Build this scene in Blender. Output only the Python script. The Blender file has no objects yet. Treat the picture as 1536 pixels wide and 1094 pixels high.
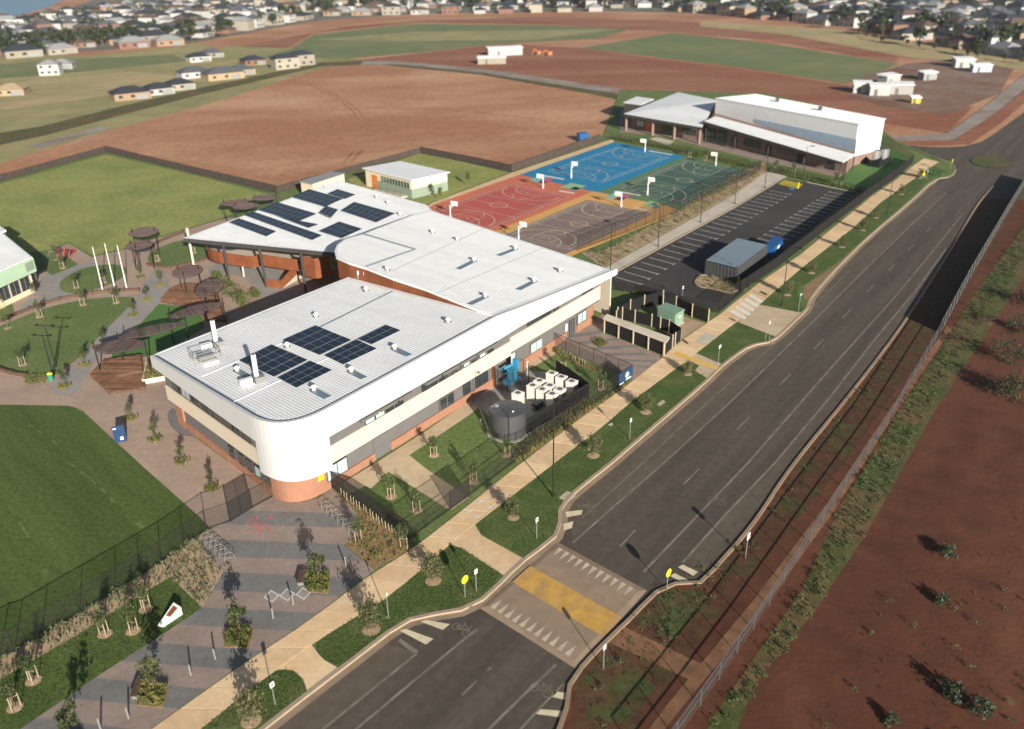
import bpy, bmesh, math, random
from mathutils import Vector, Matrix
random.seed(7)
R = math.radians
SC = bpy.context.scene
COL = SC.collection

# ------------------------------------------------------------------ camera, sky, sun, exposure
CAM_H, FPX, PITCH, ROLL = 46.16, 1298.72, 0.4526535, -0.01914319
PW, PH = 1536.0, 1094.0
cam = bpy.data.cameras.new('camera')
cam.sensor_width = 36.0
cam.lens = 36.0 * FPX / PW
cam.clip_start = 0.5
cam.clip_end = 9000
camo = bpy.data.objects.new('camera', cam)
COL.objects.link(camo)
camo.matrix_world = Matrix.Translation((0, 0, CAM_H)) @ Matrix.Rotation(math.pi/2 - PITCH, 4, 'X') @ Matrix.Rotation(ROLL, 4, 'Z')
SC.camera = camo
cam.dof.use_dof = True; cam.dof.focus_distance = 88.0; cam.dof.aperture_fstop = 0.108

SUN_AZ, SUN_EL = 112.0, 18.0          # direction the shadows run (plan angle), height of the sun
W = bpy.data.worlds.new('World'); SC.world = W; W.use_nodes = True
wn = W.node_tree.nodes; wl = W.node_tree.links
sky = wn.new('ShaderNodeTexSky'); sky.sky_type = 'NISHITA'; sky.sun_disc = False
sky.sun_elevation = R(SUN_EL); sky.sun_rotation = R(158)
sky.altitude = 100; sky.air_density = 1.0; sky.dust_density = 1.5; sky.ozone_density = 1.0
wn['Background'].inputs['Strength'].default_value = 0.05
wl.new(sky.outputs['Color'], wn['Background'].inputs['Color'])
sun = bpy.data.lights.new('sun', 'SUN'); sun.energy = 5.0; sun.angle = R(0.5); sun.color = (1.0, 0.93, 0.83)
suno = bpy.data.objects.new('sun', sun); COL.objects.link(suno)
suno.location = (60, -150, 120)
sd = Vector((math.cos(R(SUN_AZ))*math.cos(R(SUN_EL)), math.sin(R(SUN_AZ))*math.cos(R(SUN_EL)), -math.sin(R(SUN_EL))))
suno.rotation_euler = sd.to_track_quat('-Z', 'Y').to_euler()
SC.view_settings.view_transform = 'Standard'; SC.view_settings.look = 'None'
SC.view_settings.gamma = 1.0; SC.view_settings.use_curve_mapping = False
SC.view_settings.exposure = 0.78
SC.cycles.max_bounces = 6; SC.cycles.transparent_max_bounces = 24
SC.cycles.use_denoising = True

# ------------------------------------------------------------------ pixel -> place on a level
_c, _s = math.cos(ROLL), math.sin(ROLL)
_cp, _sp = math.cos(PITCH), math.sin(PITCH)
def ray(px, py):
    x = (px - PW/2)/FPX; y = -(py - PH/2)/FPX
    x, y = _c*x - _s*y, _s*x + _c*y
    return Vector((x, _cp + y*_sp, -_sp + y*_cp))
def at(px, py, z=0.0):
    d = ray(px, py); t = (z - CAM_H)/d.z
    return Vector((d.x*t, d.y*t, z))
def pl(pts, z=0.0): return [at(p[0], p[1], z) for p in pts]
def on_plane(px, py, o, n):
    d = ray(px, py); c = Vector((0, 0, CAM_H))
    t = (o - c).dot(n)/d.dot(n)
    return c + d*t

# ------------------------------------------------------------------ mesh helpers
class MB:
    def __init__(s): s.v = []; s.f = []
    def add(s, vs, fs):
        n = len(s.v); s.v += [tuple(v) for v in vs]; s.f += [tuple(i+n for i in f) for f in fs]
    def box(s, c, size, rz=0.0, rx=0.0, ry=0.0):
        m = Matrix.Translation(c) @ Matrix.Rotation(rz, 4, 'Z') @ Matrix.Rotation(ry, 4, 'Y') @ Matrix.Rotation(rx, 4, 'X')
        a, b, d = size[0]/2, size[1]/2, size[2]/2
        vs = [m @ Vector(q) for q in ((-a,-b,-d),(a,-b,-d),(a,b,-d),(-a,b,-d),(-a,-b,d),(a,-b,d),(a,b,d),(-a,b,d))]
        s.add(vs, [(0,3,2,1),(4,5,6,7),(0,1,5,4),(1,2,6,5),(2,3,7,6),(3,0,4,7)]); return s
    def prism(s, poly, z0, z1):
        n = len(poly)
        zz0 = z0 if isinstance(z0, (list, tuple)) else [z0]*n
        zz1 = z1 if isinstance(z1, (list, tuple)) else [z1]*n
        vs = [(p[0], p[1], a) for p, a in zip(poly, zz0)] + [(p[0], p[1], a) for p, a in zip(poly, zz1)]
        ar = sum(poly[i][0]*poly[(i+1)%n][1] - poly[(i+1)%n][0]*poly[i][1] for i in range(n))
        f = []
        top = tuple(range(n, 2*n)); bot = tuple(range(n-1, -1, -1))
        for i in range(n):
            j = (i+1) % n; f.append((i, j, n+j, n+i))
        f += [top, bot]
        if ar < 0: f = [tuple(reversed(q)) for q in f]
        s.add(vs, f); return s
    def poly(s, pts):
        n = len(pts)
        ar = sum(pts[i][0]*pts[(i+1)%n][1] - pts[(i+1)%n][0]*pts[i][1] for i in range(n))
        q = tuple(range(n))
        s.add(pts, [q if ar >= 0 else tuple(reversed(q))]); return s
    def face(s, pts): s.add(pts, [tuple(range(len(pts)))]); return s
    def slab(s, pts, th):
        """a planar sheet in space given thickness downwards"""
        n = len(pts); lo = [Vector(p) - Vector((0, 0, th)) for p in pts]
        ar = sum(pts[i][0]*pts[(i+1)%n][1] - pts[(i+1)%n][0]*pts[i][1] for i in range(n))
        f = [tuple(range(n)), tuple(range(2*n-1, n-1, -1))] + [(i, n+i, n+(i+1)%n, (i+1)%n) for i in range(n)]
        if ar < 0: f = [tuple(reversed(q)) for q in f]
        s.add(list(pts)+lo, f); return s
    def tube(s, a, b, r0, r1=None, n=6, cap=True):
        a = Vector(a); b = Vector(b); r1 = r0 if r1 is None else r1
        d = (b-a).normalized(); u = d.orthogonal().normalized(); w = d.cross(u)
        vs = []
        for p, r in ((a, r0), (b, r1)):
            for i in range(n):
                t = 2*math.pi*i/n; vs.append(p + u*(r*math.cos(t)) + w*(r*math.sin(t)))
        f = [(i, (i+1)%n, n+(i+1)%n, n+i) for i in range(n)]
        if cap: f += [tuple(range(n-1, -1, -1)), tuple(range(n, 2*n))]
        s.add(vs, f); return s
    def path(s, pts, r, n=6):
        for a, b in zip(pts[:-1], pts[1:]): s.tube(a, b, r, n=n)
        return s
    def strip(s, line, th, z0, z1):
        """vertical wall along a polyline (plan pts), thickness th, z0/z1 lists or numbers"""
        n = len(line)
        zz0 = z0 if isinstance(z0, (list, tuple)) else [z0]*n
        zz1 = z1 if isinstance(z1, (list, tuple)) else [z1]*n
        off = []
        for i in range(n):
            a = Vector(line[max(i-1, 0)][:2]); b = Vector(line[min(i+1, n-1)][:2]); d = (b-a)
            d = d.normalized() if d.length > 1e-6 else Vector((1, 0)); off.append(Vector((-d.y, d.x))*(th/2))
        vs = []
        for i in range(n):
            p = Vector(line[i][:2]); l = p+off[i]; r = p-off[i]
            vs += [(l.x,l.y,zz0[i]),(r.x,r.y,zz0[i]),(r.x,r.y,zz1[i]),(l.x,l.y,zz1[i])]
        f = []
        for i in range(n-1):
            a, b = 4*i, 4*i+4
            for k in range(4): f.append((a+k, a+(k+1)%4, b+(k+1)%4, b+k))
        f += [(3,2,1,0), tuple(4*(n-1)+k for k in range(4))]
        s.add(vs, f); return s
    def ribbon(s, left, right, z):
        """flat strip between two matching polylines"""
        for i in range(len(left)-1):
            s.poly([(left[i][0],left[i][1],z),(right[i][0],right[i][1],z),(right[i+1][0],right[i+1][1],z),(left[i+1][0],left[i+1][1],z)])
        return s
    def mesh(s, name, mat, org=(0,0,0), smooth=False):
        me = bpy.data.meshes.new(name)
        ox, oy, oz = org
        me.from_pydata([(x-ox, y-oy, z-oz) for x, y, z in s.v], [], s.f)
        if mat: me.materials.append(M[mat] if isinstance(mat, str) else mat)
        if smooth:
            for p in me.polygons: p.use_smooth = True
        me.update()
        return me
    def build(s, name, mat, parent=None, org=None, smooth=False):
        """link as one object; with a parent the mesh is stored relative to the parent's place"""
        if org is None:
            org = tuple(parent_loc(parent)) if parent is not None else (0, 0, 0)
            me = s.mesh(name, mat, org, smooth); o = bpy.data.objects.new(name, me); COL.objects.link(o)
            if parent is not None: o.parent = parent
        else:
            me = s.mesh(name, mat, org, smooth); o = bpy.data.objects.new(name, me); COL.objects.link(o)
            if parent is not None:
                o.parent = parent; o.location = Vector(org) - parent_loc(parent)
            else: o.location = org
        return o
def parent_loc(p):
    v = Vector((0, 0, 0))
    while p is not None: v += p.location; p = p.parent
    return v
def tag(o, label, cat, group=None):
    o['label'] = label; o['category'] = cat
    if group: o['group'] = group
    return o
def thing(name, label, cat, loc=(0,0,0), rz=0.0, group=None):
    o = bpy.data.objects.new(name, None); COL.objects.link(o)
    o.location = loc; o.rotation_euler = (0, 0, rz); o.empty_display_size = 0.3
    return tag(o, label, cat, group)
def struct(o): o['kind'] = 'structure'; return o
def stuff(o): o['kind'] = 'stuff'; return o
def inst(name, me, parent, loc, rz=0.0, sc=1.0):
    o = bpy.data.objects.new(name, me); COL.objects.link(o); o.parent = parent
    o.location = loc; o.rotation_euler = (0, 0, rz)
    o.scale = (sc, sc, sc) if not isinstance(sc, (tuple, list)) else sc
    return o
def copy_tree(o, parent=None):
    c = o.copy(); COL.objects.link(c); c.parent = parent
    for ch in o.children: copy_tree(ch, c)
    return c
ORD = ['zeroth','first','second','third','fourth','fifth','sixth','seventh','eighth','ninth','tenth','eleventh','twelfth','thirteenth','fourteenth','fifteenth','sixteenth','seventeenth','eighteenth','nineteenth','twentieth']
def ordn(n):
    if n <= 20: return ORD[n]
    suf = 'th' if 10 <= n % 100 <= 20 else {1:'st',2:'nd',3:'rd'}.get(n % 10, 'th')
    return '%d%s' % (n, suf)
def resample(pts, step=None, n=None):
    P = [Vector((p[0], p[1], p[2] if len(p) > 2 else 0)) for p in pts]
    L = [0.0]
    for a, b in zip(P[:-1], P[1:]): L.append(L[-1] + (b-a).length)
    if n is None: n = max(1, round(L[-1]/step))
    out = []; k = 0
    for i in range(n+1):
        t = L[-1]*i/n
        while k < len(L)-2 and L[k+1] < t: k += 1
        sgl = L[k+1]-L[k]; u = 0 if sgl < 1e-9 else (t-L[k])/sgl
        out.append(P[k].lerp(P[k+1], u))
    return out
def smoothline(pts, it=2):
    P = [Vector(p) for p in pts]
    for _ in range(it):
        Q = [P[0]]
        for a, b in zip(P[:-1], P[1:]): Q += [a.lerp(b, .25), a.lerp(b, .75)]
        Q.append(P[-1]); P = Q
    return P
def smoothpoly(pts, it=2):
    P = [Vector(p) for p in pts]
    for _ in range(it):
        Q = []
        for i in range(len(P)):
            a, b = P[i], P[(i+1) % len(P)]; Q += [a.lerp(b, .25), a.lerp(b, .75)]
        P = Q
    return P
def clip_half(poly, a, b, keep_left):
    """Sutherland-Hodgman against the line a-b"""
    out = []; n = len(poly)
    def sd(p):
        v = (b[0]-a[0])*(p[1]-a[1]) - (b[1]-a[1])*(p[0]-a[0]); return v if keep_left else -v
    for i in range(n):
        p, q = poly[i], poly[(i+1) % n]; sp, sq = sd(p), sd(q)
        if sp >= 0: out.append(p)
        if (sp >= 0) != (sq >= 0):
            t = sp/(sp-sq); out.append((p[0]+(q[0]-p[0])*t, p[1]+(q[1]-p[1])*t))
    return out
def inside(p, poly):
    c = False; n = len(poly); j = n-1
    for i in range(n):
        if (poly[i][1] > p[1]) != (poly[j][1] > p[1]) and p[0] < (poly[j][0]-poly[i][0])*(p[1]-poly[i][1])/(poly[j][1]-poly[i][1]) + poly[i][0]: c = not c
        j = i
    return c
def scatter(poly, n, rnd):
    xs = [p[0] for p in poly]; ys = [p[1] for p in poly]; out = []; k = 0
    while len(out) < n and k < n*40:
        k += 1; p = (rnd.uniform(min(xs), max(xs)), rnd.uniform(min(ys), max(ys)))
        if inside(p, poly): out.append(p)
    return out
# ------------------------------------------------------------------ procedural materials
M = {}
def newmat(name):
    m = bpy.data.materials.new(name); m.use_nodes = True; M[name] = m
    return m, m.node_tree.nodes, m.node_tree.links, m.node_tree.nodes['Principled BSDF']
def mat(name, col, rough=0.8, var=0.12, scale=1.5, col2=None, f2=0.5, scale2=0.25, bump=0.0, bscale=20.0, metal=0.0, spec=0.3, coords='Object', detail=5.0, objvar=0.0, stretch=None):
    """base colour, fine value noise (var at scale), a second colour in patches (col2 at scale2) and fine relief"""
    m, n, l, b = newmat(name)
    b.inputs['Roughness'].default_value = rough; b.inputs['Metallic'].default_value = metal
    b.inputs['Specular IOR Level'].default_value = spec
    geo = n.new('ShaderNodeNewGeometry'); tc = n.new('ShaderNodeTexCoord')
    src = geo.outputs['Position'] if coords == 'World' else tc.outputs['Object']
    nz = n.new('ShaderNodeTexNoise'); nz.inputs['Scale'].default_value = scale; nz.inputs['Detail'].default_value = detail
    l.new(src, nz.inputs['Vector'])
    mp = n.new('ShaderNodeMapRange'); mp.inputs[1].default_value = .25; mp.inputs[2].default_value = .75
    mp.inputs[3].default_value = 1-var; mp.inputs[4].default_value = 1+var
    l.new(nz.outputs['Fac'], mp.inputs[0])
    mul = n.new('ShaderNodeMix'); mul.data_type = 'RGBA'; mul.blend_type = 'MULTIPLY'; mul.inputs[0].default_value = 1.0
    cmb = n.new('ShaderNodeCombineColor')
    for k in range(3): l.new(mp.outputs[0], cmb.inputs[k])
    l.new(cmb.outputs[0], mul.inputs[7])
    if col2 is not None:
        n2 = n.new('ShaderNodeTexNoise'); n2.inputs['Scale'].default_value = scale2; n2.inputs['Detail'].default_value = 6.0; n2.inputs['Roughness'].default_value = .62
        if stretch:
            mpg = n.new('ShaderNodeMapping'); mpg.vector_type = 'TEXTURE'; mpg.inputs['Rotation'].default_value = (0, 0, R(stretch[0])); mpg.inputs['Scale'].default_value = (stretch[1], 1, 1)
            l.new(src, mpg.inputs['Vector']); l.new(mpg.outputs[0], n2.inputs['Vector'])
        else: l.new(src, n2.inputs['Vector'])
        r2 = n.new('ShaderNodeMapRange'); r2.inputs[1].default_value = f2-.12; r2.inputs[2].default_value = f2+.12
        l.new(n2.outputs['Fac'], r2.inputs[0])
        mx = n.new('ShaderNodeMix'); mx.data_type = 'RGBA'
        mx.inputs[6].default_value = (*col, 1); mx.inputs[7].default_value = (*col2, 1)
        l.new(r2.outputs[0], mx.inputs[0]); l.new(mx.outputs[2], mul.inputs[6])
    else: mul.inputs[6].default_value = (*col, 1)
    out = mul.outputs[2]
    if objvar:
        oi = n.new('ShaderNodeObjectInfo'); ov = n.new('ShaderNodeMapRange'); ov.inputs[3].default_value = 1-objvar; ov.inputs[4].default_value = 1+objvar
        l.new(oi.outputs['Random'], ov.inputs[0]); hv = n.new('ShaderNodeHueSaturation'); l.new(ov.outputs[0], hv.inputs['Value']); l.new(out, hv.inputs['Color']); out = hv.outputs[0]
    l.new(out, b.inputs['Base Color'])
    if bump > 0:
        nb = n.new('ShaderNodeTexNoise'); nb.inputs['Scale'].default_value = bscale; nb.inputs['Detail'].default_value = 4
        l.new(src, nb.inputs['Vector'])
        bp = n.new('ShaderNodeBump'); bp.inputs['Strength'].default_value = bump; bp.inputs['Distance'].default_value = .05
        l.new(nb.outputs['Fac'], bp.inputs['Height']); l.new(bp.outputs[0], b.inputs['Normal'])
    return m
def see_mat(name, col, opacity):
    m, n, l, b = newmat(name)
    b.inputs['Base Color'].default_value = (*col, 1); b.inputs['Roughness'].default_value = .7
    tr = n.new('ShaderNodeBsdfTransparent'); mx = n.new('ShaderNodeMixShader'); mx.inputs[0].default_value = opacity
    l.new(tr.outputs[0], mx.inputs[1]); l.new(b.outputs[0], mx.inputs[2])
    l.new(mx.outputs[0], n['Material Output'].inputs['Surface'])
def leaf_mat(name, col, col2, trans=0.25):
    m, n, l, b = newmat(name)
    oi = n.new('ShaderNodeObjectInfo'); geo = n.new('ShaderNodeNewGeometry')
    nz = n.new('ShaderNodeTexNoise'); nz.inputs['Scale'].default_value = 2.3; nz.inputs['Detail'].default_value = 3
    l.new(geo.outputs['Position'], nz.inputs['Vector'])
    ad = n.new('ShaderNodeMath'); ad.operation = 'MULTIPLY_ADD'; ad.inputs[1].default_value = .45; l.new(oi.outputs['Random'], ad.inputs[0]); l.new(nz.outputs['Fac'], ad.inputs[2])
    r2 = n.new('ShaderNodeMapRange'); r2.inputs[1].default_value = .4; r2.inputs[2].default_value = 1.0; l.new(ad.outputs[0], r2.inputs[0])
    mx = n.new('ShaderNodeMix'); mx.data_type = 'RGBA'; mx.inputs[6].default_value = (*col, 1); mx.inputs[7].default_value = (*col2, 1)
    l.new(r2.outputs[0], mx.inputs[0]); l.new(mx.outputs[2], b.inputs['Base Color'])
    b.inputs['Roughness'].default_value = .6
    tl = n.new('ShaderNodeBsdfTranslucent'); l.new(mx.outputs[2], tl.inputs['Color'])
    ms = n.new('ShaderNodeMixShader'); ms.inputs[0].default_value = trans
    l.new(b.outputs[0], ms.inputs[1]); l.new(tl.outputs[0], ms.inputs[2]); l.new(ms.outputs[0], n['Material Output'].inputs['Surface'])
def brick_mat(name, c1, c2, mortar, sc=4.0):
    m, n, l, b = newmat(name)
    geo = n.new('ShaderNodeNewGeometry'); sep = n.new('ShaderNodeSeparateXYZ'); l.new(geo.outputs['Position'], sep.inputs[0])
    su = n.new('ShaderNodeMath'); su.operation = 'ADD'; l.new(sep.outputs[0], su.inputs[0]); l.new(sep.outputs[1], su.inputs[1])
    cb = n.new('ShaderNodeCombineXYZ'); l.new(su.outputs[0], cb.inputs[0]); l.new(sep.outputs[2], cb.inputs[1])
    br = n.new('ShaderNodeTexBrick'); br.inputs['Scale'].default_value = sc; br.inputs['Color1'].default_value = (*c1,1); br.inputs['Color2'].default_value = (*c2,1)
    br.inputs['Mortar'].default_value = (*mortar,1); br.inputs['Mortar Size'].default_value = .012; br.inputs['Brick Width'].default_value = .9; br.inputs['Row Height'].default_value = .33
    l.new(cb.outputs[0], br.inputs['Vector'])
    nz = n.new('ShaderNodeTexNoise'); nz.inputs['Scale'].default_value = .9; nz.inputs['Detail'].default_value = 5; l.new(geo.outputs['Position'], nz.inputs['Vector'])
    hs = n.new('ShaderNodeHueSaturation'); mp = n.new('ShaderNodeMapRange'); mp.inputs[3].default_value = .82; mp.inputs[4].default_value = 1.18
    l.new(nz.outputs['Fac'], mp.inputs[0]); l.new(mp.outputs[0], hs.inputs['Value']); l.new(br.outputs['Color'], hs.inputs['Color'])
    l.new(hs.outputs[0], b.inputs['Base Color']); b.inputs['Roughness'].default_value = .85
    bp = n.new('ShaderNodeBump'); bp.inputs['Strength'].default_value = .4; bp.inputs['Distance'].default_value = .01; bp.invert = True
    l.new(br.outputs['Fac'], bp.inputs['Height']); l.new(bp.outputs[0], b.inputs['Normal'])
def glass_mat(name, col, rough=0.06):
    m, n, l, b = newmat(name)
    b.inputs['Base Color'].default_value = (*col, 1); b.inputs['Roughness'].default_value = rough
    b.inputs['Specular IOR Level'].default_value = .9
    b.inputs['Coat Weight'].default_value = .5; b.inputs['Coat Roughness'].default_value = .03

WORLD = dict(coords='World')
# ground
mat('dirt', (.350,.162,.084), .95, .20, .5, (.500,.290,.170), .55, .022, .6, 2.5, detail=8.0, stretch=(8,1.8), **WORLD)
mat('dirt_dark', (.092,.032,.016), .95, .24, .40, (.135,.052,.026), .54, .05, .8, 2.2, detail=9.0, stretch=(55,4), **WORLD)
mat('dirt_rut', (.300,.138,.070), .95, .2, .5, (.42,.235,.135), .52, .05, **WORLD)
mat('dirt_red', (.235,.085,.046), .95, .22, .4, (.32,.16,.095), .55, .03, .6, 2.5, detail=8.0, stretch=(-4,4), **WORLD)
mat('gravel_grey', (.30,.26,.225), .95, .2, .4, (.20,.15,.12), .55, .06, .3, 4.0, **WORLD)
mat('gravel_mix', (.235,.165,.125), .95, .25, .3, (.175,.085,.055), .5, .05, .4, 3.0, detail=8.0, **WORLD)
mat('lawn', (.105,.152,.042), .9, .36, 2.5, (.150,.185,.062), .55, .10, .6, 12.0, **WORLD)
mat('lawn_dark', (.056,.092,.017), .9, .38, 2.6, (.088,.124,.028), .52, .30, .8, 9.0, detail=8.0, stretch=(-47,14), **WORLD)
mat('lawn_dry', (.275,.285,.085), .9, .26, 1.0, (.190,.228,.062), .54, .07, .6, 9.0, **WORLD)
mat('verge_grass', (.062,.100,.020), .9, .42, 3.5, (.115,.135,.042), .58, .35, .8, 9.0, detail=8.0, **WORLD)
mat('turf', (.085,.175,.040), .85, .08, 6.0, **WORLD)
mat('field_green', (.135,.165,.068), .95, .14, .12, (.190,.195,.085), .55, .02, **WORLD)
mat('field_olive', (.320,.272,.125), .95, .16, .12, (.235,.225,.095), .5, .02, **WORLD)
mat('field_straw', (.400,.310,.160), .95, .16, .15, (.300,.260,.120), .52, .025, **WORLD)
mat('verge_rough', (.052,.072,.018), .95, .4, 1.6, (.090,.045,.022), .52, .45, .8, 6.0, detail=8.0, **WORLD)
mat('weeds_dirt', (.090,.040,.020), .95, .35, 1.2, (.058,.072,.020), .60, .22, .8, 6.0, detail=8.0, **WORLD)
mat('weeds', (.066,.080,.022), .95, .35, 1.2, (.150,.085,.042), .54, .12, .8, 6.0, **WORLD)
mat('asphalt', (.072,.060,.047), .9, .16, 1.6, (.102,.084,.065), .52, .42, .35, 40.0, detail=8.0, stretch=(53.5,14), **WORLD)
mat('asphalt_dusty', (.118,.094,.070), .9, .16, 1.2, (.090,.073,.055), .52, .35, .35, 40.0, detail=8.0, stretch=(53.5,8), **WORLD)
mat('asphalt_new', (.046,.043,.040), .92, .16, 2.0, (.060,.056,.052), .55, .12, .35, 40.0, **WORLD)
mat('asphalt_far', (.115,.108,.100), .9, .10, .5, **WORLD)
mat('path_concrete', (.630,.435,.245), .88, .10, 1.6, (.690,.515,.320), .52, .28, .2, 30.0, objvar=.09, **WORLD)
mat('path_orange', (.240,.125,.066), .9, .2, 1.2, (.165,.082,.042), .52, .5, .3, 10.0, detail=8.0, **WORLD)
mat('path_joint', (.64,.50,.33), .9, .08, 3.0, **WORLD)
mat('pale_concrete', (.53,.47,.38), .88, .08, 1.2, (.46,.40,.32), .55, .2, .2, 30.0, **WORLD)
mat('apron_concrete', (.53,.415,.275), .88, .10, 1.2, (.46,.35,.23), .55, .2, .2, 30.0, **WORLD)
mat('kerb', (.34,.27,.19), .9, .12, 1.5, bump=.2, bscale=20, **WORLD)
mat('paver_pink', (.300,.232,.196), .88, .12, 2.2, (.255,.195,.163), .52, .35, .25, 26.0, **WORLD)
mat('paver_grey', (.188,.180,.170), .88, .12, 2.2, (.155,.149,.142), .52, .35, .25, 26.0, **WORLD)
mat('court_pave', (.395,.290,.225), .88, .10, 1.4, (.330,.240,.185), .52, .16, .2, 26.0, **WORLD)
mat('path_grey', (.300,.280,.255), .88, .08, 1.4, (.255,.240,.220), .52, .18, .2, 26.0, **WORLD)
mat('mulch', (.300,.205,.105), .95, .45, 5.0, (.205,.130,.065), .5, 1.5, 1.0, 14.0, **WORLD)
mat('gravel_tan', (.46,.33,.21), .95, .35, 9.0, (.36,.25,.16), .5, 1.0, .8, 25.0, **WORLD)
mat('table_brown', (.300,.222,.150), .9, .12, 1.0, (.245,.180,.122), .52, .2, .2, 20.0, **WORLD)
mat('cross_yellow', (.53,.31,.07), .85, .16, 1.2, (.42,.26,.10), .53, .9, detail=8.0, stretch=(53.5,5), **WORLD)
mat('road_paint', (.225,.190,.152), .85, .22, 1.5, (.140,.118,.094), .52, .8, **WORLD)
mat('tooth_paint', (.50,.42,.32), .85, .2, 1.5, **WORLD)
mat('paint_white', (.70,.67,.60), .8, .12, 2.0, **WORLD)
mat('paint_cream', (.62,.54,.36), .8, .10, 2.0, **WORLD)
mat('paint_pale', (.60,.62,.58), .8, .10, 2.0, **WORLD)
mat('tactile', (.66,.42,.10), .8, .1, 3.0, **WORLD)
mat('paint_red', (.62,.11,.10), .85, .15, 3.0, **WORLD)
# courts
for nm, c in dict(court_blue=(.016,.200,.370), court_blue_in=(.016,.130,.250), court_red=(.560,.160,.085), court_red_in=(.450,.095,.075), court_yellow=(.640,.345,.110),
                  court_brown=(.225,.160,.135), court_green=(.110,.190,.095), court_green_in=(.058,.115,.082), inlay_aqua=(.16,.46,.42), inlay_pink=(.50,.11,.17),
                  inlay_navy=(.035,.03,.10), inlay_blue=(.13,.36,.58), inlay_teal=(.03,.27,.27), inlay_mint=(.25,.45,.25)).items():
    mat(nm, c, .8, .08, .8, tuple(x*.9+.008 for x in c), .55, .12, **WORLD)
# buildings
mat('roof_white', (.79,.795,.785), .55, .05, .5, (.69,.70,.70), .54, .35, metal=.0, spec=.4, detail=7.0, stretch=(141,14), **WORLD)
mat('roof_rib', (.72,.73,.73), .5, .03, .5, **WORLD)
mat('fascia_white', (.54,.545,.545), .6, .02, .6, **WORLD)
mat('gutter_blue', (.10,.15,.21), .5, .05, 1.0, **WORLD)
mat('cream_clad', (.60,.52,.41), .7, .03, .8, **WORLD)
mat('grey_clad', (.135,.130,.128), .7, .06, .8, **WORLD)
mat('dark_clad', (.050,.048,.048), .7, .06, .8, **WORLD)
mat('corten', (.225,.072,.028), .8, .16, 1.2, (.180,.058,.024), .52, .5, .1, 8.0, **WORLD)
brick_mat('brick_orange', (.33,.155,.092), (.285,.130,.075), (.35,.25,.19))
brick_mat('brick_brown', (.235,.150,.115), (.195,.125,.098), (.28,.22,.19))
mat('hall_white', (.78,.79,.79), .6, .03, .7, **WORLD)
mat('hall_blue', (.36,.47,.58), .5, .05, .9, **WORLD)
mat('sage', (.215,.270,.205), .75, .05, 1.0, **WORLD)
mat('mint', (.36,.50,.36), .7, .05, 1.0, **WORLD)
mat('render_cream', (.68,.57,.41), .8, .04, 1.0, **WORLD)
mat('orange_panel', (.60,.175,.055), .7, .06, 2.0)
glass_mat('glass_dark', (.030,.038,.042)); glass_mat('glass_pale', (.42,.52,.54), .15)
glass_mat('solar', (.008,.011,.022), .30); M['solar'].node_tree.nodes['Principled BSDF'].inputs['Coat Weight'].default_value = 0; M['solar'].node_tree.nodes['Principled BSDF'].inputs['Specular IOR Level'].default_value = .25
mat('solar_line', (.34,.40,.46), .4, .03, 1.0)
mat('metal_black', (.018,.017,.016), .6, .05, 3.0)
mat('metal_grey', (.28,.28,.275), .45, .06, 3.0, metal=.4)
mat('metal_silver', (.26,.26,.255), .45, .05, 3.0, metal=.2)
mat('hoop_grey', (.20,.18,.165), .5, .05, 3.0)
mat('fence_silver', (.085,.088,.095), .5, .1, 1.0)
mat('metal_white', (.72,.72,.70), .5, .04, 3.0)
mat('tank_grey', (.105,.108,.115), .42, .05, 1.0, metal=.45)
mat('unit_white', (.68,.66,.60), .6, .05, 2.0)
mat('fan_grey', (.10,.10,.10), .6, .1, 4.0)
mat('green_box', (.175,.280,.205), .65, .05, 1.5)
mat('timber', (.165,.080,.042), .8, .22, 2.5, (.23,.120,.065), .5, .8, objvar=.35)
mat('timber_dark', (.105,.062,.044), .8, .2, 2.5)
mat('slat_brown', (.125,.085,.075), .75, .12, 2.0, objvar=.25)
mat('post_pale', (.40,.33,.235), .8, .15, 3.0)
mat('stake', (.42,.35,.24), .8, .1, 3.0)
mat('bark', (.14,.10,.07), .9, .2, 6.0)
mat('shade_cloth', (.009,.009,.009), .9, .1, 3.0)
mat('fence_cloth', (.062,.048,.040), .9, .25, 1.5)
see_mat('fence_mesh', (.012,.011,.010), .28)
see_mat('fence_mesh_light', (.10,.10,.095), .16)
see_mat('screen_dark', (.016,.015,.014), .78)
mat('blue_sign', (.014,.045,.115), .5, .05, 2.0)
mat('sky_blue', (.030,.200,.335), .5, .05, 2.0)
mat('skip_blue', (.015,.085,.240), .6, .1, 2.0)
mat('yellow_paint', (.72,.55,.02), .6, .05, 2.0)
mat('sign_yellow', (.76,.78,.03), .5, .03, 2.0)
mat('sign_green', (.03,.22,.13), .5, .05, 2.0)
mat('white', (.78,.77,.74), .6, .04, 2.0)
mat('red', (.55,.05,.03), .5, .05, 2.0)
mat('louvre', (.22,.285,.34), .45, .05, 2.0, metal=.3)
mat('shed_grey', (.055,.057,.059), .7, .06, 2.0)
mat('stone', (.50,.43,.34), .9, .2, 2.0)
mat('house_cream', (.30,.27,.22), .8, .08, .6, objvar=.2, **WORLD)
mat('house_white', (.40,.395,.38), .8, .08, .6, objvar=.2, **WORLD)
mat('house_tan', (.28,.20,.13), .8, .08, .6, **WORLD)
mat('house_brick', (.20,.115,.085), .8, .08, .6, **WORLD)
mat('house_frame', (.34,.26,.16), .8, .1, 1.0, **WORLD)
mat('tile_dark', (.032,.038,.048), .8, .1, 1.0, **WORLD)
mat('tile_grey', (.085,.092,.102), .8, .1, 1.0, **WORLD)
mat('tile_brown', (.105,.075,.060), .8, .1, 1.0, **WORLD)
mat('tile_light', (.26,.265,.27), .7, .1, 1.0, **WORLD)
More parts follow.
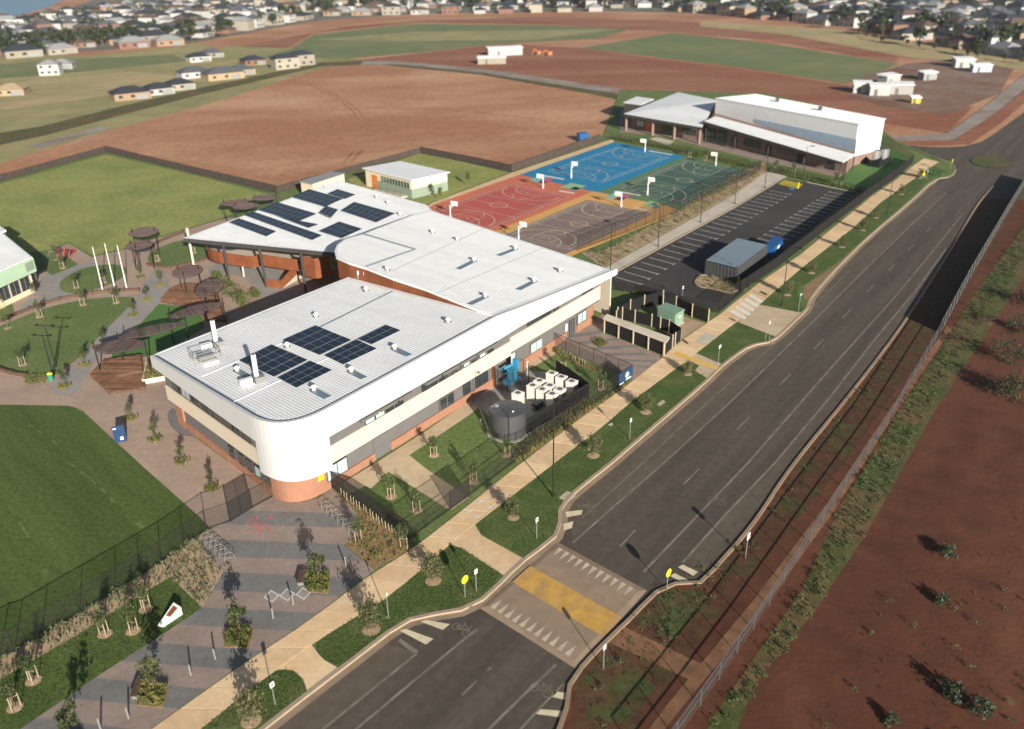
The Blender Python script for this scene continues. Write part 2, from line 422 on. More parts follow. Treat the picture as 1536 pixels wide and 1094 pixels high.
mat('far_blue', (.06,.16,.27), .25, .05, .05, spec=.6, **WORLD)
mat('suburb_ground', (.120,.125,.085), .95, .3, .05, (.165,.150,.125), .5, .015, **WORLD)
mat('far_hill', (.085,.120,.140), .95, .15, .01, **WORLD)  # blue-grey of distance haze put into the hill colour
leaf_mat('leaf_street', (.095,.115,.045), (.200,.185,.085), .35)
leaf_mat('leaf_young', (.062,.092,.030), (.130,.150,.055), .35)
leaf_mat('leaf_shrub', (.080,.130,.028), (.180,.205,.055), .35)
leaf_mat('leaf_grey', (.125,.150,.085), (.230,.235,.125), .35)
leaf_mat('leaf_far', (.030,.048,.022), (.062,.075,.034), .15)
leaf_mat('blade', (.110,.135,.030), (.300,.260,.085), .35)
leaf_mat('mown_blade', (.055,.098,.018), (.100,.130,.036), .3)
# ------------------------------------------------------------------ the ground
def sheet(name, px, matn, z, parent=None, smooth_it=0, raw=False):
    pts = [Vector((p[0], p[1], z)) for p in (px if raw else pl(px, z))]
    if smooth_it: pts = smoothpoly(pts, smooth_it)
    o = MB().poly(pts).build(name, matn, parent)
    if parent is None: struct(o)
    return o
GZ = -0.15
g = MB()
g.poly([(-3500,-600,GZ),(3500,-600,GZ),(3500,4200,GZ),(-3500,4200,GZ)])
struct(g.build('ground', 'dirt'))

KERB = [(300,1165),(392,1094),(461,1040),(509,1004),(568,958.5),(601,934),(631,922),(676,917.7),(706,909.7),(731,893),(757,866),(784,840),(812,820),(834,804),(840.5,785),(838,767),(848,749),(874,727),(914,696),(936,677),(1007.5,615.7),(1062,569),(1082,548),(1109,528),(1125,517.5),(1155.5,513),(1166.5,505),(1200.5,472.5),(1211,463),(1212,455),(1218,443),(1253,403),(1303,354),(1360,307),(1401,268.5),(1428,265),(1433,255),(1432,247)]
kerbw = pl(KERB)
# school block: raised 0.15 m behind the kerb
block_px = KERB + [(1405,236),(1345,212),(1300,175),(1150,140),(930,135),(905,203),(766,253),(632,223),(520,255),(415,284),(159,226),(0,270),(-140,310),(-420,640),(-420,1165)]
bp = MB().prism([(p.x, p.y) for p in pl(block_px)], -0.149, 0.0)
struct(bp.build('lawn_terrace', 'lawn'))
k = MB().strip([p for p in resample(smoothline(kerbw[:-1], 1), 2.0)], .34, -0.148, 0.035)
struct(k.build('kerb', 'kerb'))
kl = resample(smoothline(kerbw[:-1], 1), 2.0); gl_, gr_ = [], []
for i, p in enumerate(kl):
    a = kl[max(i-1,0)]; b = kl[min(i+1,len(kl)-1)]; d = (b-a).normalized(); nr = Vector((d.y, -d.x, 0)); gl_.append(p+nr*.1); gr_.append(p+nr*.72)
struct(MB().ribbon(gl_, gr_, -0.15+.017).build('gutter_strip', 'table_brown'))

# far fields and tracks (all flat on the dirt)
FZ = GZ + 0.02
def field(name, px, m, dz=0.0, sm=0): return sheet(name, px, m, FZ+dz, smooth_it=sm)
field('paddock', [(-200,250),(0,245),(150,200),(300,160),(480,104),(560,92),(430,72),(300,66),(150,82),(0,86),(-200,95)], 'field_olive')
field('paddock', [(-100,140),(60,120),(200,108),(330,118),(120,150),(-100,178)], 'field_straw', .03)
field('paddock', [(-100,105),(60,92),(260,82),(280,92),(80,112),(-100,125)], 'field_green', .03)
field('verge_track', [(40,220),(150,190),(165,193),(60,222)], 'gravel_grey', .06)
field('verge_track', [(-100,238),(60,205),(185,172),(300,142),(480,100),(560,96),(720,112),(880,140),(940,152),(940,146),(880,130),(720,105),(560,91),(480,94),(300,132),(180,160),(60,190),(-100,215)], 'weeds', .05)
field('site_road', [(540,97),(600,97),(720,109),(880,134),(1000,150),(1000,145),(880,126),(720,103),(600,92),(545,92)], 'gravel_grey', .08)
field('sports_field', [(395,86),(440,72),(470,52),(620,36),(800,38),(945,44),(900,58),(750,66),(640,78),(520,88)], 'field_green', .04)
field('sports_field', [(470,60),(620,48),(780,46),(930,44),(800,60),(600,62)], 'field_olive', .06)
field('sports_field', [(872,72),(1005,50),(1130,62),(1350,96),(1270,126),(1130,104),(1000,88)], 'field_green', .05)
field('red_earthworks', [(520,92),(650,78),(760,66),(870,72),(1000,90),(1130,106),(1270,128),(1330,140),(1460,160),(1420,200),(1300,180),(1100,150),(940,150),(880,128),(720,104)], 'dirt_red', .02)
field('red_earthworks', [(360,70),(520,40),(640,30),(850,26),(1060,34),(1180,46),(1350,86),(1340,94),(1150,60),(1000,48),(930,44),(800,36),(620,34),(470,50),(430,72)], 'dirt_red', .03)
field('paddock', [(1050,32),(1250,44),(1536,92),(1640,110),(1640,120),(1536,104),(1360,86),(1180,52),(1050,40)], 'field_straw', .06)
field('site_road', [(330,74),(480,38),(640,26),(900,22),(1080,26),(1300,46),(1640,100),(1640,94),(1300,40),(1080,22),(900,18),(640,21),(470,33),(310,70)], 'dirt', .08)
field('site_yard', [(1290,116),(1360,96),(1440,88),(1520,104),(1500,140),(1420,172),(1330,160),(1270,146)], 'gravel_mix', .06)
field('site_track', [(1330,206),(1420,200),(1470,165),(1536,112),(1600,70),(1620,74),(1545,128),(1480,180),(1430,210),(1330,212)], 'gravel_grey', .10)
field('red_earthworks', [(1330,213),(1430,211),(1490,172),(1560,118),(1570,126),(1500,186),(1455,216),(1330,220)], 'dirt_red', .11)
for q in ([(120,215),(300,190),(480,165),(640,160),(820,180)],[(250,250),(420,215),(560,185),(760,165),(900,150)],[(330,265),(470,240),(640,215),(800,205),(890,190)],[(430,110),(520,150),(560,200),(520,245)]):
    P_ = smoothline(pl(q, FZ+.004), 2); mb = MB()
    for o_ in (-.9, .9):
        L_, R_ = [], []
        for i, p in enumerate(P_):
            a = P_[max(i-1,0)]; b = P_[min(i+1,len(P_)-1)]; d = (b-a).normalized(); nr = Vector((-d.y, d.x, 0)); L_.append(p+nr*(o_-.28)); R_.append(p+nr*(o_+.28))
        mb.ribbon(R_, L_, FZ+.004)
    struct(mb.build('wheel_ruts', 'dirt_rut'))
# side road at the roundabout
def road_sheet(name, px, z, m='asphalt'): return sheet(name, px, m, z, smooth_it=1)
road_sheet('side_road', [(1320,214),(1400,222),(1462,219),(1500,196),(1600,120),(1680,140),(1600,220),(1640,300),(1500,300),(1430,296),(1396,272),(1434,262),(1434,246),(1400,234),(1340,219)], GZ+.03, 'asphalt')
sheet('traffic_island', [(1452,240),(1470,232),(1500,236),(1520,246),(1500,252),(1468,250)], 'weeds', 0.0, smooth_it=2)

# main road
ROAD_R = [(790,1165),(844.7,1090.6),(852,1052),(856,1015.7),(874,1001),(896,975.5),(954.4,920.6),(972.6,898.7),(991,884),(1009,875),(1053,876.8),(1064,862),(1130,789),(1184,703),(1266.4,604),(1347,498.7),(1385,440),(1434,363),(1467,305),(1490,280)]
road_px = [(240,1210)] + [(p[0]-3, p[1]-2) for p in KERB[:-3]] + [(1436,266),(1500,266)] + ROAD_R[::-1] + [(760,1210)]
road = sheet('road', road_px, 'asphalt', GZ+.012)
MB().strip(resample(smoothline(pl(ROAD_R, GZ), 2), 2.0), .30, GZ-.02, GZ+.13).build('edge_kerb', 'table_brown', road)
MZ = GZ + .020
def px_quad_line(a, b, wpx_m, z=MZ):
    A, B = at(*a, z), at(*b, z); d = (B-A); nrm = Vector((-d.y, d.x, 0)).normalized()*(wpx_m/2)
    return [A+nrm, A-nrm, B-nrm, B+nrm]
def marking(name, pts_px, w, m='road_paint', parent=None, z=MZ):
    mb = MB(); P = [at(*p, z) for p in pts_px]; L = []; Rr = []
    for i, p in enumerate(P):
        a = P[max(i-1,0)]; b = P[min(i+1,len(P)-1)]; d = (b-a).normalized(); nr = Vector((-d.y, d.x, 0))*(w/2)
        L.append(p+nr); Rr.append(p-nr)
    mb.ribbon(L, Rr, z)
    return mb.build(name, m, parent or road)
# lane dashes: start, end in the picture (each about 3 m)
for a, b in [((693,1043),(715,1021)),((731,1006),(737,1001)),((930,820),(953,795)),((1025,727),(1049,703)),((1105,645),(1125,625)),((1169,578.5),(1186,561)),((1221,524),(1235,509.5)),((1264,477),(1276,464.5)),((1301,438),(1311,427.5)),((1333,406),(1342,397)),((1362,376),(1370,368)),((1390,348),(1397,341))]:
    mb = MB().poly(px_quad_line(a, b, .17)); mb.build('lane_dash', 'road_paint', road)
marking('edge_line', [(400,1160),(485.6,1093),(560,1033),(625,980.5)], .22)
marking('edge_line', [(455,1160),(535,1093),(620,1022),(700,956),(716,944)], .22)
marking('edge_line', [(859,814.6),(930,752),(996.4,694),(1036,658),(1096,603),(1154.5,546),(1210,492),(1302.6,400),(1370,335),(1430,280)], .20)
marking('edge_line', [(874,776),(912,742),(965,694),(1036,627),(1100,569),(1175,505),(1225,455),(1275,405)], .10)
marking('edge_line', [(680,1160),(735,1092),(785,1043),(834,997)], .22)
marking('edge_line', [(735,1160),(782.6,1092),(812,1060),(845,1026)], .16)
marking('edge_line', [(965,858.5),(1040,780),(1122.5,694),(1181,627),(1250,548),(1342,446),(1400,376),(1445,320)], .20)
marking('edge_line', [(1023.8,844),(1090,770),(1162.7,694),(1246.7,594),(1310,512),(1378,430),(1420,372)], .20)
for q in [[(599,946),(609,943.5),(650,958.5),(639,967)],[(631,932.5),(639,930),(675,936.5),(664,945)],[(848,768),(874,765),(872,772),(850,776)],[(845,786),(860,782),(858,792),(846,796)],
          [(1017,851),(1024,847),(1047,858),(1040,864)],[(1005,864),(1012,860),(1036,872),(1028,876)],[(804,1071),(811,1064),(850,1067),(846,1077)],[(826,1045),(833,1037),(851,1040),(848,1050)]]:
    MB().poly(pl(q, MZ)).build('chevron_bar', 'paint_cream', road)
MB().poly(pl([(597,962),(601,958),(628,977),(622,982)], MZ)).build('chevron_bar', 'road_paint', road)
def lane(pa, pb, m='asphalt_dusty', z=GZ+.016):
    A = resample(pl(pa, z), n=30); B = resample(pl(pb, z), n=30); MB().ribbon(A, B, z).build('parking_lane', m, road)
lane([(848,752),(874,729),(914,698),(1007,618),(1062,571),(1110,530),(1168,507),(1213,463),(1253,405),(1303,356),(1398,272)], [(859,814.6),(930,752),(996.4,694),(1036,658),(1096,603),(1154.5,546),(1210,492),(1302.6,400),(1370,335),(1428,282)])
lane([(330,1150),(392,1096),(461,1042),(509,1006),(568,960)], [(400,1160),(485.6,1093),(520,1065),(560,1033),(625,980.5)])
lane([(1023.8,844),(1090,770),(1162.7,694),(1246.7,594),(1310,512),(1378,430),(1420,372)], [(1064,860),(1130,787),(1184,701),(1266,602),(1347,496),(1385,440),(1434,362)])
def bike_mark(px, py, dx, dy, sc=1.0):
    """painted bicycle symbol, drawn flat"""
    o = at(px, py, MZ+.004); f = (at(px+dx, py+dy, MZ+.004)-o).normalized(); r = Vector((f.y, -f.x, 0)); mb = MB()
    def seg(a, b, w=.07):
        A = o+f*a[1]*sc+r*a[0]*sc; B = o+f*b[1]*sc+r*b[0]*sc; d = (B-A).normalized(); n = Vector((-d.y, d.x, 0))*w/2
        mb.poly([A+n, A-n, B-n, B+n])
    for cx in (-.55, .55):
        for i in range(10):
            t0, t1 = 2*math.pi*i/10, 2*math.pi*(i+1)/10
            seg((cx+.33*math.cos(t0), .33*math.sin(t0)), (cx+.33*math.cos(t1), .33*math.sin(t1)))
    for a, b in (((-.55,0),(-.2,.5)),((-.2,.5),(.4,.5)),((.4,.5),(0,0)),((0,0),(-.55,0)),((0,0),(-.25,.65)),((.55,0),(.35,.75)),((.2,.75),(.45,.75)),((-.4,.65),(-.1,.65))): seg(a, b)
    mb.build('bicycle_symbol', 'road_paint', road)
for a in ((1075,752,5,-6),(692,945,5,-4),(812,1036,5,-6),(880,762,6,-5)): bike_mark(*a)

# raised crossing table
table_px = [(718.6,909.7),(835.6,811),(970.8,884),(863,1001)]
tb = pl(table_px)
ctr = sum(tb, Vector())/4
def inset(p, k): return ctr + (p-ctr)*k
tm = MB(); n = 4
lo = [Vector((p.x, p.y, GZ+.013)) for p in tb]; hi = [Vector((inset(p,.90).x, inset(p,.90).y, GZ+.085)) for p in tb]
tm.add(lo+hi, [(4,5,6,7)] + [(i,(i+1)%4,4+(i+1)%4,4+i) for i in range(4)])
bm_ = tm.build('raised_crossing', 'table_brown'); struct(bm_)
CZ = GZ + .090
def tpt(u, v, z=CZ):      # u across the road (kerb to kerb), v along the road, on the table top
    a = tb[0].lerp(tb[3], u); b = tb[1].lerp(tb[2], u); p = a.lerp(b, v); return Vector((p.x, p.y, z))
yq = [(768,873),(795,849),(932.4,926),(905,955.4)]
yw = pl(yq, CZ)
for i in range(4):
    a, b = i/4+.0008, (i+1)/4-.0008
    MB().poly([yw[0].lerp(yw[3], a), yw[1].lerp(yw[2], a), yw[1].lerp(yw[2], b), yw[0].lerp(yw[3], b)]).build('crossing_band', 'cross_yellow', bm_)
for side in (0, 1):
    for i in range(11):
        u0 = .07+.86*i/11; u1 = u0+.86/11*.62
        v0, v1 = (.055, .175) if side == 0 else (.945, .825)
        MB().poly([tpt(u0, v0), tpt(u1, v0), tpt((u0+u1)/2, v1)]).build('ramp_tooth', 'tooth_paint', bm_)

# right-hand verge: dirt, weeds, drain edge
RZ = GZ + .006
sheet('right_verge', [(790,1165)]+ROAD_R[1:]+[(1520,285),(1600,200),(1760,260),(1760,1200),(1000,1200)], 'dirt_dark', RZ)
sheet('right_weeds', [(860,1165),(858,1040),(872,1006),(955,925),(990,890),(1050,884),(1135,792),(1190,704),(1272,606),(1352,500),(1440,362),(1490,290),(1530,300),(1420,480),(1270,690),(1180,800),(1080,920),(960,1090),(940,1165)], 'weeds_dirt', RZ+.006)
sheet('right_weeds', [(1020,1165),(1080,1060),(1200,890),(1260,760),(1360,600),(1470,430),(1560,310),(1600,320),(1500,470),(1400,620),(1300,800),(1220,920),(1130,1030),(1080,1165)], 'weeds', RZ+.006)
sheet('right_lawn', [(962,925),(985,896),(1010,884),(1052,886),(1062,900),(1010,962),(975,945)], 'verge_rough', RZ+.010)
sheet('right_lawn', [(872,1040),(880,1012),(915,985),(960,1002),(985,1030),(940,1085),(885,1080)], 'verge_rough', RZ+.010)
sheet('right_path', [(905,960),(925,935),(1060,1000),(1044,1024)], 'path_orange', RZ+.012)
sheet('right_path', [(920,1165),(1000,1058),(1130,900),(1240,755),(1330,620),(1420,490),(1428,494),(1338,628),(1252,766),(1145,912),(1016,1070),(940,1165)], 'path_orange', RZ+.014)

# ------------------------------------------------------------------ footpath in slabs
PATH_L = [(170,1135),(285.5,1053),(373,991),(452.7,939.3),(554,864),(615.8,825.5),(650,800),(715.7,748),(768,706),(809,674.6),(874.7,625),(928,588),(991,539),(1021,512),(1059.6,485.5),(1081.5,470.5),(1136,426.6),(1200,382.7),(1225,362),(1308,294.5),(1345.4,269),(1372,247),(1386,238)]
PATH_R = [(245,1137),(300.6,1094),(384,1027),(475,961),(513,938),(581.5,896),(631,855),(669,821),(721,780),(776,737.7),(861,672),(900,643),(950,600),(1027,543.5),(1043,531),(1081.5,500.6),(1109,480),(1137.7,458),(1200,404),(1279.4,342),(1322,303),(1360,276),(1408,243)]
fp = thing('footpath', 'x', 'x'); del fp['label'], fp['category']; struct(fp)
Lw = resample(pl(PATH_L), n=84); Rw = resample(pl(PATH_R), n=84)
MB().ribbon([p for p in Lw], [p for p in Rw], .008).build('path_bed', 'path_joint', fp)
for i in range(84):
    u0, u1 = .018, .982
    a, b = Lw[i].lerp(Lw[i+1], u0), Lw[i].lerp(Lw[i+1], u1); c, d = Rw[i].lerp(Rw[i+1], u0), Rw[i].lerp(Rw[i+1], u1)
    MB().slab([Vector((q.x, q.y, .03)) for q in (a, c, d, b)], .02).build('slab', 'path_concrete', fp)

# verge lawns and ramps
LZ = .012
sheet('verge_lawn', [(200,1165),(300.6,1096),(384,1029),(412,1010),(428,1005),(440,1007),(452,1018),(458,1030),(459.5,1038),(392,1090),(300,1160)], 'verge_grass', LZ)
sheet('verge_lawn', [(475,978),(474.5,968),(480,960),(513,940),(581.5,898),(631,857),(660,832),(676,820),(690,822),(752,860),(731,889),(706,906),(676,914),(631,918.5),(601,930),(568,955),(509,1000),(486,989)], 'verge_grass', LZ)
sheet('verge_lawn', [(714,790),(721,782),(776,740),(861,674),(900,645),(950,602),(1022,546),(1033,542),(1048.6,548.6),(1041.8,555.4),(1060,566),(1007,613),(936,674),(914,693),(874,724),(846,746.5),(835.5,766),(838,784),(832,801),(786,836),(722,802),(715,796)], 'verge_grass', LZ)
sheet('verge_lawn', [(1044,533),(1081.5,502),(1109,482),(1163,504),(1154,510.5),(1125,515),(1108,526),(1083,545)], 'verge_grass', LZ)
sheet('verge_lawn', [(1140,459),(1200,405),(1279.4,343),(1322,304),(1360,277),(1400,249),(1420,258),(1400,265),(1380,284),(1297,358),(1250,398),(1210,425),(1199,430),(1196,440),(1200,452),(1208,464),(1200,469.5)], 'verge_grass', LZ)
sheet('verge_soil', [(1205,430),(1250,400),(1297,360),(1302,353),(1252,401),(1216,442),(1210,452),(1204,446)], 'mulch', LZ+.006)
sheet('verge_lawn', [(1345,214),(1405,238),(1428,250),(1408,242),(1390,234),(1360,222)], 'verge_grass', LZ)
ramp = lambda name, q, m, z=.016: sheet(name, q, m, z)
ramp('kerb_ramp', [(402,1006),(460,957),(476,979),(486,990),(508,1002.5),(461,1037),(455,1019),(441,1006),(428,1004)], 'path_concrete')
ramp('crossing_ramp', [(652,818),(706,776),(722,803),(785,838),(757,864),(692,822),(678,818)], 'path_concrete')
ramp('kerb_ramp', [(1018,549),(1044,530),(1082,546),(1062,568),(1042,556),(1049,548.6),(1033,541.5)], 'apron_concrete')
ramp('driveway', [(1106,483),(1139,457),(1200,469),(1213,462),(1166,506)], 'apron_concrete')
sheet('tactile_strip', [(1009,531),(1014,527),(1079,551),(1074,555)], 'tactile', .036)
for i in range(5):
    t = i/5; a = Vector((1116,475)).lerp(Vector((1139,459)), 0); 
    q = [(1103+4.6*i*1.5,470-4.0*i*1.5),(1107+4.6*i*1.5,466.5-4.0*i*1.5),(1128+4.2*i*1.5,478-4.0*i*1.5),(1124+4.2*i*1.5,481.5-4.0*i*1.5)]
    sheet('crossing_stripe', [(q_[0]-8, q_[1]-2) for q_ in q], 'paint_white', .040, fp)
sheet('concrete_pad', [(838,747),(851,736),(864,744),(852,754)], 'pale_concrete', .020)
sheet('pit_lid', [(985,607),(994,600),(999,603),(990,610)], 'pale_concrete', .022)
sheet('pit_lid', [(912,637),(918,634),(920,637),(915,640)], 'pale_concrete', .022)
sheet('pit_lid', [(731,731),(741,724),(747,733),(737,740)], 'path_grey', .022)
sheet('path_pad', [(1042,513),(1060,498),(1076,506),(1057,518)], 'pale_concrete', .038)
# painted bicycle marks on the footpath
for cx, cy in ((704,766),(722,752)):
    for k in range(2):
        MB().poly([at(cx+k*13-6, cy+k*9+3, .04), at(cx+k*13+6, cy+k*9-4, .04), at(cx+k*13+7, cy+k*9-3, .04), at(cx+k*13-5, cy+k*9+4, .04)]).build('path_mark', 'paint_white', fp)
        MB().poly([at(cx+k*13-4, cy+k*9-3, .041), at(cx+k*13+3, cy+k*9+1, .041), at(cx+k*13+2.5, cy+k*9+2, .041), at(cx+k*13-5, cy+k*9-2, .041)]).build('path_mark', 'paint_white', fp)

# ------------------------------------------------------------------ lower-left oval, beds, plaza
sheet('lower_oval', [(-420,606),(0,608),(100,609.5),(112,612),(125,619),(210,697),(299,776),(312,790),(241,842),(172,885),(63,952),(0,985),(-420,1240)], 'lawn_dark', .010)
for q in ([(28,628),(60,648),(86,667)],[(98,690),(140,722),(170,752),(215,792)],[(8,752),(40,800),(60,842),(82,884)]):
    P_ = resample(pl(q), 1.1); rq = random.Random(int(q[0][0])); mb = MB()
    for a_, b_ in zip(P_[:-1], P_[1:]):
        if rq.random() < .4: continue
        d_ = (b_-a_).normalized(); n_ = Vector((-d_.y, d_.x, 0))*rq.uniform(.08,.22); mb.poly([(v.x, v.y, .0145) for v in (a_-n_, a_+n_, b_+n_*.5, b_-n_*.5)])
    struct(mb.build('worn_turf', 'lawn'))
bed1_px = [(315,794),(299,812),(315,835),(336,858),(304,913),(256,865),(228,882),(197,901),(110,956),(0,1019),(-120,1098),(-120,1062),(0,989),(63,956),(173,889),(241,846)]
sheet('planting_bed', bed1_px, 'gravel_tan', .014)
sheet('verge_lawn', [(256,866.5),(303,913.5),(236,958),(145,1016),(90,1054),(27,1097),(-80,1180),(-120,1190),(-120,1100),(0,1020.5),(110,957),(197,902),(228,883)], 'lawn_dark', .012)
plaza_px = [(411,744),(432,751),(455,753),(478,747),(498,734),(509.7,744),(524,758),(539.4,776),(538,802),(515.6,817.6),(562.3,855.4),(452.7,937.5),(373,989),(285.5,1051),(170,1133),(60,1180),(-60,1180),(27,1096),(90,1053),(145,1015),(236,957),(303,912),(335,858),(314,836),(298,813),(312,796)]
plaza = thing('plaza', 'x', 'x'); del plaza['label'], plaza['category']; struct(plaza)
BB = [((381,766),(469,769)),((362,787),(494,791)),((343,810),(516,817)),((321,835),(543,841.7)),((335,858),(546,867.8)),((332,886),(494,894)),((318,912),(474.6,919.5)),((280,938),(433.5,946)),((238.5,964.5),(389,976)),((203,993),(353.6,1005)),((145,1017),(307,1034)),((104,1047.6),(274,1064)),((55,1076),(192,1093)),((20,1110),(160,1128))]
for i in range(len(BB)+1):
    pg = plaza_px
    if i > 0: pg = clip_half(pg, BB[i-1][0], BB[i-1][1], True)
    if i < len(BB): pg = clip_half(pg, BB[i][0], BB[i][1], False)
    if len(pg) >= 3:
        MB().poly(pl(pg, .018)).build('paving_band', 'paver_grey' if i % 2 else 'paver_pink', plaza)
for cx, cy in ((407.5,894.6),(430.8,892.4),(455,890.5)):
    for k, (mm, zz) in enumerate((('paint_pale', .024), ('gutter_blue', .029))):
        s_ = (1.0, .80)[k]
        MB().poly(pl([(cx-12*s_,cy+2*s_),(cx-1*s_,cy-9.5*s_),(cx+12*s_,cy-2*s_),(cx+1*s_,cy+9.5*s_)], zz)).build('diamond_inlay', 'paint_pale' if k == 0 else 'path_grey', plaza)
MB().poly(pl([(426,847),(434,843),(438,846),(430,851)], .024)).build('diamond_inlay', 'path_grey', plaza)
rr = random.Random(3); mb = MB()
for _ in range(34):
    x, y = 389+rr.gauss(0, 9), 791+rr.gauss(0, 7); w, h = rr.uniform(.8, 2.2), rr.uniform(.6, 2.4)
    mb.poly([(p.x, p.y, .025+_*.0002) for p in pl([(x-w,y-h*.3),(x+w*.3,y-h),(x+w,y+h*.4),(x-w*.2,y+h)])])
mb.build('chalk_marks', 'paint_red', plaza)
bed2_px = [(499,735),(512,741),(560,774),(614,811),(614,826),(562.3,854),(516.5,817),(539,802),(540,776),(524,757)]
sheet('planting_bed', bed2_px, 'mulch', .020)
# yard between building and footpath
sheet('yard_paving', [(499,733),(560,697),(640,646),(700,604),(780,552),(830,522),(836,530),(790,556),(760,575),(735,596),(705,622),(614,683),(640,704),(703,746),(676,766),(583,708),(552,727),(520,744)], 'apron_concrete', .012)
sheet('yard_slab', [(545,727),(566,713),(573,718),(556,733)], 'apron_concrete', .016)
sheet('equipment_pad', [(704,600),(738,584),(795,556),(832,560),(880,590),(882,596),(795,652),(775,664),(752,663),(738,652),(740,630)], 'path_grey', .014)
sheet('entry_paving', [(828,519),(886,485),(905,470),(912,480),(906,500),(996,535),(949,571)], 'paver_pink', .016)
for i in range(6):
    a = (852+i*20, 503+i*7.2)
    q = [(a[0]-12+i*2, a[1]+2+i*1.2),(a[0]+62-i*3,a[1]-9+i*4.5),(a[0]+70-i*3,a[1]-5.5+i*4.5),(a[0]-4+i*2,a[1]+5.5+i*1.2)]
    pg = [p for p in q]
    for e0, e1 in (((828,519),(949,571)),):
        pg = clip_half(pg, e0, e1, False)
    for e0, e1 in (((886,485),(996,535)),):
        pg = clip_half(pg, e0, e1, True)
    if len(pg) > 2: MB().poly(pl(pg, .022)).build('paving_band', 'paver_grey', plaza)
sheet('garden_plot', [(889,513),(901,508),(911,516),(899,522)], 'mulch', .026)
bed3_px = [(829,519),(846,528),(880,545),(905,557),(898,560),(868,548),(846,538),(828,527)]
sheet('planting_bed', bed3_px, 'mulch', .018)
bed4_px = [(795,655),(882,598),(895,606),(930,584),(944,570),(948,573),(930,588),(876,624),(809,673),(775,695),(770,690)]
sheet('planting_bed', bed4_px, 'mulch', .016)
sheet('gravel_yard', [(998,535),(1020,511),(1058,485),(1035,478),(1010,470),(985,485),(1004,505)], 'gravel_tan', .012)

# ------------------------------------------------------------------ courtyard
court_px = [(-200,520),(0,436),(40,418),(66,404),(73,377),(103,365),(137,386),(190,374),(222,362),(275,346),(330,330),(520,300),(640,330),(560,400),(430,480),(268,560),(270,640),(413,745),(330,790),(313,790),(300,776),(210,696),(125,617),(112,611),(100,608.5),(0,607),(-200,605)]
sheet('courtyard_paving', court_px, 'court_pave', .006)
sheet('courtyard_path', [(0,478),(16,476),(50,440),(66,412),(90,402),(121,397),(143,391),(150,396),(123,403.6),(98,416),(91,425),(92,436),(104,440),(131,438),(100,447),(60,458),(27,471),(0,483)], 'path_grey', .012, smooth_it=1)
sheet('courtyard_path', [(241,402),(258,428),(241,452),(214,482),(170,511),(131.6,555),(118,588),(100,595),(78,588),(79,572),(110,553),(153.5,500),(192,462),(205,448),(228,405)], 'path_grey', .014, smooth_it=1)
sheet('courtyard_path', [(310,405),(330,392),(360,388),(400,396),(440,420),(450,440),(420,470),(400,452),(380,425),(345,408),(320,415)], 'path_grey', .012, smooth_it=1)
sheet('dark_paving', [(249,622),(262,608),(271,636),(300,655),(280,655),(258,645)], 'paver_grey', .010, smooth_it=2)
for q in ([(66,405),(74,379),(92,378),(118,397),(78,413)],):
    sheet('lawn_island', q, 'lawn', .018)
for q in ([(88,428),(94,418),(120,403.6),(145,398),(175,396),(191,402),(187,415),(167,426),(131.6,438),(104,441),(91,435)],
          [(219,383),(245,368),(274,359),(316,360),(317,388),(288,396),(258,402),(225,398)],
          [(-60,512),(0,489),(27,478),(68.5,461.5),(123,449.5),(175,445),(206,446),(194,460),(154,499),(121,536),(93,555),(80,566),(38,564),(0,555),(-60,540)],
          [(-30,440),(0,444),(14,449),(22,462),(14,474),(0,481),(-30,490)]):
    sheet('lawn_island', q, 'lawn', .020, smooth_it=2)
sheet('synthetic_turf', [(238,456),(277,460),(306,474),(306,492),(240,532),(168,541),(168,531),(214,482)], 'turf', .022)
sheet('upper_oval', [(-140,314),(0,276),(159,232),(300,265),(404,292),(392,304),(330,328),(275,344),(222,360),(190,372),(140,383),(103,363),(73,375),(40,380),(-140,440)], 'lawn_dry', .008)
sheet('playground_pad', [(73,377),(103,365),(137,386),(119,396),(96,380)], 'court_pave', .016)

# ------------------------------------------------------------------ sports courts
def court(name, px, m, z): return sheet(name, px, m, z)
cb = court('blue_court', [(780,262),(921,213.5),(1027,234.5),(896,289),(890,287.5)], 'court_blue', .010)
cr = court('red_court', [(779,262),(889,287.3),(741.6,348),(690,372),(560,350),(648,307.5)], 'court_red', .010)
cg = court('green_court', [(1027,234.6),(1139,258),(1022,317),(1000,309),(898,288.5)], 'court_green', .010)
cy = court('yellow_surround', [(889,287.4),(898,288.6),(1000,309),(1022,317),(872,378),(800,410),(690,378),(741,348)], 'court_yellow', .012)
def paint(pxs, m, par, z): return MB().poly(pl(pxs, z)).build('court_surface', m, par)
paint([(881,300),(979,321),(866,373),(790,408),(700,380),(757,351.5)], 'court_brown', cy, .018)
paint([(1029,239.5),(1127,259.5),(1021,309),(930,283)], 'court_green_in', cg, .016)
paint([(764,276),(856,295),(732,345),(690,362),(600,340),(634,322)], 'court_red_in', cr, .016)
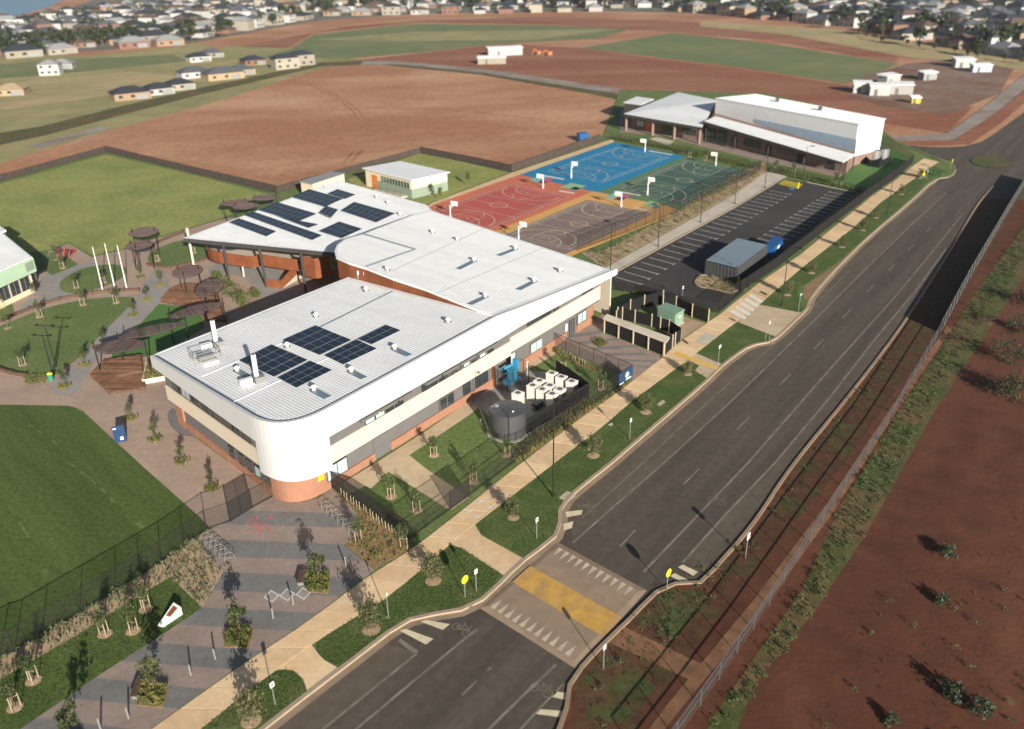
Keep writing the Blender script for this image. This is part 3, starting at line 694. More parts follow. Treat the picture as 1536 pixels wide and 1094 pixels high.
for q, m in (([(793,270.5),(806,265),(818,268),(806,273.5)], 'inlay_aqua'),([(806,265),(812,262.5),(824,265),(818,268)], 'inlay_blue'),([(806,273.5),(812,271),(822,273),(815,275.5)], 'inlay_navy'),([(812,271),(822,266.5),(831,268.5),(822,273)], 'inlay_pink'),
             ([(839,281.5),(856,274.5),(880,279),(866,284.5)], 'inlay_mint'),([(853,284),(862,280.5),(871,282),(863,287)], 'inlay_teal'),
             ([(907,296),(921,289.5),(931,292),(918,298)], 'inlay_aqua'),([(921,289.5),(928,286.5),(940,289),(931,292)], 'inlay_blue'),([(920,299),(930,295),(940,297.5),(931,301)], 'inlay_navy'),([(930,295),(938,291),(946,293.5),(940,297.5)], 'inlay_pink'),
             ([(963,307),(976,301.5),(990,304.5),(976,310)], 'inlay_mint'),([(976,311),(984,308),(991,310),(984,314)], 'inlay_teal')):
    MB().poly(pl(q, .024)).build('colour_tile', m, cb)
def court_lines(par, px4, m, W_=15.25, L_=30.5, z=.026, extra=None):
    """line marking mapped onto a court given its far-left, far-right, near-right, near-left corners"""
    P = pl(px4, z)
    def mp(u, v):    # u 0..W across, v 0..L from far to near
        a = P[0].lerp(P[1], u/W_); b = P[3].lerp(P[2], u/W_); return a.lerp(b, v/L_)
    def line(pts, w, mm, zz):
        mb = MB(); Q = [mp(*p) for p in pts]; Lf = []; Rt = []
        for i, p in enumerate(Q):
            a = Q[max(i-1,0)]; b = Q[min(i+1,len(Q)-1)]; d = (b-a).normalized(); nr = Vector((-d.y, d.x, 0))*(w/2)
            Lf.append(p+nr); Rt.append(p-nr)
        mb.ribbon(Lf, Rt, zz); mb.build('court_line', mm, par)
    def arc(cx, cy, r, a0, a1, w, mm, zz, n=20):
        line([(cx+r*math.cos(R(a0+(a1-a0)*i/n)), cy+r*math.sin(R(a0+(a1-a0)*i/n))) for i in range(n+1)], w, mm, zz)
    w = .15
    line([(0,0),(W_,0),(W_,L_),(0,L_),(0,0)], w, m, z)
    for v in (L_/3, 2*L_/3): line([(0,v),(W_,v)], .08, m, z+.002)
    c = W_/2
    arc(c, L_/2, 1.8, 0, 360, w, 'paint_cream', z+.004)
    line([(.6,1.2),(W_-.6,1.2)], .09, 'paint_cream', z+.004); line([(.6,L_-1.2),(W_-.6,L_-1.2)], .09, 'paint_cream', z+.004)
    line([(.9,1.2),(.9,L_-1.2)], .10, 'paint_cream', z+.006); line([(W_-.9,1.2),(W_-.9,L_-1.2)], .10, 'paint_cream', z+.006)
    line([(.9,L_/2),(W_-.9,L_/2)], .12, 'paint_cream', z+.006)
    for v0, sg in ((1.2, 1), (L_-1.2, -1)):
        arc(c, v0+sg*1.0, 6.6, 0, 180*sg, w, 'paint_cream', z+.008)
        line([(c-2.45,v0),(c-2.45,v0+sg*5.8),(c+2.45,v0+sg*5.8),(c+2.45,v0)], .12, 'paint_cream', z+.010)
        arc(c, v0+sg*5.8, 1.8, 0, 180*sg, .12, 'paint_cream', z+.012)
        arc(c, v0+sg*1.4, 1.25, 0, 180*sg, .12, 'paint_cream', z+.012, 10)
        arc(c, v0-sg*1.2, 4.9, 0, 180*sg, .10, m, z+.014)
court_lines(cb, [(926.9,221),(1004.3,236),(902.7,274.6),(821.5,256.9)], 'paint_pale')
court_lines(cr, [(764.4,277),(853,294.8),(729.7,344.5),(636,322)], 'paint_pale')
court_lines(cy, [(882.4,302.6),(973,321),(852.8,374.5),(757,352.5)], 'paint_pale')
court_lines(cg, [(1028.9,241),(1118,259),(1022,306),(932,282.5)], 'paint_pale')
for q in ([(814,262.5),(847,268.5),(846,270),(813,264)],[(839,285.5),(862,289.5),(861,291),(838,287)],[(926,286.5),(961,292.5),(960,294),(925,288)],[(953,311),(976,316),(975,317.5),(952,312.5)],[(974,226),(1009,232),(1008,233),(973,227)]):
    MB().poly(pl(q, .045)).build('painted_lettering', 'paint_white', cb)
sheet('court_path', [(560,362),(648,304.5),(766,260),(918,209),(922,213),(780,262),(648,308),(570,366)], 'path_concrete', .014)

# ------------------------------------------------------------------ car park
lot = sheet('car_park', [(903,421),(920,411),(1066.7,331),(1101.7,312),(1167.7,272.5),(1172,268),(1211,274),(1288,290),(1235,332),(1195,364),(1150,400),(1112,441),(1080,467),(1025,452),(952,433)], 'asphalt_new', .008)
sheet('lot_path', [(890,414),(905,403.5),(1030,333),(1100,293),(1150,257.5),(1181,264.5),(1168,272.5),(1102,312),(1067,331),(920,411.5),(903,421)], 'pale_concrete', .016)
bed5_px = [(870,378),(900,379),(957,349),(995,330),(1042,300),(1100,264),(1145,243),(1151,257),(1100,292),(1030,332),(905,402)]
sheet('planting_bed', bed5_px, 'gravel_tan', .014)
bed6_px = [(1289,289),(1301,291),(1238,340),(1155,404),(1116,436),(1108,432),(1150,399),(1195,363),(1235,331)]
sheet('planting_bed', bed6_px, 'gravel_tan', .014)
bed7_px = [(1042,424),(1046,417),(1052,413),(1062,414),(1104,425),(1112,420),(1116,428),(1098,442),(1068,434),(1052,432),(1045,429)]
sheet('island_bed', bed7_px, 'gravel_tan', .10)
MB().strip(smoothline(pl(bed7_px+[bed7_px[0]]), 1), .16, 0, .14).build('island_kerb', 'kerb', lot)
MB().strip(pl([(920,411),(1066.7,331),(1101.7,312),(1167.7,272.5)]), .16, 0, .12).build('lot_kerb', 'kerb', lot)
MB().strip(pl([(1211,274),(1288,290),(1235,332),(1195,364),(1150,400)]), .16, 0, .12).build('lot_kerb', 'pale_concrete', lot)
bayT = [(961.3,426.8),(974,418.5),(986.7,411.2),(998.8,403.8),(1010.9,396.4)]+[(1010.9+63.9*k/6,396.4-38*k/6) for k in range(1,6)]+[(1074.8,358.4),(1084.5,352.8),(1093.8,347.3),(1102.6,341.8),(1111.1,336.6),(1119.5,331.7),(1127.6,326.6),(1135.5,321.9),(1143.2,317.3),(1150.4,312.8),(1157.9,308.4),(1165.7,304.3),(1172.8,299.9),(1179.2,295.8),(1185.8,291.9)]
b0w, b1w = at(*bayT[0]), at(920.7,414.6); bv = (b1w-b0w)
for i, p in enumerate(bayT):
    A = at(*p, .014); B = A + bv*(.93 if i else 1.0); d = (B-A).normalized(); nr = Vector((-d.y, d.x, 0))
    MB().poly([A+nr*.055, A-nr*.055, B-nr*.055, B+nr*.055]).build('bay_line', 'paint_white', lot)
    MB().poly([A+nr*.45-d*.06, A-nr*.45-d*.06, A-nr*.45+d*.06, A+nr*.45+d*.06]).build('bay_tee', 'paint_white', lot)
bayR = [(1243.9,288.0),(1238,292.4),(1232.4,296.7),(1225.6,300.4),(1219.3,304.6),(1213.1,308.5),(1206.6,312.8),(1200.2,317),(1193.1,321.9),(1186,326.3),(1179,331.2),(1171.4,336.3),(1163.8,341.4),(1155.9,346.4),(1147.4,352),(1138,358)]
for p in bayR:
    A = at(*p, .014); B = A - bv*.95; d = (B-A).normalized(); nr = Vector((-d.y, d.x, 0))
    MB().poly([A+nr*.055, A-nr*.055, B-nr*.055, B+nr*.055]).build('bay_line', 'paint_white', lot)
    MB().poly([A+nr*.45-d*.06, A-nr*.45-d*.06, A-nr*.45+d*.06, A+nr*.45+d*.06]).build('bay_tee', 'paint_white', lot)
hq = [(1168,276),(1177,269.5),(1205,276.5),(1196,283.5)]
hw = pl(hq, .016)
for i in range(9):
    a, b = i/9, i/9+.05
    MB().poly([hw[0].lerp(hw[1], a), hw[3].lerp(hw[2], min(a+.04,1)), hw[3].lerp(hw[2], min(b+.04,1)), hw[0].lerp(hw[1], b)]).build('hatch_bar', 'yellow_paint', lot)
for i in range(8):
    a = i/8
    MB().poly([(p.x, p.y, .019) for p in (hw[0].lerp(hw[3], a), hw[0].lerp(hw[3], a+.03), hw[1].lerp(hw[2], a+.03), hw[1].lerp(hw[2], a))]).build('hatch_bar', 'yellow_paint', lot)
MB().poly(pl([(1183,284),(1189,281),(1194,282.5),(1188,285.5)], .017)).build('access_symbol', 'sky_blue', lot)
sheet('hall_lawn', [(1255,270),(1300,232),(1345,228),(1368,243),(1300,292),(1240,281)], 'turf', .012)
sheet('hall_forecourt', [(930,198),(1000,206),(1060,222),(1150,243),(1262,267),(1290,250),(1320,232),(1330,222),(1100,165),(930,165)], 'paver_pink', .008)
sheet('hall_lawn', [(1000,216),(1040,222),(1090,234),(1105,243),(1070,240),(1010,226)], 'lawn', .014)
sheet('hall_lawn', [(1168,250),(1200,252),(1258,267),(1250,284),(1215,272),(1175,262)], 'lawn', .014)
sheet('hall_path', [(974,208),(986,206),(1012,212),(1003,218),(992,215)], 'pale_concrete', .016)
sheet('middle_lawn', [(520,270),(632,229),(764,259),(650,302),(620,315),(560,292)], 'lawn_dry', .010)
# ------------------------------------------------------------------ building helpers
def plane3(a, b, c):
    n = (b-a).cross(c-a).normalized()
    return a, (n if n.z > 0 else -n)
def zon(plane, p):
    o, n = plane; return o.z - (n.x*(p[0]-o.x) + n.y*(p[1]-o.y))/n.z
def onp(plane, px, py): return on_plane(px, py, plane[0], plane[1])
def bez(a, c, b, n=10):
    return [a.lerp(c, i/n).lerp(c.lerp(b, i/n), i/n) for i in range(n+1)]
def isect(p, d, q, e):
    k = d.x*e.y - d.y*e.x; t = ((q.x-p.x)*e.y - (q.y-p.y)*e.x)/k; return Vector((p.x+d.x*t, p.y+d.y*t, 0))
def ribs(poly, plane, ang, step, parent, w=.06, h=.045, name='roof_ribs', m='roof_rib'):
    """standing ribs clipped to the roof outline"""
    d = Vector((math.cos(ang), math.sin(ang))); nn = Vector((-d.y, d.x)); mb = MB()
    off = [Vector(p[:2]).dot(nn) for p in poly]; t = min(off)+step*.5
    while t < max(off):
        xs = []
        for i in range(len(poly)):
            a, b = Vector(poly[i][:2]), Vector(poly[(i+1) % len(poly)][:2]); fa, fb = a.dot(nn)-t, b.dot(nn)-t
            if (fa > 0) != (fb > 0): xs.append((a.lerp(b, fa/(fa-fb))).dot(d))
        xs.sort()
        for x0, x1 in zip(xs[::2], xs[1::2]):
            if x1-x0 < .6: continue
            P = []
            for x in (x0+.1, x1-.1):
                for s_ in (-w/2, w/2):
                    q = d*x + nn*(t+s_); P.append(Vector((q.x, q.y, zon(plane, q)+.004)))
            up = Vector((0, 0, h)); a, b, c, e = P
            mb.add([a, b, e, c, a+up, b+up, e+up, c+up], [(4,5,6,7),(0,1,5,4),(1,2,6,5),(2,3,7,6),(3,0,4,7)])
        t += step
    return stuff(mb.build(name, m, parent))
def wallbox(mb, A, B, z0, z1, th, out=0.0):
    """box standing on the line A-B, pushed outwards (to the right of A->B) by out"""
    A = Vector(A[:2]); B = Vector(B[:2]); d = (B-A).normalized(); n = Vector((d.y, -d.x))
    p = [A+n*(out-th/2), B+n*(out-th/2), B+n*(out+th/2), A+n*(out+th/2)]
    mb.prism([(q.x, q.y) for q in p], z0, z1); return mb
def window(parent, A, B, z0, z1, out=.06, pane='glass_dark', frame='grey_clad', mull=1, fw=.06):
    """framed window on a wall line: frame bars proud of the pane"""
    A = Vector(A[:2]); B = Vector(B[:2]); d = (B-A).normalized()
    f = MB()
    wallbox(f, A, B, z0-fw, z0, .10, out); wallbox(f, A, B, z1, z1+fw, .10, out)
    L = (B-A).length
    for k in range(mull+1):
        c = A + d*(L*k/mull); wallbox(f, c-d*fw/2, c+d*fw/2, z0, z1, .10, out+.002)
    fo = f.build('window', frame, parent)
    for k in range(mull):
        wallbox_ = MB(); wallbox(wallbox_, A+d*(L*k/mull+fw/2), A+d*(L*(k+1)/mull-fw/2), z0, z1, .03, out)
        wallbox_.build('pane', pane if isinstance(pane, str) else pane[k], fo)
    return fo

# ------------------------------------------------------------------ main school building
U0, U1, U2, U4 = at(253.7,597.4,3.05), at(394,699,3.05), at(495.4,694.5,3.05), at(898.4,448.8,3.35)
fd = (U4-U2); fd.z = 0; fd.normalize(); ld = (U1-U0); ld.z = 0; ld.normalize()
fn = Vector((fd.y, -fd.x, 0)); lnn = Vector((ld.y, -ld.x, 0))      # outward normals: front, left end (right of direction)
UC = isect(U1, ld, U2, fd)
arcU = bez(U1, UC, U2, 12)
A3, B3, C3 = at(233,538,7.3), at(523,416,7.4), at(741,474,8.85)
RP = plane3(A3, B3, C3)                      # front wing roof
E3 = at(917,405,6.6); W3 = at(505,372,9.5)
MP = plane3(at(741,474,8.95), E3, W3)        # middle wing roof
bld = thing('school_building', 'large white-roofed school building with rounded white corner and orange brick base', 'building', (UC.x, UC.y, 0))
def frontpt(px, py):   # pixel on the front wall plane
    return on_plane(px, py, U2, fn)
flat = lambda v, z=0: Vector((v.x, v.y, z))
Cp = flat(U2) + fd*((C3-U2).dot(fd)); Ep = flat(U2) + fd*((E3-U2).dot(fd))
# upper floor and ground floor bodies
up_poly = [U0] + arcU + [U4, U4 - fn*14, B3 + fd*4, B3 - fn*.6, U0 - lnn*1.0]
MB().prism([(p.x, p.y) for p in ([U0]+arcU+[Cp, B3+Vector((.3,-.3,0))])], 3.0, 6.6).build('upper_wall', 'grey_clad', bld)
MB().prism([(p.x, p.y) for p in [Cp, flat(U4), flat(U4)-fn*20, flat(W3)+Vector((3,2,0)), B3]], 3.0, 6.0).build('upper_wall', 'grey_clad', bld)
G0, G1, G2, G3 = at(271,634.6), at(411,743), at(496,732), at(886,485)
gd = (G3-G2).normalized(); gl = (G1-G0).normalized(); GC = isect(G1, gl, G2, gd)
arcG = bez(G1, GC, G2, 12)
MB().prism([(p.x, p.y) for p in ([G0]+arcG+[G3, G3-fn*14, B3])], .01, 3.01).build('ground_wall', 'grey_clad', bld)
gn = Vector((gd.y, -gd.x, 0)); gln = Vector((gl.y, -gl.x, 0))
# brick: curved corner full height, dado elsewhere, piers
MB().strip([p for p in arcG], .30, .0, 2.7).build('brick_corner', 'brick_orange', bld)
mb = MB(); wallbox(mb, G0, G1, 0, .85, .24, .05); mb.build('brick_dado', 'brick_orange', bld)
mb = MB(); wallbox(mb, G0-gl*.1, G0+gl*1.6, 0, 3.0, .26, .06); mb.build('brick_pier', 'brick_orange', bld)
def gfront(px, py): return on_plane(px, py, G2, gn)
def gspan(x0, x1):
    f = lambda x: G2 + gd*((gfront(x, 733-(x-496)*(733-485)/390.0)-G2).dot(gd))
    return f(x0), f(x1)
for x0, x1, h in ((499,562,.85),(586,742,.95),(765,848,1.0),(864,884,1.05)):
    a, b = gspan(x0, x1); mb = MB(); wallbox(mb, a, b, 0, h, .24, .06); mb.build('brick_dado', 'brick_orange', bld)
a, b = gspan(878,888); mb = MB(); wallbox(mb, a, b, 0, 3.2, .28, .07); mb.build('brick_pier', 'brick_orange', bld)
mb = MB(); wallbox(mb, G3-gn*6, G3, 0, 3.2, .28, .03); mb.build('brick_end', 'brick_orange', bld)
# cream bands
mb = MB(); wallbox(mb, U0-ld*.05, U1, 2.98, 4.66, .22, .02); mb.build('cream_band', 'cream_clad', bld)
mb = MB(); wallbox(mb, U0-lnn*5.0, U0+lnn*.12, 2.98, 4.66, .22, .0); mb.build('cream_band', 'cream_clad', bld)
S1 = frontpt(765,520); S1 = flat(U2)+fd*((S1-U2).dot(fd))
mb = MB(); wallbox(mb, U2, S1, 2.98, 4.78, .22, .02); mb.build('cream_band', 'cream_clad', bld)
mb = MB(); wallbox(mb, S1, U4, 3.42, 5.25, .26, .05); mb.build('cream_band', 'cream_clad', bld)
mb = MB(); wallbox(mb, U4, U4-fn*14, 3.42, 5.25, .26, .05); mb.build('cream_band', 'cream_clad', bld)
# white fascia: parapet all round plus the dropped curved corner
F0 = Vector((-38.35, 83.62, 0))
fl_line = [F0] + [p + (lnn*.28 if i == 0 else Vector((0,0,0))) for i, p in enumerate([])]
off = .30
Fa = flat(U1)+lnn*off; Fb = flat(U2)+fn*off
FX = isect(Fa, ld, Fb, fd)
arcF = bez(Fa, FX, Fb, 14)
E_out = Ep + fn*off + fd*1.0
fline = [F0] + resample([F0, Fa], n=6)[1:-1] + arcF + resample([Fb, Cp+fn*off], n=8)[1:] + resample([Cp+fn*off, E_out], n=6)[1:]
nC = 1+5+15+8
ztop = []
for i, p in enumerate(fline):
    if i < nC: ztop.append(zon(RP, p)+.16)
    else: ztop.append(zon(MP, p)+.05)
zc = ztop[nC-1]
zbot = [6.05 if i < nC else 6.3 + (5.75-6.3)*(i-nC+1)/6 for i in range(len(fline))]
MB().strip(fline, .34, zbot, ztop).build('fascia', 'fascia_white', bld)
corner = [p + (p-flat(UC)).normalized()*0 for p in arcF]
MB().strip([flat(U1)+lnn*.16 - ld*.0] + bez(flat(U1)+lnn*.16, isect(flat(U1)+lnn*.16, ld, flat(U2)+fn*.16, fd), flat(U2)+fn*.16, 14)[1:], .30, 2.55, 6.3).build('corner_panel', 'fascia_white', bld)
MB().strip([F0, F0 - lnn*1.0 + Vector((-.2,.3,0)), flat(B3)], .2, [6.4,6.4,6.5], [zon(RP,F0)+.05, zon(RP,F0)+.05, zon(RP,B3)+.02]).build('rear_fascia', 'fascia_white', bld)
# front wing roof
rp_line = [F0] + [p for p in arcF] + [Cp+fn*off*.4, B3]
inner = []
cen = sum((flat(p) for p in (F0, FX, Cp, B3)), Vector())/4
roof_pts = [F0] + arcF + [Cp + fn*.15, flat(B3)]
roof3 = [Vector((p.x, p.y, zon(RP, p))) for p in roof_pts]
rf = MB().slab(roof3, .25).build('roof', 'roof_white', bld)
inset_pts = []
for p in roof_pts:
    v = (cen-flat(p)); inset_pts.append(flat(p)+v.normalized()*.75)
ribs(inset_pts, RP, math.atan2((F0-FX).y, (F0-FX).x), .34, rf)
g3 = [Vector((p.x, p.y, 0)) for p in fline[:nC]]
gin = []
for i, p in enumerate(g3):
    a = g3[max(i-1,0)]; b = g3[min(i+1,len(g3)-1)]; d = (b-a).normalized(); gin.append(p + Vector((-d.y, d.x, 0))*.36)
gb = MB()
for i in range(len(gin)-1):
    a, b = gin[i], gin[i+1]; d = (b-a).normalized(); n_ = Vector((-d.y, d.x, 0))*.2
    gb.face([Vector((q.x, q.y, zon(RP, q)+.012)) for q in (a-n_*.6, b-n_*.6, b+n_, a+n_)])
gb.build('box_gutter', 'gutter_blue', rf)
# capping seam lines on the front wing roof
def seam(px0, px1, plane, w, m, par, h=.06, name='roof_seam'):
    a, b = onp(plane, *px0), onp(plane, *px1); d = (b-a); d.normalize(); n_ = Vector((-d.y, d.x, 0))*w/2; up = plane[1]*h
    MB().add  # noqa
    q = MB(); q.add([a-n_, b-n_, b+n_, a+n_, a-n_+up, b-n_+up, b+n_+up, a+n_+up], [(4,5,6,7),(0,1,5,4),(1,2,6,5),(2,3,7,6),(3,0,4,7)])
    return q.build(name, m, par)
seam((476,493),(589,437), RP, .28, 'gutter_blue', rf, .03)
seam((302,565),(476,493), RP, .12, 'roof_rib', rf, .06)
seam((351,603),(545,513), RP, .10, 'roof_rib', rf, .06)
# middle wing roof
mid_px = [(917,405),(648,316),(623,321),(592,332.5),(544.5,351),(517,358.7),(505.8,367),(501.5,377),(504,385.5),(523,393.8),(549,401.7),(589,417.4),(637.6,433.2),(700,458.3),(741,474)]
mid3 = [onp(MP, *p) for p in mid_px]
mr = MB().slab(mid3, .30).build('roof', 'roof_white', bld)
ribs([p.lerp(sum(mid3, Vector())/len(mid3), .025) for p in mid3], MP, math.atan2((mid3[0]-mid3[-1]).y, (mid3[0]-mid3[-1]).x)+math.pi/2, .40, mr, h=.03)
seam((545,351.5),(622,374), MP, .5, 'gutter_blue', mr, .02); seam((622,374),(548,400), MP, .5, 'louvre', mr, .02)
seam((690,366),(738,381), MP, .15, 'roof_rib', mr, .04)
# rust-red side wall of the middle wing with rounded end
cw = [onp(MP, *p) for p in mid_px[5:]]
cwi = [p + (sum(mid3, Vector())/len(mid3)-p).normalized()*.25 for p in cw]
MB().strip([(p.x, p.y) for p in cwi], .2, [0.02]*len(cwi), [p.z-.28 for p in cw]).build('rust_wall', 'corten', bld)
bw = [onp(MP, *p) for p in mid_px[:6]]
MB().strip([(p.x, p.y) for p in bw], .2, [.02]*6, [p.z-.28 for p in bw]).build('back_wall', 'cream_clad', bld)
# switchboards on the rust wall
for px_, py_ in ((541,417),(550,418)):
    p = onp(RP, px_, py_); MB().box(p+Vector((-.1,-.4,.7)), (.7,.35,1.1), .65).build('switchboard', 'metal_grey', bld)
    MB().box(p+Vector((-.1,-.55,.95)), (.5,.3,.45), .65).build('switchboard', 'white', bld)
# north-west wing: floating roof on columns
NZ = 6.6
nw = pl([(276,357),(507.5,272.5),(640,309),(650,319),(505,379)], NZ)
nw[1].z += .25; nw[2].z += .1
NP = plane3(nw[0], nw[1], nw[4])
nw = [Vector((p.x, p.y, zon(NP, p))) for p in pl([(276,357),(507.5,272.5),(640,309),(650,319),(505,379)], NZ)]
nr_ = MB().slab(nw, .22).build('roof', 'roof_white', bld)
ribs([p.lerp(sum(nw, Vector())/5, .02) for p in nw], NP, math.atan2((nw[1]-nw[0]).y, (nw[1]-nw[0]).x), .45, nr_, h=.025)
mb = MB(); wallbox(mb, nw[0], nw[4], nw[0].z-.62, nw[0].z-.03, .16, .08); mb.build('fascia', 'dark_clad', bld)
mb = MB(); wallbox(mb, nw[1], nw[0], nw[0].z-.5, nw[0].z+.0, .14, .08); mb.build('fascia', 'fascia_white', bld)
def inq(u, v):
    a = nw[0].lerp(nw[4], u); b = nw[1].lerp(nw[3], u); p = a.lerp(b, v); return (p.x, p.y)
MB().prism([inq(.16,.30), inq(.95,.24), inq(.97,.96), inq(.05,.96)], .02, 6.3).build('upper_wall', 'render_cream', bld)
mb = MB(); wallbox(mb, inq(.16,.30), inq(.95,.24), .02, 2.5, .2, .08); mb.build('ground_wall', 'brick_orange', bld)
for k in range(5):
    u = .22+k*.09
    a = Vector(inq(u, .30-.06*(u-.16)/.79)); b = Vector(inq(u+.055, .30-.06*(u+.055-.16)/.79))
    window(bld, a, b, 3.5, 5.4, .06, 'glass_dark', 'metal_grey', 2)
for k in range(4):
    u = .50+k*.05; a = Vector(inq(u, .27)); b = Vector(inq(u+.042, .268)); window(bld, a, b, .6, 2.1, .26, 'glass_pale', 'metal_grey', 1)
# balcony and stair in rust-red panels
bal_px = [(312.5,383),(314,387),(320,391),(331,394.5),(346,396.7),(380.3,401.7),(386,400),(392,397.5),(420,402.5),(448,406)]
balw = [at(x, y, 2.5) for x, y in bal_px]
MB().strip([(p.x, p.y) for p in balw], .14, 2.45, 4.25).build('balcony_panel', 'corten', bld)
MB().prism([(p.x, p.y) for p in balw] + [inq(.95,.25), inq(.16,.31)], 2.42, 2.60).build('balcony_floor', 'pale_concrete', bld)
st = [at(400,431), at(423.3,433.5), at(453,417)]
MB().strip([(p.x, p.y) for p in st], .14, [.03,.03,1.3], [1.3,1.3,3.1]).build('stair_panel', 'corten', bld)
for i in range(8):
    a = st[1].lerp(st[2], i/8); b = st[1].lerp(st[2], (i+1)/8); o_ = (st[0]-st[1]).normalized()*1.7
    MB().prism([(q.x, q.y) for q in (a, b, b+o_, a+o_)], .02, .17*(i+1)).build('stair_tread', 'pale_concrete', bld)
rb = [at(453,412,2.0), at(475,417,2.0), at(497,413,2.0)]
MB().strip([(p.x, p.y) for p in rb], .16, 1.9, 5.0).build('balcony_panel', 'corten', bld)
# columns
for px_, py_, r_, m_ in ((291,400,.22,'cream_clad'),(344,422,.20,'dark_clad'),(400,431,.22,'dark_clad'),(459,440,.20,'dark_clad'),(366,415,.16,'cream_clad')):
    b = at(px_, py_); hz = zon(NP, b)-.2
    if px_ == 366: hz = 2.5
    MB().tube((b.x, b.y, .01), (b.x+(0.0 if px_ != 400 else -.25), b.y, hz), r_*.8, r_, 10).build('column', m_, bld)
# upper windows along the front
def fwin(x, y, w, h, pane, zc_=5.35, frame='dark_clad'):
    c = frontpt(x, y); c = flat(U2)+fd*((c-U2).dot(fd))
    return window(bld, c-fd*w/2, c+fd*w/2, zc_-h/2, zc_+h/2, .06, pane, frame, 1)
for x, y in ((554,628),(569,619)): fwin(x, y, 1.25, .62, 'glass_pale', 5.15)
for x, y in ((584,613),(598,604),(638,582),(650,574),(663,567),(675,560)): fwin(x, y, 1.15, .7, 'glass_dark', 5.2)
for x, y in ((687,552),(699,545),(711,538),(723,532),(735,525)): fwin(x, y, 1.05, .62, 'glass_pale' if x in (699,723) else 'glass_dark', 5.2)
for x, y in ((795,486),(804,480),(813,475),(822,470),(833,463),(876,438.7),(884.5,434)): fwin(x, y, 1.25, .42, 'glass_dark', 5.62)
for x0, x1, y0, y1 in ((536,562,612,598),(565,590,596,582),(593,612,581,570),(634,656,560,548),(660,682,546,534),(686,708,532,520),(712,742,518,502)):
    a, b = frontpt(x0, y0+18), frontpt(x1, y1+18); a = flat(U2)+fd*((a-U2).dot(fd)); b = flat(U2)+fd*((b-U2).dot(fd))
    mb = MB(); wallbox(mb, a, b, 5.62, 5.92, .55, .32); mb.build('sun_hood', 'grey_clad', bld)
# ribbon windows on the left end
for i in range(8):
    a = U0.lerp(U1, .10+i*.105); b = U0.lerp(U1, .10+i*.105+.095)
    window(bld, a, b, 4.85, 5.85, .05, 'glass_dark' if i != 1 else 'glass_pale', 'dark_clad', 2)
# ground floor windows and doors
def gwin(x, w, z0, z1, pane, mull=1, frame='dark_clad'):
    a, _ = gspan(x, x+1); return window(bld, a-gd*w/2, a+gd*w/2, z0, z1, .16, pane, frame, mull)
gwin(507, 2.6, .95, 2.35, 'glass_pale', 2); gwin(670, 2.4, 1.0, 2.3, ['glass_dark','glass_dark'], 2, 'grey_clad'); gwin(700, 1.2, 1.1, 2.3, 'glass_dark')
gwin(722, 2.2, 1.1, 2.3, 'glass_dark', 2); gwin(768, 1.0, 1.3, 3.0, 'glass_pale'); gwin(803, 2.4, 1.15, 2.3, 'glass_pale', 2, 'metal_grey'); gwin(871, 2.2, 1.15, 2.5, 'glass_pale', 2)
a, b = gspan(853,861); dm = MB(); wallbox(dm, a, b, .02, 2.3, .1, .12); dr = dm.build('door', 'dark_clad', bld)
window(bld, a.lerp(b,.12), a.lerp(b,.88), .3, 2.1, .17, 'glass_dark', 'metal_grey', 2)
a, b = gspan(562,586); dm = MB(); wallbox(dm, a, b, .02, 2.4, .12, .05); dm.build('door', 'grey_clad', bld)
a, b = gspan(846,849); dm = MB(); wallbox(dm, a, b, 1.2, 2.2, .05, .17); dm.build('sign_board', 'white', bld)
for t in (.60, .70, .78, .86):
    a = G0.lerp(G1, t); b = G0.lerp(G1, t+.055); window(bld, a, b, 1.1, 2.2, .16, 'glass_pale' if t == .86 else 'glass_dark', 'dark_clad', 1)
mb = MB(); wallbox(mb, arcG[10], arcG[11], 1.5, 2.0, .04, .19); mb.build('sign_board', 'yellow_paint', bld)

# ------------------------------------------------------------------ solar arrays, vents and flues on the roofs
def solar(name_label, px4, plane, pw=1.02, ph=1.62, lift=.16, group='solar arrays on the school roof', nx=None, ny=None):
    P = [onp(plane, *p) + plane[1]*lift for p in px4]
    c = sum(P, Vector())/4
    t = thing('solar_array', name_label, 'solar panels', (c.x, c.y, c.z-lift), 0, group)
    e1 = ((P[1]-P[0]).length+(P[2]-P[3]).length)/2; e2 = ((P[3]-P[0]).length+(P[2]-P[1]).length)/2
    nx = nx or max(1, round(e1/ph)); ny = ny or max(1, round(e2/pw))
    def q(u, v): return P[0].lerp(P[1], u).lerp(P[3].lerp(P[2], u), v)
    for i in range(nx):
        for j in range(ny):
            u0, u1, v0, v1 = (i+.02)/nx, (i+.98)/nx, (j+.025)/ny, (j+.975)/ny
            a = [q(u0,v0), q(u1,v0), q(u1,v1), q(u0,v1)]
            MB().slab(a, .04).build('solar_panel', 'solar', t)
    rails = MB()
    for j in range(ny+1):
        v = min(max(j/ny, .012), .988); a, b = q(0, v), q(1, v); rails.tube(a-Vector((0,0,.03)), b-Vector((0,0,.03)), .035, n=4)
    for i in range(nx+1):
        v = min(max(i/nx, .01), .99); a, b = q(v, 0), q(v, 1); rails.tube(a-Vector((0,0,.03)), b-Vector((0,0,.03)), .035, n=4)
    for u in (.05, .5, .95):
        for v in (.08, .92):
            a = q(u, v); rails.tube(a, a-Vector((0,0,lift-.01)), .03, n=4)
    rails.build('mounting_rail', 'solar_line', t)
z8 = lambda *q: [(200+x/3.648, 440+y/3.648) for x, y in q]
z5 = lambda *q: [(220+x/3.648, 220+y/3.648) for x, y in q]
solar('square solar array nearest the round white corner flues on front roof', z8((580,375),(760,288),(955,372),(770,465)), RP, nx=4, ny=4)
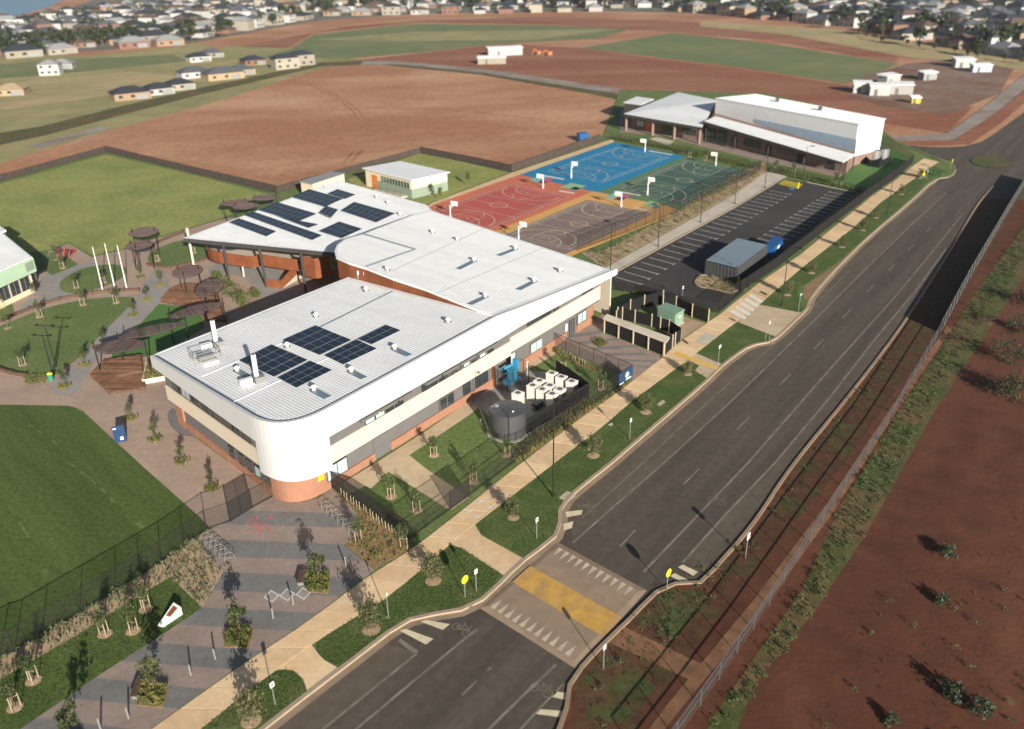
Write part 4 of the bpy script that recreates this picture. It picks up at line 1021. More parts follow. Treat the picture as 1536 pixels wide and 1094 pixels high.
solar('square solar array beside the dark roof seam on front roof', z8((820,262),(1000,183),(1195,262),(1020,345)), RP, nx=4, ny=4)
solar('small solar array nearest the front gutter on front roof', z8((790,470),(970,378),(1090,428),(895,525)), RP, nx=4, ny=3)
solar('solar array in the front roof row next to the long strip', z8((1045,348),(1225,260),(1335,310),(1150,398)), RP, nx=4, ny=3)
solar('narrow solar strip reaching towards the rust-red wall on front roof', z8((1228,258),(1385,180),(1465,210),(1306,287)), RP, nx=4, ny=2)
solar('wide solar array at the top of the columned wing roof', z5((790,280),(890,237),(1075,290),(975,335)), NP, nx=3, ny=7)
solar('small solar array attached beside the top wide array on columned wing', z5((988,262),(1045,237),(1143,267),(1084,291)), NP, nx=2, ny=4)
solar('broad solar array second from the left eave on columned wing roof', z5((608,352),(715,308),(930,372),(825,416)), NP, nx=3, ny=8)
solar('short solar strip adjoining the broad array on columned wing roof', z5((700,381),(768,398),(940,430),(885,450)), NP, nx=1, ny=7)
solar('longest solar strip running down the columned wing roof', z5((535,380),(585,360),(960,490),(905,517)), NP, nx=2, ny=13)
solar('solar strip closest to the columned wing left eave', z5((450,420),(505,397),(710,468),(655,497)), NP, nx=2, ny=8)
solar('solar array nearest the courts on columned wing roof', z5((1060,355),(1135,307),(1360,370),(1255,420)), NP, nx=3, ny=7)
solar('solar array just above the rounded roof end on columned wing', z5((940,467),(1055,415),(1180,455),(1065,507)), NP, nx=3, ny=5)
solar('tilted little solar collector between arrays on columned wing', z5((945,375),(985,340),(1050,360),(1010,405)), NP, nx=1, ny=3, lift=.5)
def roof_vent(px, py, plane, label, s=.72):
    p = onp(plane, px, py); t = thing('roof_vent', label, 'roof vent', p, 0, 'vents on the school roof')
    MB().tube((0,0,-.1), (0,0,.45*s), .24*s, .24*s, 10).build('duct', 'metal_white', t, org=None) if False else None
    b = MB().tube(p+Vector((0,0,-.06)), p+Vector((0,0,.5*s)), .26*s, .26*s, 10); b.build('duct', 'metal_white', t)
    h = MB().tube(p+Vector((0,0,.5*s)), p+Vector((0,0,.62*s)), .42*s, .46*s, 12); h.tube(p+Vector((0,0,.62*s)), p+Vector((0,0,.85*s)), .46*s, .12*s, 12); h.build('cowl', 'metal_white', t)
    f = MB().box(p+Vector((.0,0,.03)), (.9*s, .9*s, .10), .65); f.build('flashing', 'metal_grey', t)
vents = [(474,476,RP,'single roof vent left of the dark seam on front roof'),(356,557,RP,'roof vent close beside the leaning white flue on front roof'),(527,558,RP,'roof vent between solar array and front gutter, middle of front roof'),
 (471,586,RP,'roof vent nearest the round corner gutter on front roof'),(592,524,RP,'roof vent nearest the rust-red wedge on front roof'),(431,521,RP,'roof vent between the two square solar arrays'),
 (672,484,RP,'roof vent at the far end of front roof by the tall fascia'),(549,437,RP,'roof vent just below the switchboards'),
 (649,350,MP,'leftmost roof vent of the upper row on middle roof'),(686,361,MP,'second roof vent of the upper row on middle roof'),(711,392,MP,'roof vent at middle of the large plain roof'),(773,374,MP,'roof vent near the brown court edge of middle roof'),
 (728,446,MP,'lowest roof vent above the rust-red wedge tip'),(801,423,MP,'lower of two right-hand vents on middle roof'),(840,408,MP,'roof vent closest to the far right roof corner'),(581,406,MP,'roof vent beside the rust-red wall on middle roof'),
 (488,281,NP,'skylight-like vent at the top corner of columned wing roof'),(565,297,NP,'larger vent by the small classroom end of columned wing'),(582,306,NP,'roof vent behind the solar array nearest the courts'),(600,323,NP,'roof vent on columned wing nearest the rounded roof')]
for v in vents: roof_vent(*v)
for va, vb, pln, par_ in (((711,392),(687,404),MP,mr),((773,374),(747,384),MP,mr),((728,446),(704,457),MP,mr),((801,423),(777,435),MP,mr),((527,558),(546,568),RP,rf),((592,524),(614,534),RP,rf),((471,586),(492,597),RP,rf),((356,557),(372,566),RP,rf)):
    seam(va, vb, pln, .8, 'louvre', par_, .055, 'flashing_tray')
for k_ in range(1, 6):
    a_, b_ = roof3[0].lerp(roof3[-1], k_/6), roof3[14 if k_ < 1 else 14].lerp(roof3[-2], k_/6)
for u_ in (.33, .66):
    P_ = [mid3[0].lerp(mid3[1], u_), mid3[-1].lerp(mid3[8], u_)]
    d_ = (P_[1]-P_[0]).normalized(); n_ = Vector((-d_.y, d_.x, 0))*.09; q = MB(); q.add([P_[0]-n_+Vector((0,0,.04)), P_[1]-n_+Vector((0,0,.04)), P_[1]+n_+Vector((0,0,.04)), P_[0]+n_+Vector((0,0,.04))], [(0,1,2,3)]); q.build('sheet_lap', 'roof_rib', mr)
def flue(px, py, hgt, label):
    p = onp(RP, px, py); t = thing('flue_pipe', label, 'flue', p, 0, 'white flues on the front roof')
    MB().tube(p-Vector((0,0,.05)), p+Vector((0,0,hgt)), .24, .24, 12).build('pipe', 'metal_white', t, smooth=False)
    MB().tube(p+Vector((0,0,hgt)), p+Vector((0,0,hgt+.05)), .19, .19, 12).build('pipe_mouth', 'fan_grey', t)
    MB().box(p+Vector((.3,-.2,.3)), (1.0,.8,.7), .65).build('fan_box', 'metal_grey', t)
    MB().box(p+Vector((-.9,-.7,.35)), (1.2,.5,.55), .65).build('duct', 'metal_white', t)
flue(325,519,3.0,'white flue pipe standing by the rooftop plant frame'); flue(386,572,2.9,'white flue pipe standing left of the square solar array')
p = onp(RP, 309,540); t = thing('plant_frame', 'silver rooftop plant frame beside the leftmost flue', 'plant frame', p)
for i, (dx, dy) in enumerate(((-1.4,-.8),(1.4,-.8),(1.4,.8),(-1.4,.8))):
    q = p + Matrix.Rotation(.65, 3, 'Z') @ Vector((dx, dy, 0)); MB().tube(q+Vector((0,0,-.2)), q+Vector((0,0,1.2)), .04, n=6).build('leg', 'metal_silver', t)
for hh_ in (.65, 1.15):
    MB().path([p + Matrix.Rotation(.65, 3, 'Z') @ Vector((dx, dy, hh_)) for dx, dy in ((-1.4,-.8),(1.4,-.8),(1.4,.8),(-1.4,.8),(-1.4,-.8))], .035).build('rail', 'metal_silver', t)
MB().box(p+Vector((0,0,.35)), (1.6,.9,.6), .65).build('fan_unit', 'metal_grey', t); MB().box(p+Vector((.8,-1.1,.2)), (1.6,.7,.35), .65).build('duct', 'metal_white', t)

# ------------------------------------------------------------------ sports hall
hall = thing('sports_hall', 'white sports hall with pale blue wedge panels and brown brick base', 'building', at(1160,235))
gz = 9.1
gf = pl([(1287.6,187.3),(1327,178.7),(1134,142),(1074,148)], gz)
gym = [(p.x, p.y) for p in gf]
MB().prism(gym, 2.2, gz-.02).build('upper_wall', 'hall_white', hall)
MB().prism([((p[0]-70)*.995+70, (p[1]-205)*.995+205) for p in gym], .0, 2.19).build('ground_wall', 'brick_brown', hall)
ex = []
gc = sum(gf, Vector())/4
for p in gf: ex.append(gc+(p-gc)*1.012)
rid = [ex[3].lerp(ex[2], .5), ex[0].lerp(ex[1], .5)]
HR = plane3(ex[0], ex[1], ex[2])
hr = MB().slab([Vector((p.x, p.y, gz+.16)) for p in ex], .2).build('roof', 'roof_white', hall)
ribs([gc+(p-gc)*.985 for p in ex], (Vector((ex[0].x, ex[0].y, gz+.165)), Vector((0,0,1))), math.atan2((ex[1]-ex[0]).y, (ex[1]-ex[0]).x), .6, hr, h=.04)
# wall cladding ribs and blue wedges
hn = Vector(((gf[0]-gf[3]).y, -(gf[0]-gf[3]).x, 0)).normalized()
if hn.y > 0: hn = -hn
he = Vector(((gf[1]-gf[0]).y, -(gf[1]-gf[0]).x, 0)).normalized()
if he.x < 0: he = -he
def wedge(pxs, o, n, m):
    P = [on_plane(x, y, o+n*.09, n) for x, y in pxs]; b = [q - n*.07 for q in P]; k = len(P)
    q = MB(); q.add(P+b, [tuple(range(k)), tuple(range(2*k-1,k-1,-1))]+[(i,(i+1)%k,k+(i+1)%k,k+i) for i in range(k)])
    return q.build('blue_panel', m, hall)
N_ = 8
tl, tr_, br_, bl_ = (1132,178.5),(1285,209.5),(1283,232),(1132,184)
for i in range(N_):
    u0, u1 = i/N_+.002, (i+1)/N_-.002; L = lambda a, b, u: (a[0]+(b[0]-a[0])*u, a[1]+(b[1]-a[1])*u)
    wedge([L(bl_,br_,u0), L(bl_,br_,u1), L(tl,tr_,u1), L(tl,tr_,u0)], gf[0], hn, 'hall_blue')
tl, tr_, br_, bl_ = (1287.2,208),(1325,184.4),(1321.5,208),(1285,230)
for i in range(5):
    u0, u1 = i/5+.002, (i+1)/5-.002
    wedge([L(bl_,br_,u0), L(bl_,br_,u1), L(tl,tr_,u1), L(tl,tr_,u0)], gf[0], he, 'hall_blue')
# low front roof
lr = [at(1056,182,5.4), at(1264,243.5,2.85), at(1283,232,3.5), at(1074,174.5,6.0)]
MB().slab(lr, .18).build('roof', 'roof_white', hall)
mb = MB(); wallbox(mb, lr[0], lr[1], 2.5, 2.8, .2, -.15)
q = MB().strip([(lr[0].x, lr[0].y), (lr[1].x, lr[1].y)], .18, [lr[0].z-.6, lr[1].z-.5], [lr[0].z-.05, lr[1].z-.05]); q.build('fascia', 'dark_clad', hall)
w0, w1 = at(1060,222), at(1252,262)
back = (gf[3]-at(1074,185))
f0 = lr[0].lerp(lr[3], .35); f1 = lr[1].lerp(lr[2], .42)
MB().prism([(f0.x,f0.y),(f1.x,f1.y),(gf[0].x,gf[0].y),(gf[3].x,gf[3].y)], .01, [lr[0].z-.55, lr[1].z-.30, 3.2, 5.4]).build('ground_wall', 'brick_brown', hall)
fw_ = (f1-f0); fw_.z = 0
for i, (a, b, z0, z1, m) in enumerate(((.00,.16,.1,3.6,'glass_dark'),(.20,.24,.1,2.6,'glass_dark'),(.30,.42,1.3,2.9,'glass_dark'),(.46,.50,.1,2.4,'dark_clad'),(.54,.66,1.2,2.3,'grey_clad'),(.68,.72,.1,2.1,'dark_clad'),(.88,.93,.1,1.9,'dark_clad'))):
    window(hall, flat(f0)+fw_*a, flat(f0)+fw_*b, z0, z1, .08, m, 'dark_clad', 2 if b-a > .1 else 1)
for u in (.012, .25, .5, .75, .985):
    p = lr[0].lerp(lr[1], u) + (lr[3]-lr[0]).normalized()*.5; MB().tube((p.x,p.y,.01),(p.x,p.y,p.z-.2),.14,n=8).build('column', 'dark_clad', hall)
p = lr[2]; MB().tube((p.x-.4,p.y-.6,.01),(p.x-.4,p.y-.6,3.2),.14,n=8).build('column', 'dark_clad', hall)
# left wing
wr = [at(935.8,170.8,4.5), at(1052.5,191,4.3), at(1074.7,150,6.4), at(1017.4,138.6,5.6)]
MB().slab(wr, .22).build('roof', 'roof_white', hall)
ins = [wr[0].lerp(wr[3], .13), wr[1].lerp(wr[2], .13), wr[2], wr[3]]
MB().prism([(p.x,p.y) for p in ins], .01, [4.2,4.1,5.9,5.3]).build('ground_wall', 'brick_brown', hall)
wv = flat(ins[1])-flat(ins[0])
for a, b, z0, z1, m, fr in ((.09,.19,1.0,2.4,'glass_pale','dark_clad'),(.22,.32,.3,2.6,'orange_panel','brick_brown'),(.46,.66,.1,3.4,'glass_dark','dark_clad'),(.72,.92,1.2,2.6,'glass_dark','dark_clad')):
    window(hall, flat(ins[0])+wv*a, flat(ins[0])+wv*b, z0, z1, .08, m, fr, 2)
q = MB().strip([(wr[0].x, wr[0].y), (wr[1].x, wr[1].y)], .16, [wr[0].z-.9, wr[1].z-.7], [wr[0].z-.05, wr[1].z-.05]); q.build('fascia', 'dark_clad', hall)
for u in (.02,.38,.66,.97):
    p = wr[0].lerp(wr[1], u) + (wr[3]-wr[0]).normalized()*.6; MB().box((p.x,p.y,1.8), (.6,.6,3.6), .3).build('brick_pier', 'brick_brown', hall)
MB().slab(pl([(935,153.6),(955,145),(981,148.6),(961.5,157)], 4.6), .2).build('roof', 'roof_white', hall)
MB().prism([(p.x,p.y) for p in pl([(937,154.5),(955,147),(979,150),(961.5,157)], 4.6)], .01, 4.35).build('ground_wall', 'dark_clad', hall)
for i, (x, y) in enumerate(((1166,153),(1230,166))):
    p = on_plane(x, y, Vector((ex[0].x, ex[0].y, gz+.16)), Vector((0,0,1))); t = thing('roof_fan', ('left' if i == 0 else 'right')+' dark roof fan on the sports hall roof', 'roof fan', p)
    MB().tube(p-Vector((0,0,.02)), p+Vector((0,0,.6)), .4, .4, 10).build('duct', 'fan_grey', t); MB().tube(p+Vector((0,0,.6)), p+Vector((0,0,.95)), .7, .3, 10).build('cowl', 'fan_grey', t)

# ------------------------------------------------------------------ small classroom block
cls = thing('classroom_block', 'small cream and sage-green classroom with flat pale roof', 'building', at(610,290))
cr_ = pl([(543,252),(600,241.7),(675,258),(617,270.8)], 3.9)
MB().slab(cr_, .18).build('roof', 'roof_white', cls)
cc = sum(cr_, Vector())/4; cwl = [cc+(p-cc)*.93 for p in cr_]
MB().prism([(p.x,p.y) for p in cwl], .01, 3.7).build('wall', 'render_cream', cls)
a, b, c = cwl[0], cwl[3], cwl[2]
mb = MB(); wallbox(mb, flat(a).lerp(flat(b), .25), b, .02, 1.9, .12, .04); mb.build('lower_wall', 'sage', cls)
q = MB().strip([(flat(b)+(b-c).normalized()*.0+Vector((.02,-.06,0)))[:2], (flat(c)+Vector((.02,-.06,0)))[:2]], .14, .02, [1.9, 1.9]); q.build('lower_wall', 'sage', cls)
for i in range(10):
    u = .36+i*.062; window(cls, flat(a).lerp(flat(b), u), flat(a).lerp(flat(b), u+.046), 1.95, 3.1, .07, 'glass_dark', 'sage', 1)
dm = MB(); wallbox(dm, flat(a).lerp(flat(b), .15), flat(a).lerp(flat(b), .27), .05, 2.9, .12, .05); dm.build('door', 'orange_panel', cls)
rl = [flat(a).lerp(flat(b), u)+ (flat(b)-flat(a)).cross(Vector((0,0,1))).normalized()*1.6 for u in (.3,.45,.6,.75,.9)]
MB().slab([Vector((p.x,p.y,.5-.1*i)) for i, p in enumerate((rl[0],rl[4]))]+[Vector((q_.x,q_.y,.4-.1*i)) for i, q_ in enumerate((flat(a).lerp(flat(b),.9)+Vector((.1,-.1,0)), flat(a).lerp(flat(b),.3)+Vector((.1,-.1,0))))], .3).build('ramp', 'pale_concrete', cls)
for p in rl: MB().tube((p.x,p.y,.02),(p.x,p.y,1.4),.03,n=5).build('rail_post', 'metal_black', cls)
for h in (.9, 1.35): MB().path([(p.x,p.y,h) for p in rl], .03, 5).build('handrail', 'metal_black', cls)
sh = thing('storage_shed', 'low grey-roofed cream shed behind the columned wing', 'shed', at(480,285))
sr = pl([(449,272),(497,257),(517.5,260),(468,276)], 3.2); MB().slab(sr, .15).build('roof', 'tile_light', sh)
sc_ = sum(sr, Vector())/4; MB().prism([((sc_+(p-sc_)*.95).x, (sc_+(p-sc_)*.95).y) for p in sr], .01, 3.0).build('wall', 'render_cream', sh)

# ------------------------------------------------------------------ left green building
lb = thing('mint_building', 'mint-green fascia building with white roof cut by the left frame edge', 'building', at(10,430))
RZ_ = 5.4
lr_ = pl([(48,387),(0,409),(-110,455),(-130,400),(0,341),(6,345)], RZ_)
lr_[0].z = lr_[1].z = lr_[2].z = 5.0
lr_ = [Vector((p.x, p.y, RZ_)) for p in pl([(48.5,386),(-110,455),(-140,400),(4,350)], RZ_)]
LP = plane3(lr_[0], lr_[1], lr_[2])
lro = MB().slab(lr_, .12).build('roof', 'roof_white', lb)
ribs([p.lerp(sum(lr_, Vector())/4, .02) for p in lr_], (lr_[0], Vector((0,0,1))), math.atan2((lr_[1]-lr_[0]).y, (lr_[1]-lr_[0]).x), .8, lro)
q = MB().strip([(p.x, p.y) for p in (lr_[1], lr_[0], lr_[3])], .2, 3.2, 5.32); q.build('fascia', 'mint', lb)
lc = sum(lr_, Vector())/4
lw = [lc+(p-lc)*.90 for p in lr_]; lw = [flat(p) for p in lw]
MB().prism([(p.x,p.y) for p in lw], .01, 3.6).build('wall', 'render_cream', lb)
for k in range(3): window(lb, lw[1].lerp(lw[0], .62+k*.12), lw[1].lerp(lw[0], .72+k*.12), .9, 2.9, .08, 'glass_dark', 'metal_grey', 2)
mb = MB(); wallbox(mb, lr_[1].lerp(lr_[0], .90), lr_[1].lerp(lr_[0], .985), 3.7, 5.0, .05, .14); mb.build('louvre_panel', 'sage', lb)
for pxy in ((55,421),(5,450)):
    b = at(*pxy); MB().tube((b.x,b.y,.01),(b.x,b.y,3.4),.18,n=8).build('column', 'metal_white', lb)
lb2 = thing('white_roof_block', 'white flat-roofed block at the left frame edge beyond the mint building', 'building', at(-20,365))
MB().slab(pl([(9,345),(-60,372),(-80,352),(-10,333)], 4.5), .3).build('roof', 'roof_white', lb2)
MB().prism([(p.x,p.y) for p in pl([(7,346),(-60,371),(-78,353),(-10,335)], 4.5)], .01, 4.2).build('wall', 'grey_clad', lb2)
# ------------------------------------------------------------------ fences
_post = {}
def post_mesh(r, h, m):
    k = (r, h, m)
    if k not in _post: _post[k] = MB().tube((0,0,-.02), (0,0,h), r, n=6).mesh('post', m)
    return _post[k]
def fence(name, label, cat, px, h, spacing=2.6, mesh='fence_mesh', rails=(.97,.04), pm='metal_black', pr=.035, rr_=.028, group=None, world=None, panels=True, z=0.0):
    P = world or pl(px, z)
    t = thing(name, label, cat, P[0], 0, group)
    o = P[0]
    for a, b in zip(P[:-1], P[1:]):
        L = (b-a).length; n = max(1, round(L/spacing))
        for i in range(n):
            p, q = a.lerp(b, i/n), a.lerp(b, (i+1)/n)
            inst('post', post_mesh(pr, h, pm), t, p-o)
            if panels:
                MB().face([p+Vector((0,0,.05)), q+Vector((0,0,.05)), q+Vector((0,0,h-.02)), p+Vector((0,0,h-.02))]).build('mesh_panel', mesh, t)
        for rz_ in rails:
            MB().tube(a+Vector((0,0,h*rz_)), b+Vector((0,0,h*rz_)), rr_, n=5).build('rail', pm, t)
    inst('post', post_mesh(pr, h, pm), t, P[-1]-o)
    return t
def gate(label, a, b, h, screen='screen_dark', leaves=2):
    A, B = at(*a), at(*b); t = thing('gate', label, 'gate', A)
    for i in range(leaves):
        p, q = A.lerp(B, i/leaves+.015), A.lerp(B, (i+1)/leaves-.015)
        f = MB().path([p+Vector((0,0,.08)), q+Vector((0,0,.08)), q+Vector((0,0,h)), p+Vector((0,0,h)), p+Vector((0,0,.08))], .03, 5).build('gate_leaf', 'metal_black', t)
        MB().face([p+Vector((0,0,.08)), q+Vector((0,0,.08)), q+Vector((0,0,h)), p+Vector((0,0,h))]).build('mesh_panel', screen, f)
    for p in (A, B): MB().tube(p-Vector((0,0,.02)), p+Vector((0,0,h+.1)), .05, n=6).build('post', 'metal_black', t)
    return t
fence('mesh_fence', 'long black mesh fence along the lower-left oval and planting bed', 'fence', [(-60,1022),(0,986),(22,979),(63,953),(172.7,886),(241,844),(310,794.6),(345,783)], 2.1, 2.6)
gate('dark double gate in the mesh fence left of the round corner', (345.8,782.8), (378.7,762.5), 2.05)
fence('mesh_fence', 'short black mesh fence between dark gate and round corner', 'fence', [(379,762),(411,744.5)], 2.05, 1.6)
fence('picket_fence', 'black tubular fence from the round corner down to the footpath', 'fence', [(497.5,732),(556,771),(614,810.5)], 2.0, 2.4, 'screen_dark', (.95,.5,.08))
fence('mesh_fence', 'black mesh fence beside the footpath left of the yard gate', 'fence', [(614,810.5),(640,791),(676,765)], 1.9, 2.4, rails=(.97,.5,.05))
gate('dark yard gate opening onto the footpath', (676,765), (703.5,745), 1.95, leaves=1)
fence('mesh_fence', 'long black mesh fence between equipment yard and footpath', 'fence', [(703.5,745),(768,697),(830,650),(880,613),(926,582.5),(947,569)], 1.9, 2.4, 'fence_mesh', (.97,.5,.05))
fence('mesh_fence', 'black mesh fence from blue sign back to the building entry', 'fence', [(947,569),(890,545),(829,519.5)], 2.0, 2.4, 'fence_mesh')
fence('shade_fence', 'tall black cloth fence between car park bed and footpath', 'fence', [(1112,438),(1160,406),(1236,347),(1306,293),(1345,266),(1369,244)], 1.9, 2.6, 'shade_cloth', pr=.05)
gate('dark sliding gate at the car park driveway', (1080,467), (1112,438), 1.9, 'fence_mesh', 2)
fence('mesh_fence', 'low mesh fence along the near end of car park', 'fence', [(900,432),(952,440),(1022,460),(1078,470)], 1.6, 2.5, 'screen_dark')
fence('mesh_fence', 'mesh fence around the hall lawn at far right corner', 'fence', [(1369,244),(1330,216),(1322,214)], 1.8, 2.4, 'fence_mesh', pm='timber_dark')
fence('court_fence', 'tall black mesh fence between courts and planted strip', 'fence', [(866,376),(940,349),(1020,316.5),(1085,284),(1139,258.5)], 2.6, 3.0, 'fence_mesh')
fence('mesh_fence', 'dark hedge-lined fence between courts and sports hall', 'fence', [(915,209),(960,217),(1030,230),(1090,243),(1140,256)], 1.5, 3.0, 'fence_mesh')
fence('mesh_fence', 'mesh fence between car park far end and hall lawn', 'fence', [(1150,258),(1181,262),(1240,277),(1296,293)], 1.5, 3.0, 'fence_mesh')
fence('cloth_fence', 'dark brown cloth fence on the far side of upper oval', 'fence', [(-140,312),(0,272.5),(159,228.5)], 1.5, 4.0, 'fence_cloth')
fence('cloth_fence', 'dark brown cloth fence between upper oval and bare dirt', 'fence', [(159,228.5),(300,263),(415,290)], 1.7, 4.0, 'fence_cloth')
fence('cloth_fence', 'dark brown cloth fence behind the storage shed', 'fence', [(415,290),(520,261),(631,230.5)], 1.5, 4.0, 'fence_cloth')
fence('cloth_fence', 'dark brown cloth fence beside the small classroom lawn', 'fence', [(631,230.5),(700,244),(767,258.5)], 1.7, 4.0, 'fence_cloth')
fence('cloth_fence', 'dark brown cloth fence along the blue court path', 'fence', [(767,258.5),(830,237),(900,212)], 1.9, 4.0, 'fence_cloth')
# right-hand side of the road
fence('pipe_fence', 'silver pipe fence running along the right-hand dirt verge', 'fence', [(975,1165),(1050,1060),(1130,945),(1250,760),(1330,640),(1410,500)], 1.7, 3.2, 'fence_mesh_light', (.97,.55), 'fence_silver', .04, .04, z=GZ)
fence('shade_fence', 'black cloth fence on the right verge near the roundabout', 'fence', [(1410,500),(1450,425),(1512,318),(1540,272)], 2.1, 3.0, 'shade_cloth', (.97,.05), 'metal_grey', .04, z=GZ)

# ------------------------------------------------------------------ light poles and signs
def light_pole(label, px, py, h, arm=(0,0), m='metal_black', r=.075, head=True, group='street and car park lights'):
    b = at(px, py); t = thing('light_pole', label, 'light pole', b, 0, group)
    MB().tube(b-Vector((0,0,.02)), b+Vector((0,0,h)), r, r*.6, 8).build('pole', m, t)
    MB().tube(b, b+Vector((0,0,.35)), r*1.7, r*1.7, 8).build('base', m, t)
    e = b+Vector((arm[0], arm[1], h+.15))
    if arm != (0,0): MB().tube(b+Vector((0,0,h-.05)), e, r*.5, r*.45, 6).build('arm', m, t)
    if head:
        d = Vector((arm[0], arm[1], 0)); a = math.atan2(arm[1], arm[0])
        MB().box(e+d*.15+Vector((0,0,.03)), (.8,.32,.12), a).build('lamp_head', m, t)
light_pole('tall black street light in the verge beside the grey tank', 830, 745, 10.4, (.9,-1.1))
light_pole('tall black street light in the verge beside the driveway', 1172.5, 459.5, 8.6, (.9,-.9))
light_pole('tall black street light in the verge at far right', 1330.5, 321.4, 7.6, (.9,-.9))
light_pole('black car park light near the front gate', 1018.5, 452, 8.0, (-.6,.5))
light_pole('black light at the near end of the planted strip by the roof corner', 913.5, 466, 12.5, (-.6,.5))
light_pole('black court light third from the far end of pale path', 987, 370.5, 7.0, (-.8,.4))
light_pole('black court light second from the far end of pale path', 1050.6, 334.5, 7.0, (-.8,.4))
light_pole('black court light midway along the pale path', 1102, 306, 7.0, (-.8,.4))
light_pole('black court light at far end of the pale path', 1147, 282, 7.0, (-.8,.4))
light_pole('black car park light in front of sports hall', 1204.6, 270, 7.0, (.8,-.4))
def tee_light(label, px, py, h):
    b = at(px, py); t = thing('oval_light', label, 'light pole', b, 0, 'lawn lights')
    MB().tube(b-Vector((0,0,.02)), b+Vector((0,0,h)), .09, .06, 8).build('pole', 'metal_black', t)
    MB().tube(b+Vector((-1.1,.1,h)), b+Vector((1.1,-.1,h)), .05, n=6).build('crossbar', 'metal_black', t)
    for s_ in (-1, 1): MB().box(b+Vector((s_*1.0,-.1*s_,h+.05)), (.3,.3,.16)).build('lamp_head', 'metal_black', t)
tee_light('nearer T-shaped black light on the courtyard lawn', 79.5, 562, 5.2); tee_light('farther T-shaped black light on the courtyard lawn', 84, 551, 5.6)
def flag(px, py, label):
    b = at(px, py); t = thing('flagpole', label, 'flagpole', b, 0, 'three flagpoles')
    MB().tube(b-Vector((0,0,.02)), b+Vector((0,0,6.9)), .10, .05, 8).build('pole', 'metal_white', t)
    MB().tube(b+Vector((0,0,6.9)), b+Vector((0,0,7.05)), .09, .03, 8).build('finial', 'metal_silver', t)
    MB().tube(b, b+Vector((0,0,.25)), .2, .2, 8).build('base', 'metal_grey', t)
flag(154.5,437,'leftmost of three white flagpoles in the courtyard'); flag(172,431,'middle of three white flagpoles in the courtyard'); flag(190.5,434,'rightmost of three white flagpoles in the courtyard')
def road_sign(label, px, py, h, kind='white', w=.32, hh_=.42, z=0.0, posts=1, face=-40):
    b = at(px, py, z); t = thing('road_sign', label, 'road sign', b, 0, 'road signs')
    for i in range(posts):
        o_ = Vector((.25*(i-(posts-1)/2)*2, 0, 0)) if posts > 1 else Vector()
        MB().tube(b+o_-Vector((0,0,.02)), b+o_+Vector((0,0,h)), .035, n=6).build('post', 'metal_silver', t)
    a = R(face); n_ = Vector((math.sin(a)*-1, math.cos(a)*-1, 0)); n_ = Vector((math.cos(a), math.sin(a), 0))
    c = b+Vector((0,0,h-hh_/2))+n_*.05
    if kind == 'disc':
        MB().tube(c, c+n_*.03, .36, n=20).build('sign_plate', 'sign_yellow', t)
        f = MB()
        for s_ in (-1, 1):     # walking figures
            o_ = c+n_*.034+Vector((-n_.y, n_.x, 0))*(.11*s_); u = Vector((-n_.y, n_.x, 0))
            for p, q in (((0,.06),(0,-.06)),((0,-.06),(.06,-.18)),((0,-.06),(-.06,-.18)),((0,.04),(.09,-.02))):
                f.tube(o_+u*p[0]+Vector((0,0,p[1])), o_+u*q[0]+Vector((0,0,q[1])), .018, n=4)
            f.tube(o_+Vector((0,0,.07)), o_+Vector((0,0,.13)), .03, n=5)
        f.build('pictogram', 'metal_black', t)
    else:
        MB().box(c, (.03, w, hh_), a).build('sign_plate', {'white':'white','green':'sign_green'}[kind], t)
        if kind == 'white': MB().box(c+n_*.018, (.006, w*.5, hh_*.35), a).build('sign_print', 'red' if h > 2.3 else 'metal_black', t)
        else: MB().box(c+n_*.018, (.006, w*.8, hh_*.3), a).build('sign_print', 'white', t)
road_sign('white plate sign in the grass near the bottom ramp', 413,1057.7,2.1)
road_sign('bare-looking silver sign post beside the footpath notch', 583,927.5,2.5,w=.12,hh_=.3)
road_sign('yellow round school crossing sign in the verge by the crossing', 697.8,896,2.0,'disc')
road_sign('white sign just right of the yellow crossing sign', 714.5,887,2.2)
road_sign('white sign in the verge above the crossing kerb', 805,808,2.2)
road_sign('white sign in the verge opposite the blue school sign', 944.5,658,2.4)
road_sign('bus stop sign beside the yellow tactile strip', 1077,547,2.6,w=.5,hh_=.4)
road_sign('twin-post white sign at the driveway edge', 1151,511,2.7,posts=2)
road_sign('green plate sign on the verge beyond the driveway', 1197.5,468,2.8,'green',.7,.5)
road_sign('white sign standing inside the car park gate', 1023,449,2.0)
road_sign('yellow round crossing sign on the right-hand kerb', 1000,886,2.0,'disc',z=GZ)
road_sign('white sign on the right-hand kerb below the crossing', 905,1004,2.3,z=GZ)
road_sign('white sign on right-hand verge past the crossing', 1118,838,2.6,z=GZ,w=.5,hh_=.6)
road_sign('small yellow sign by the far verge tip', 1425,258,2.6,'disc')
road_sign('white sign near the far verge tip', 1389,271,2.2)

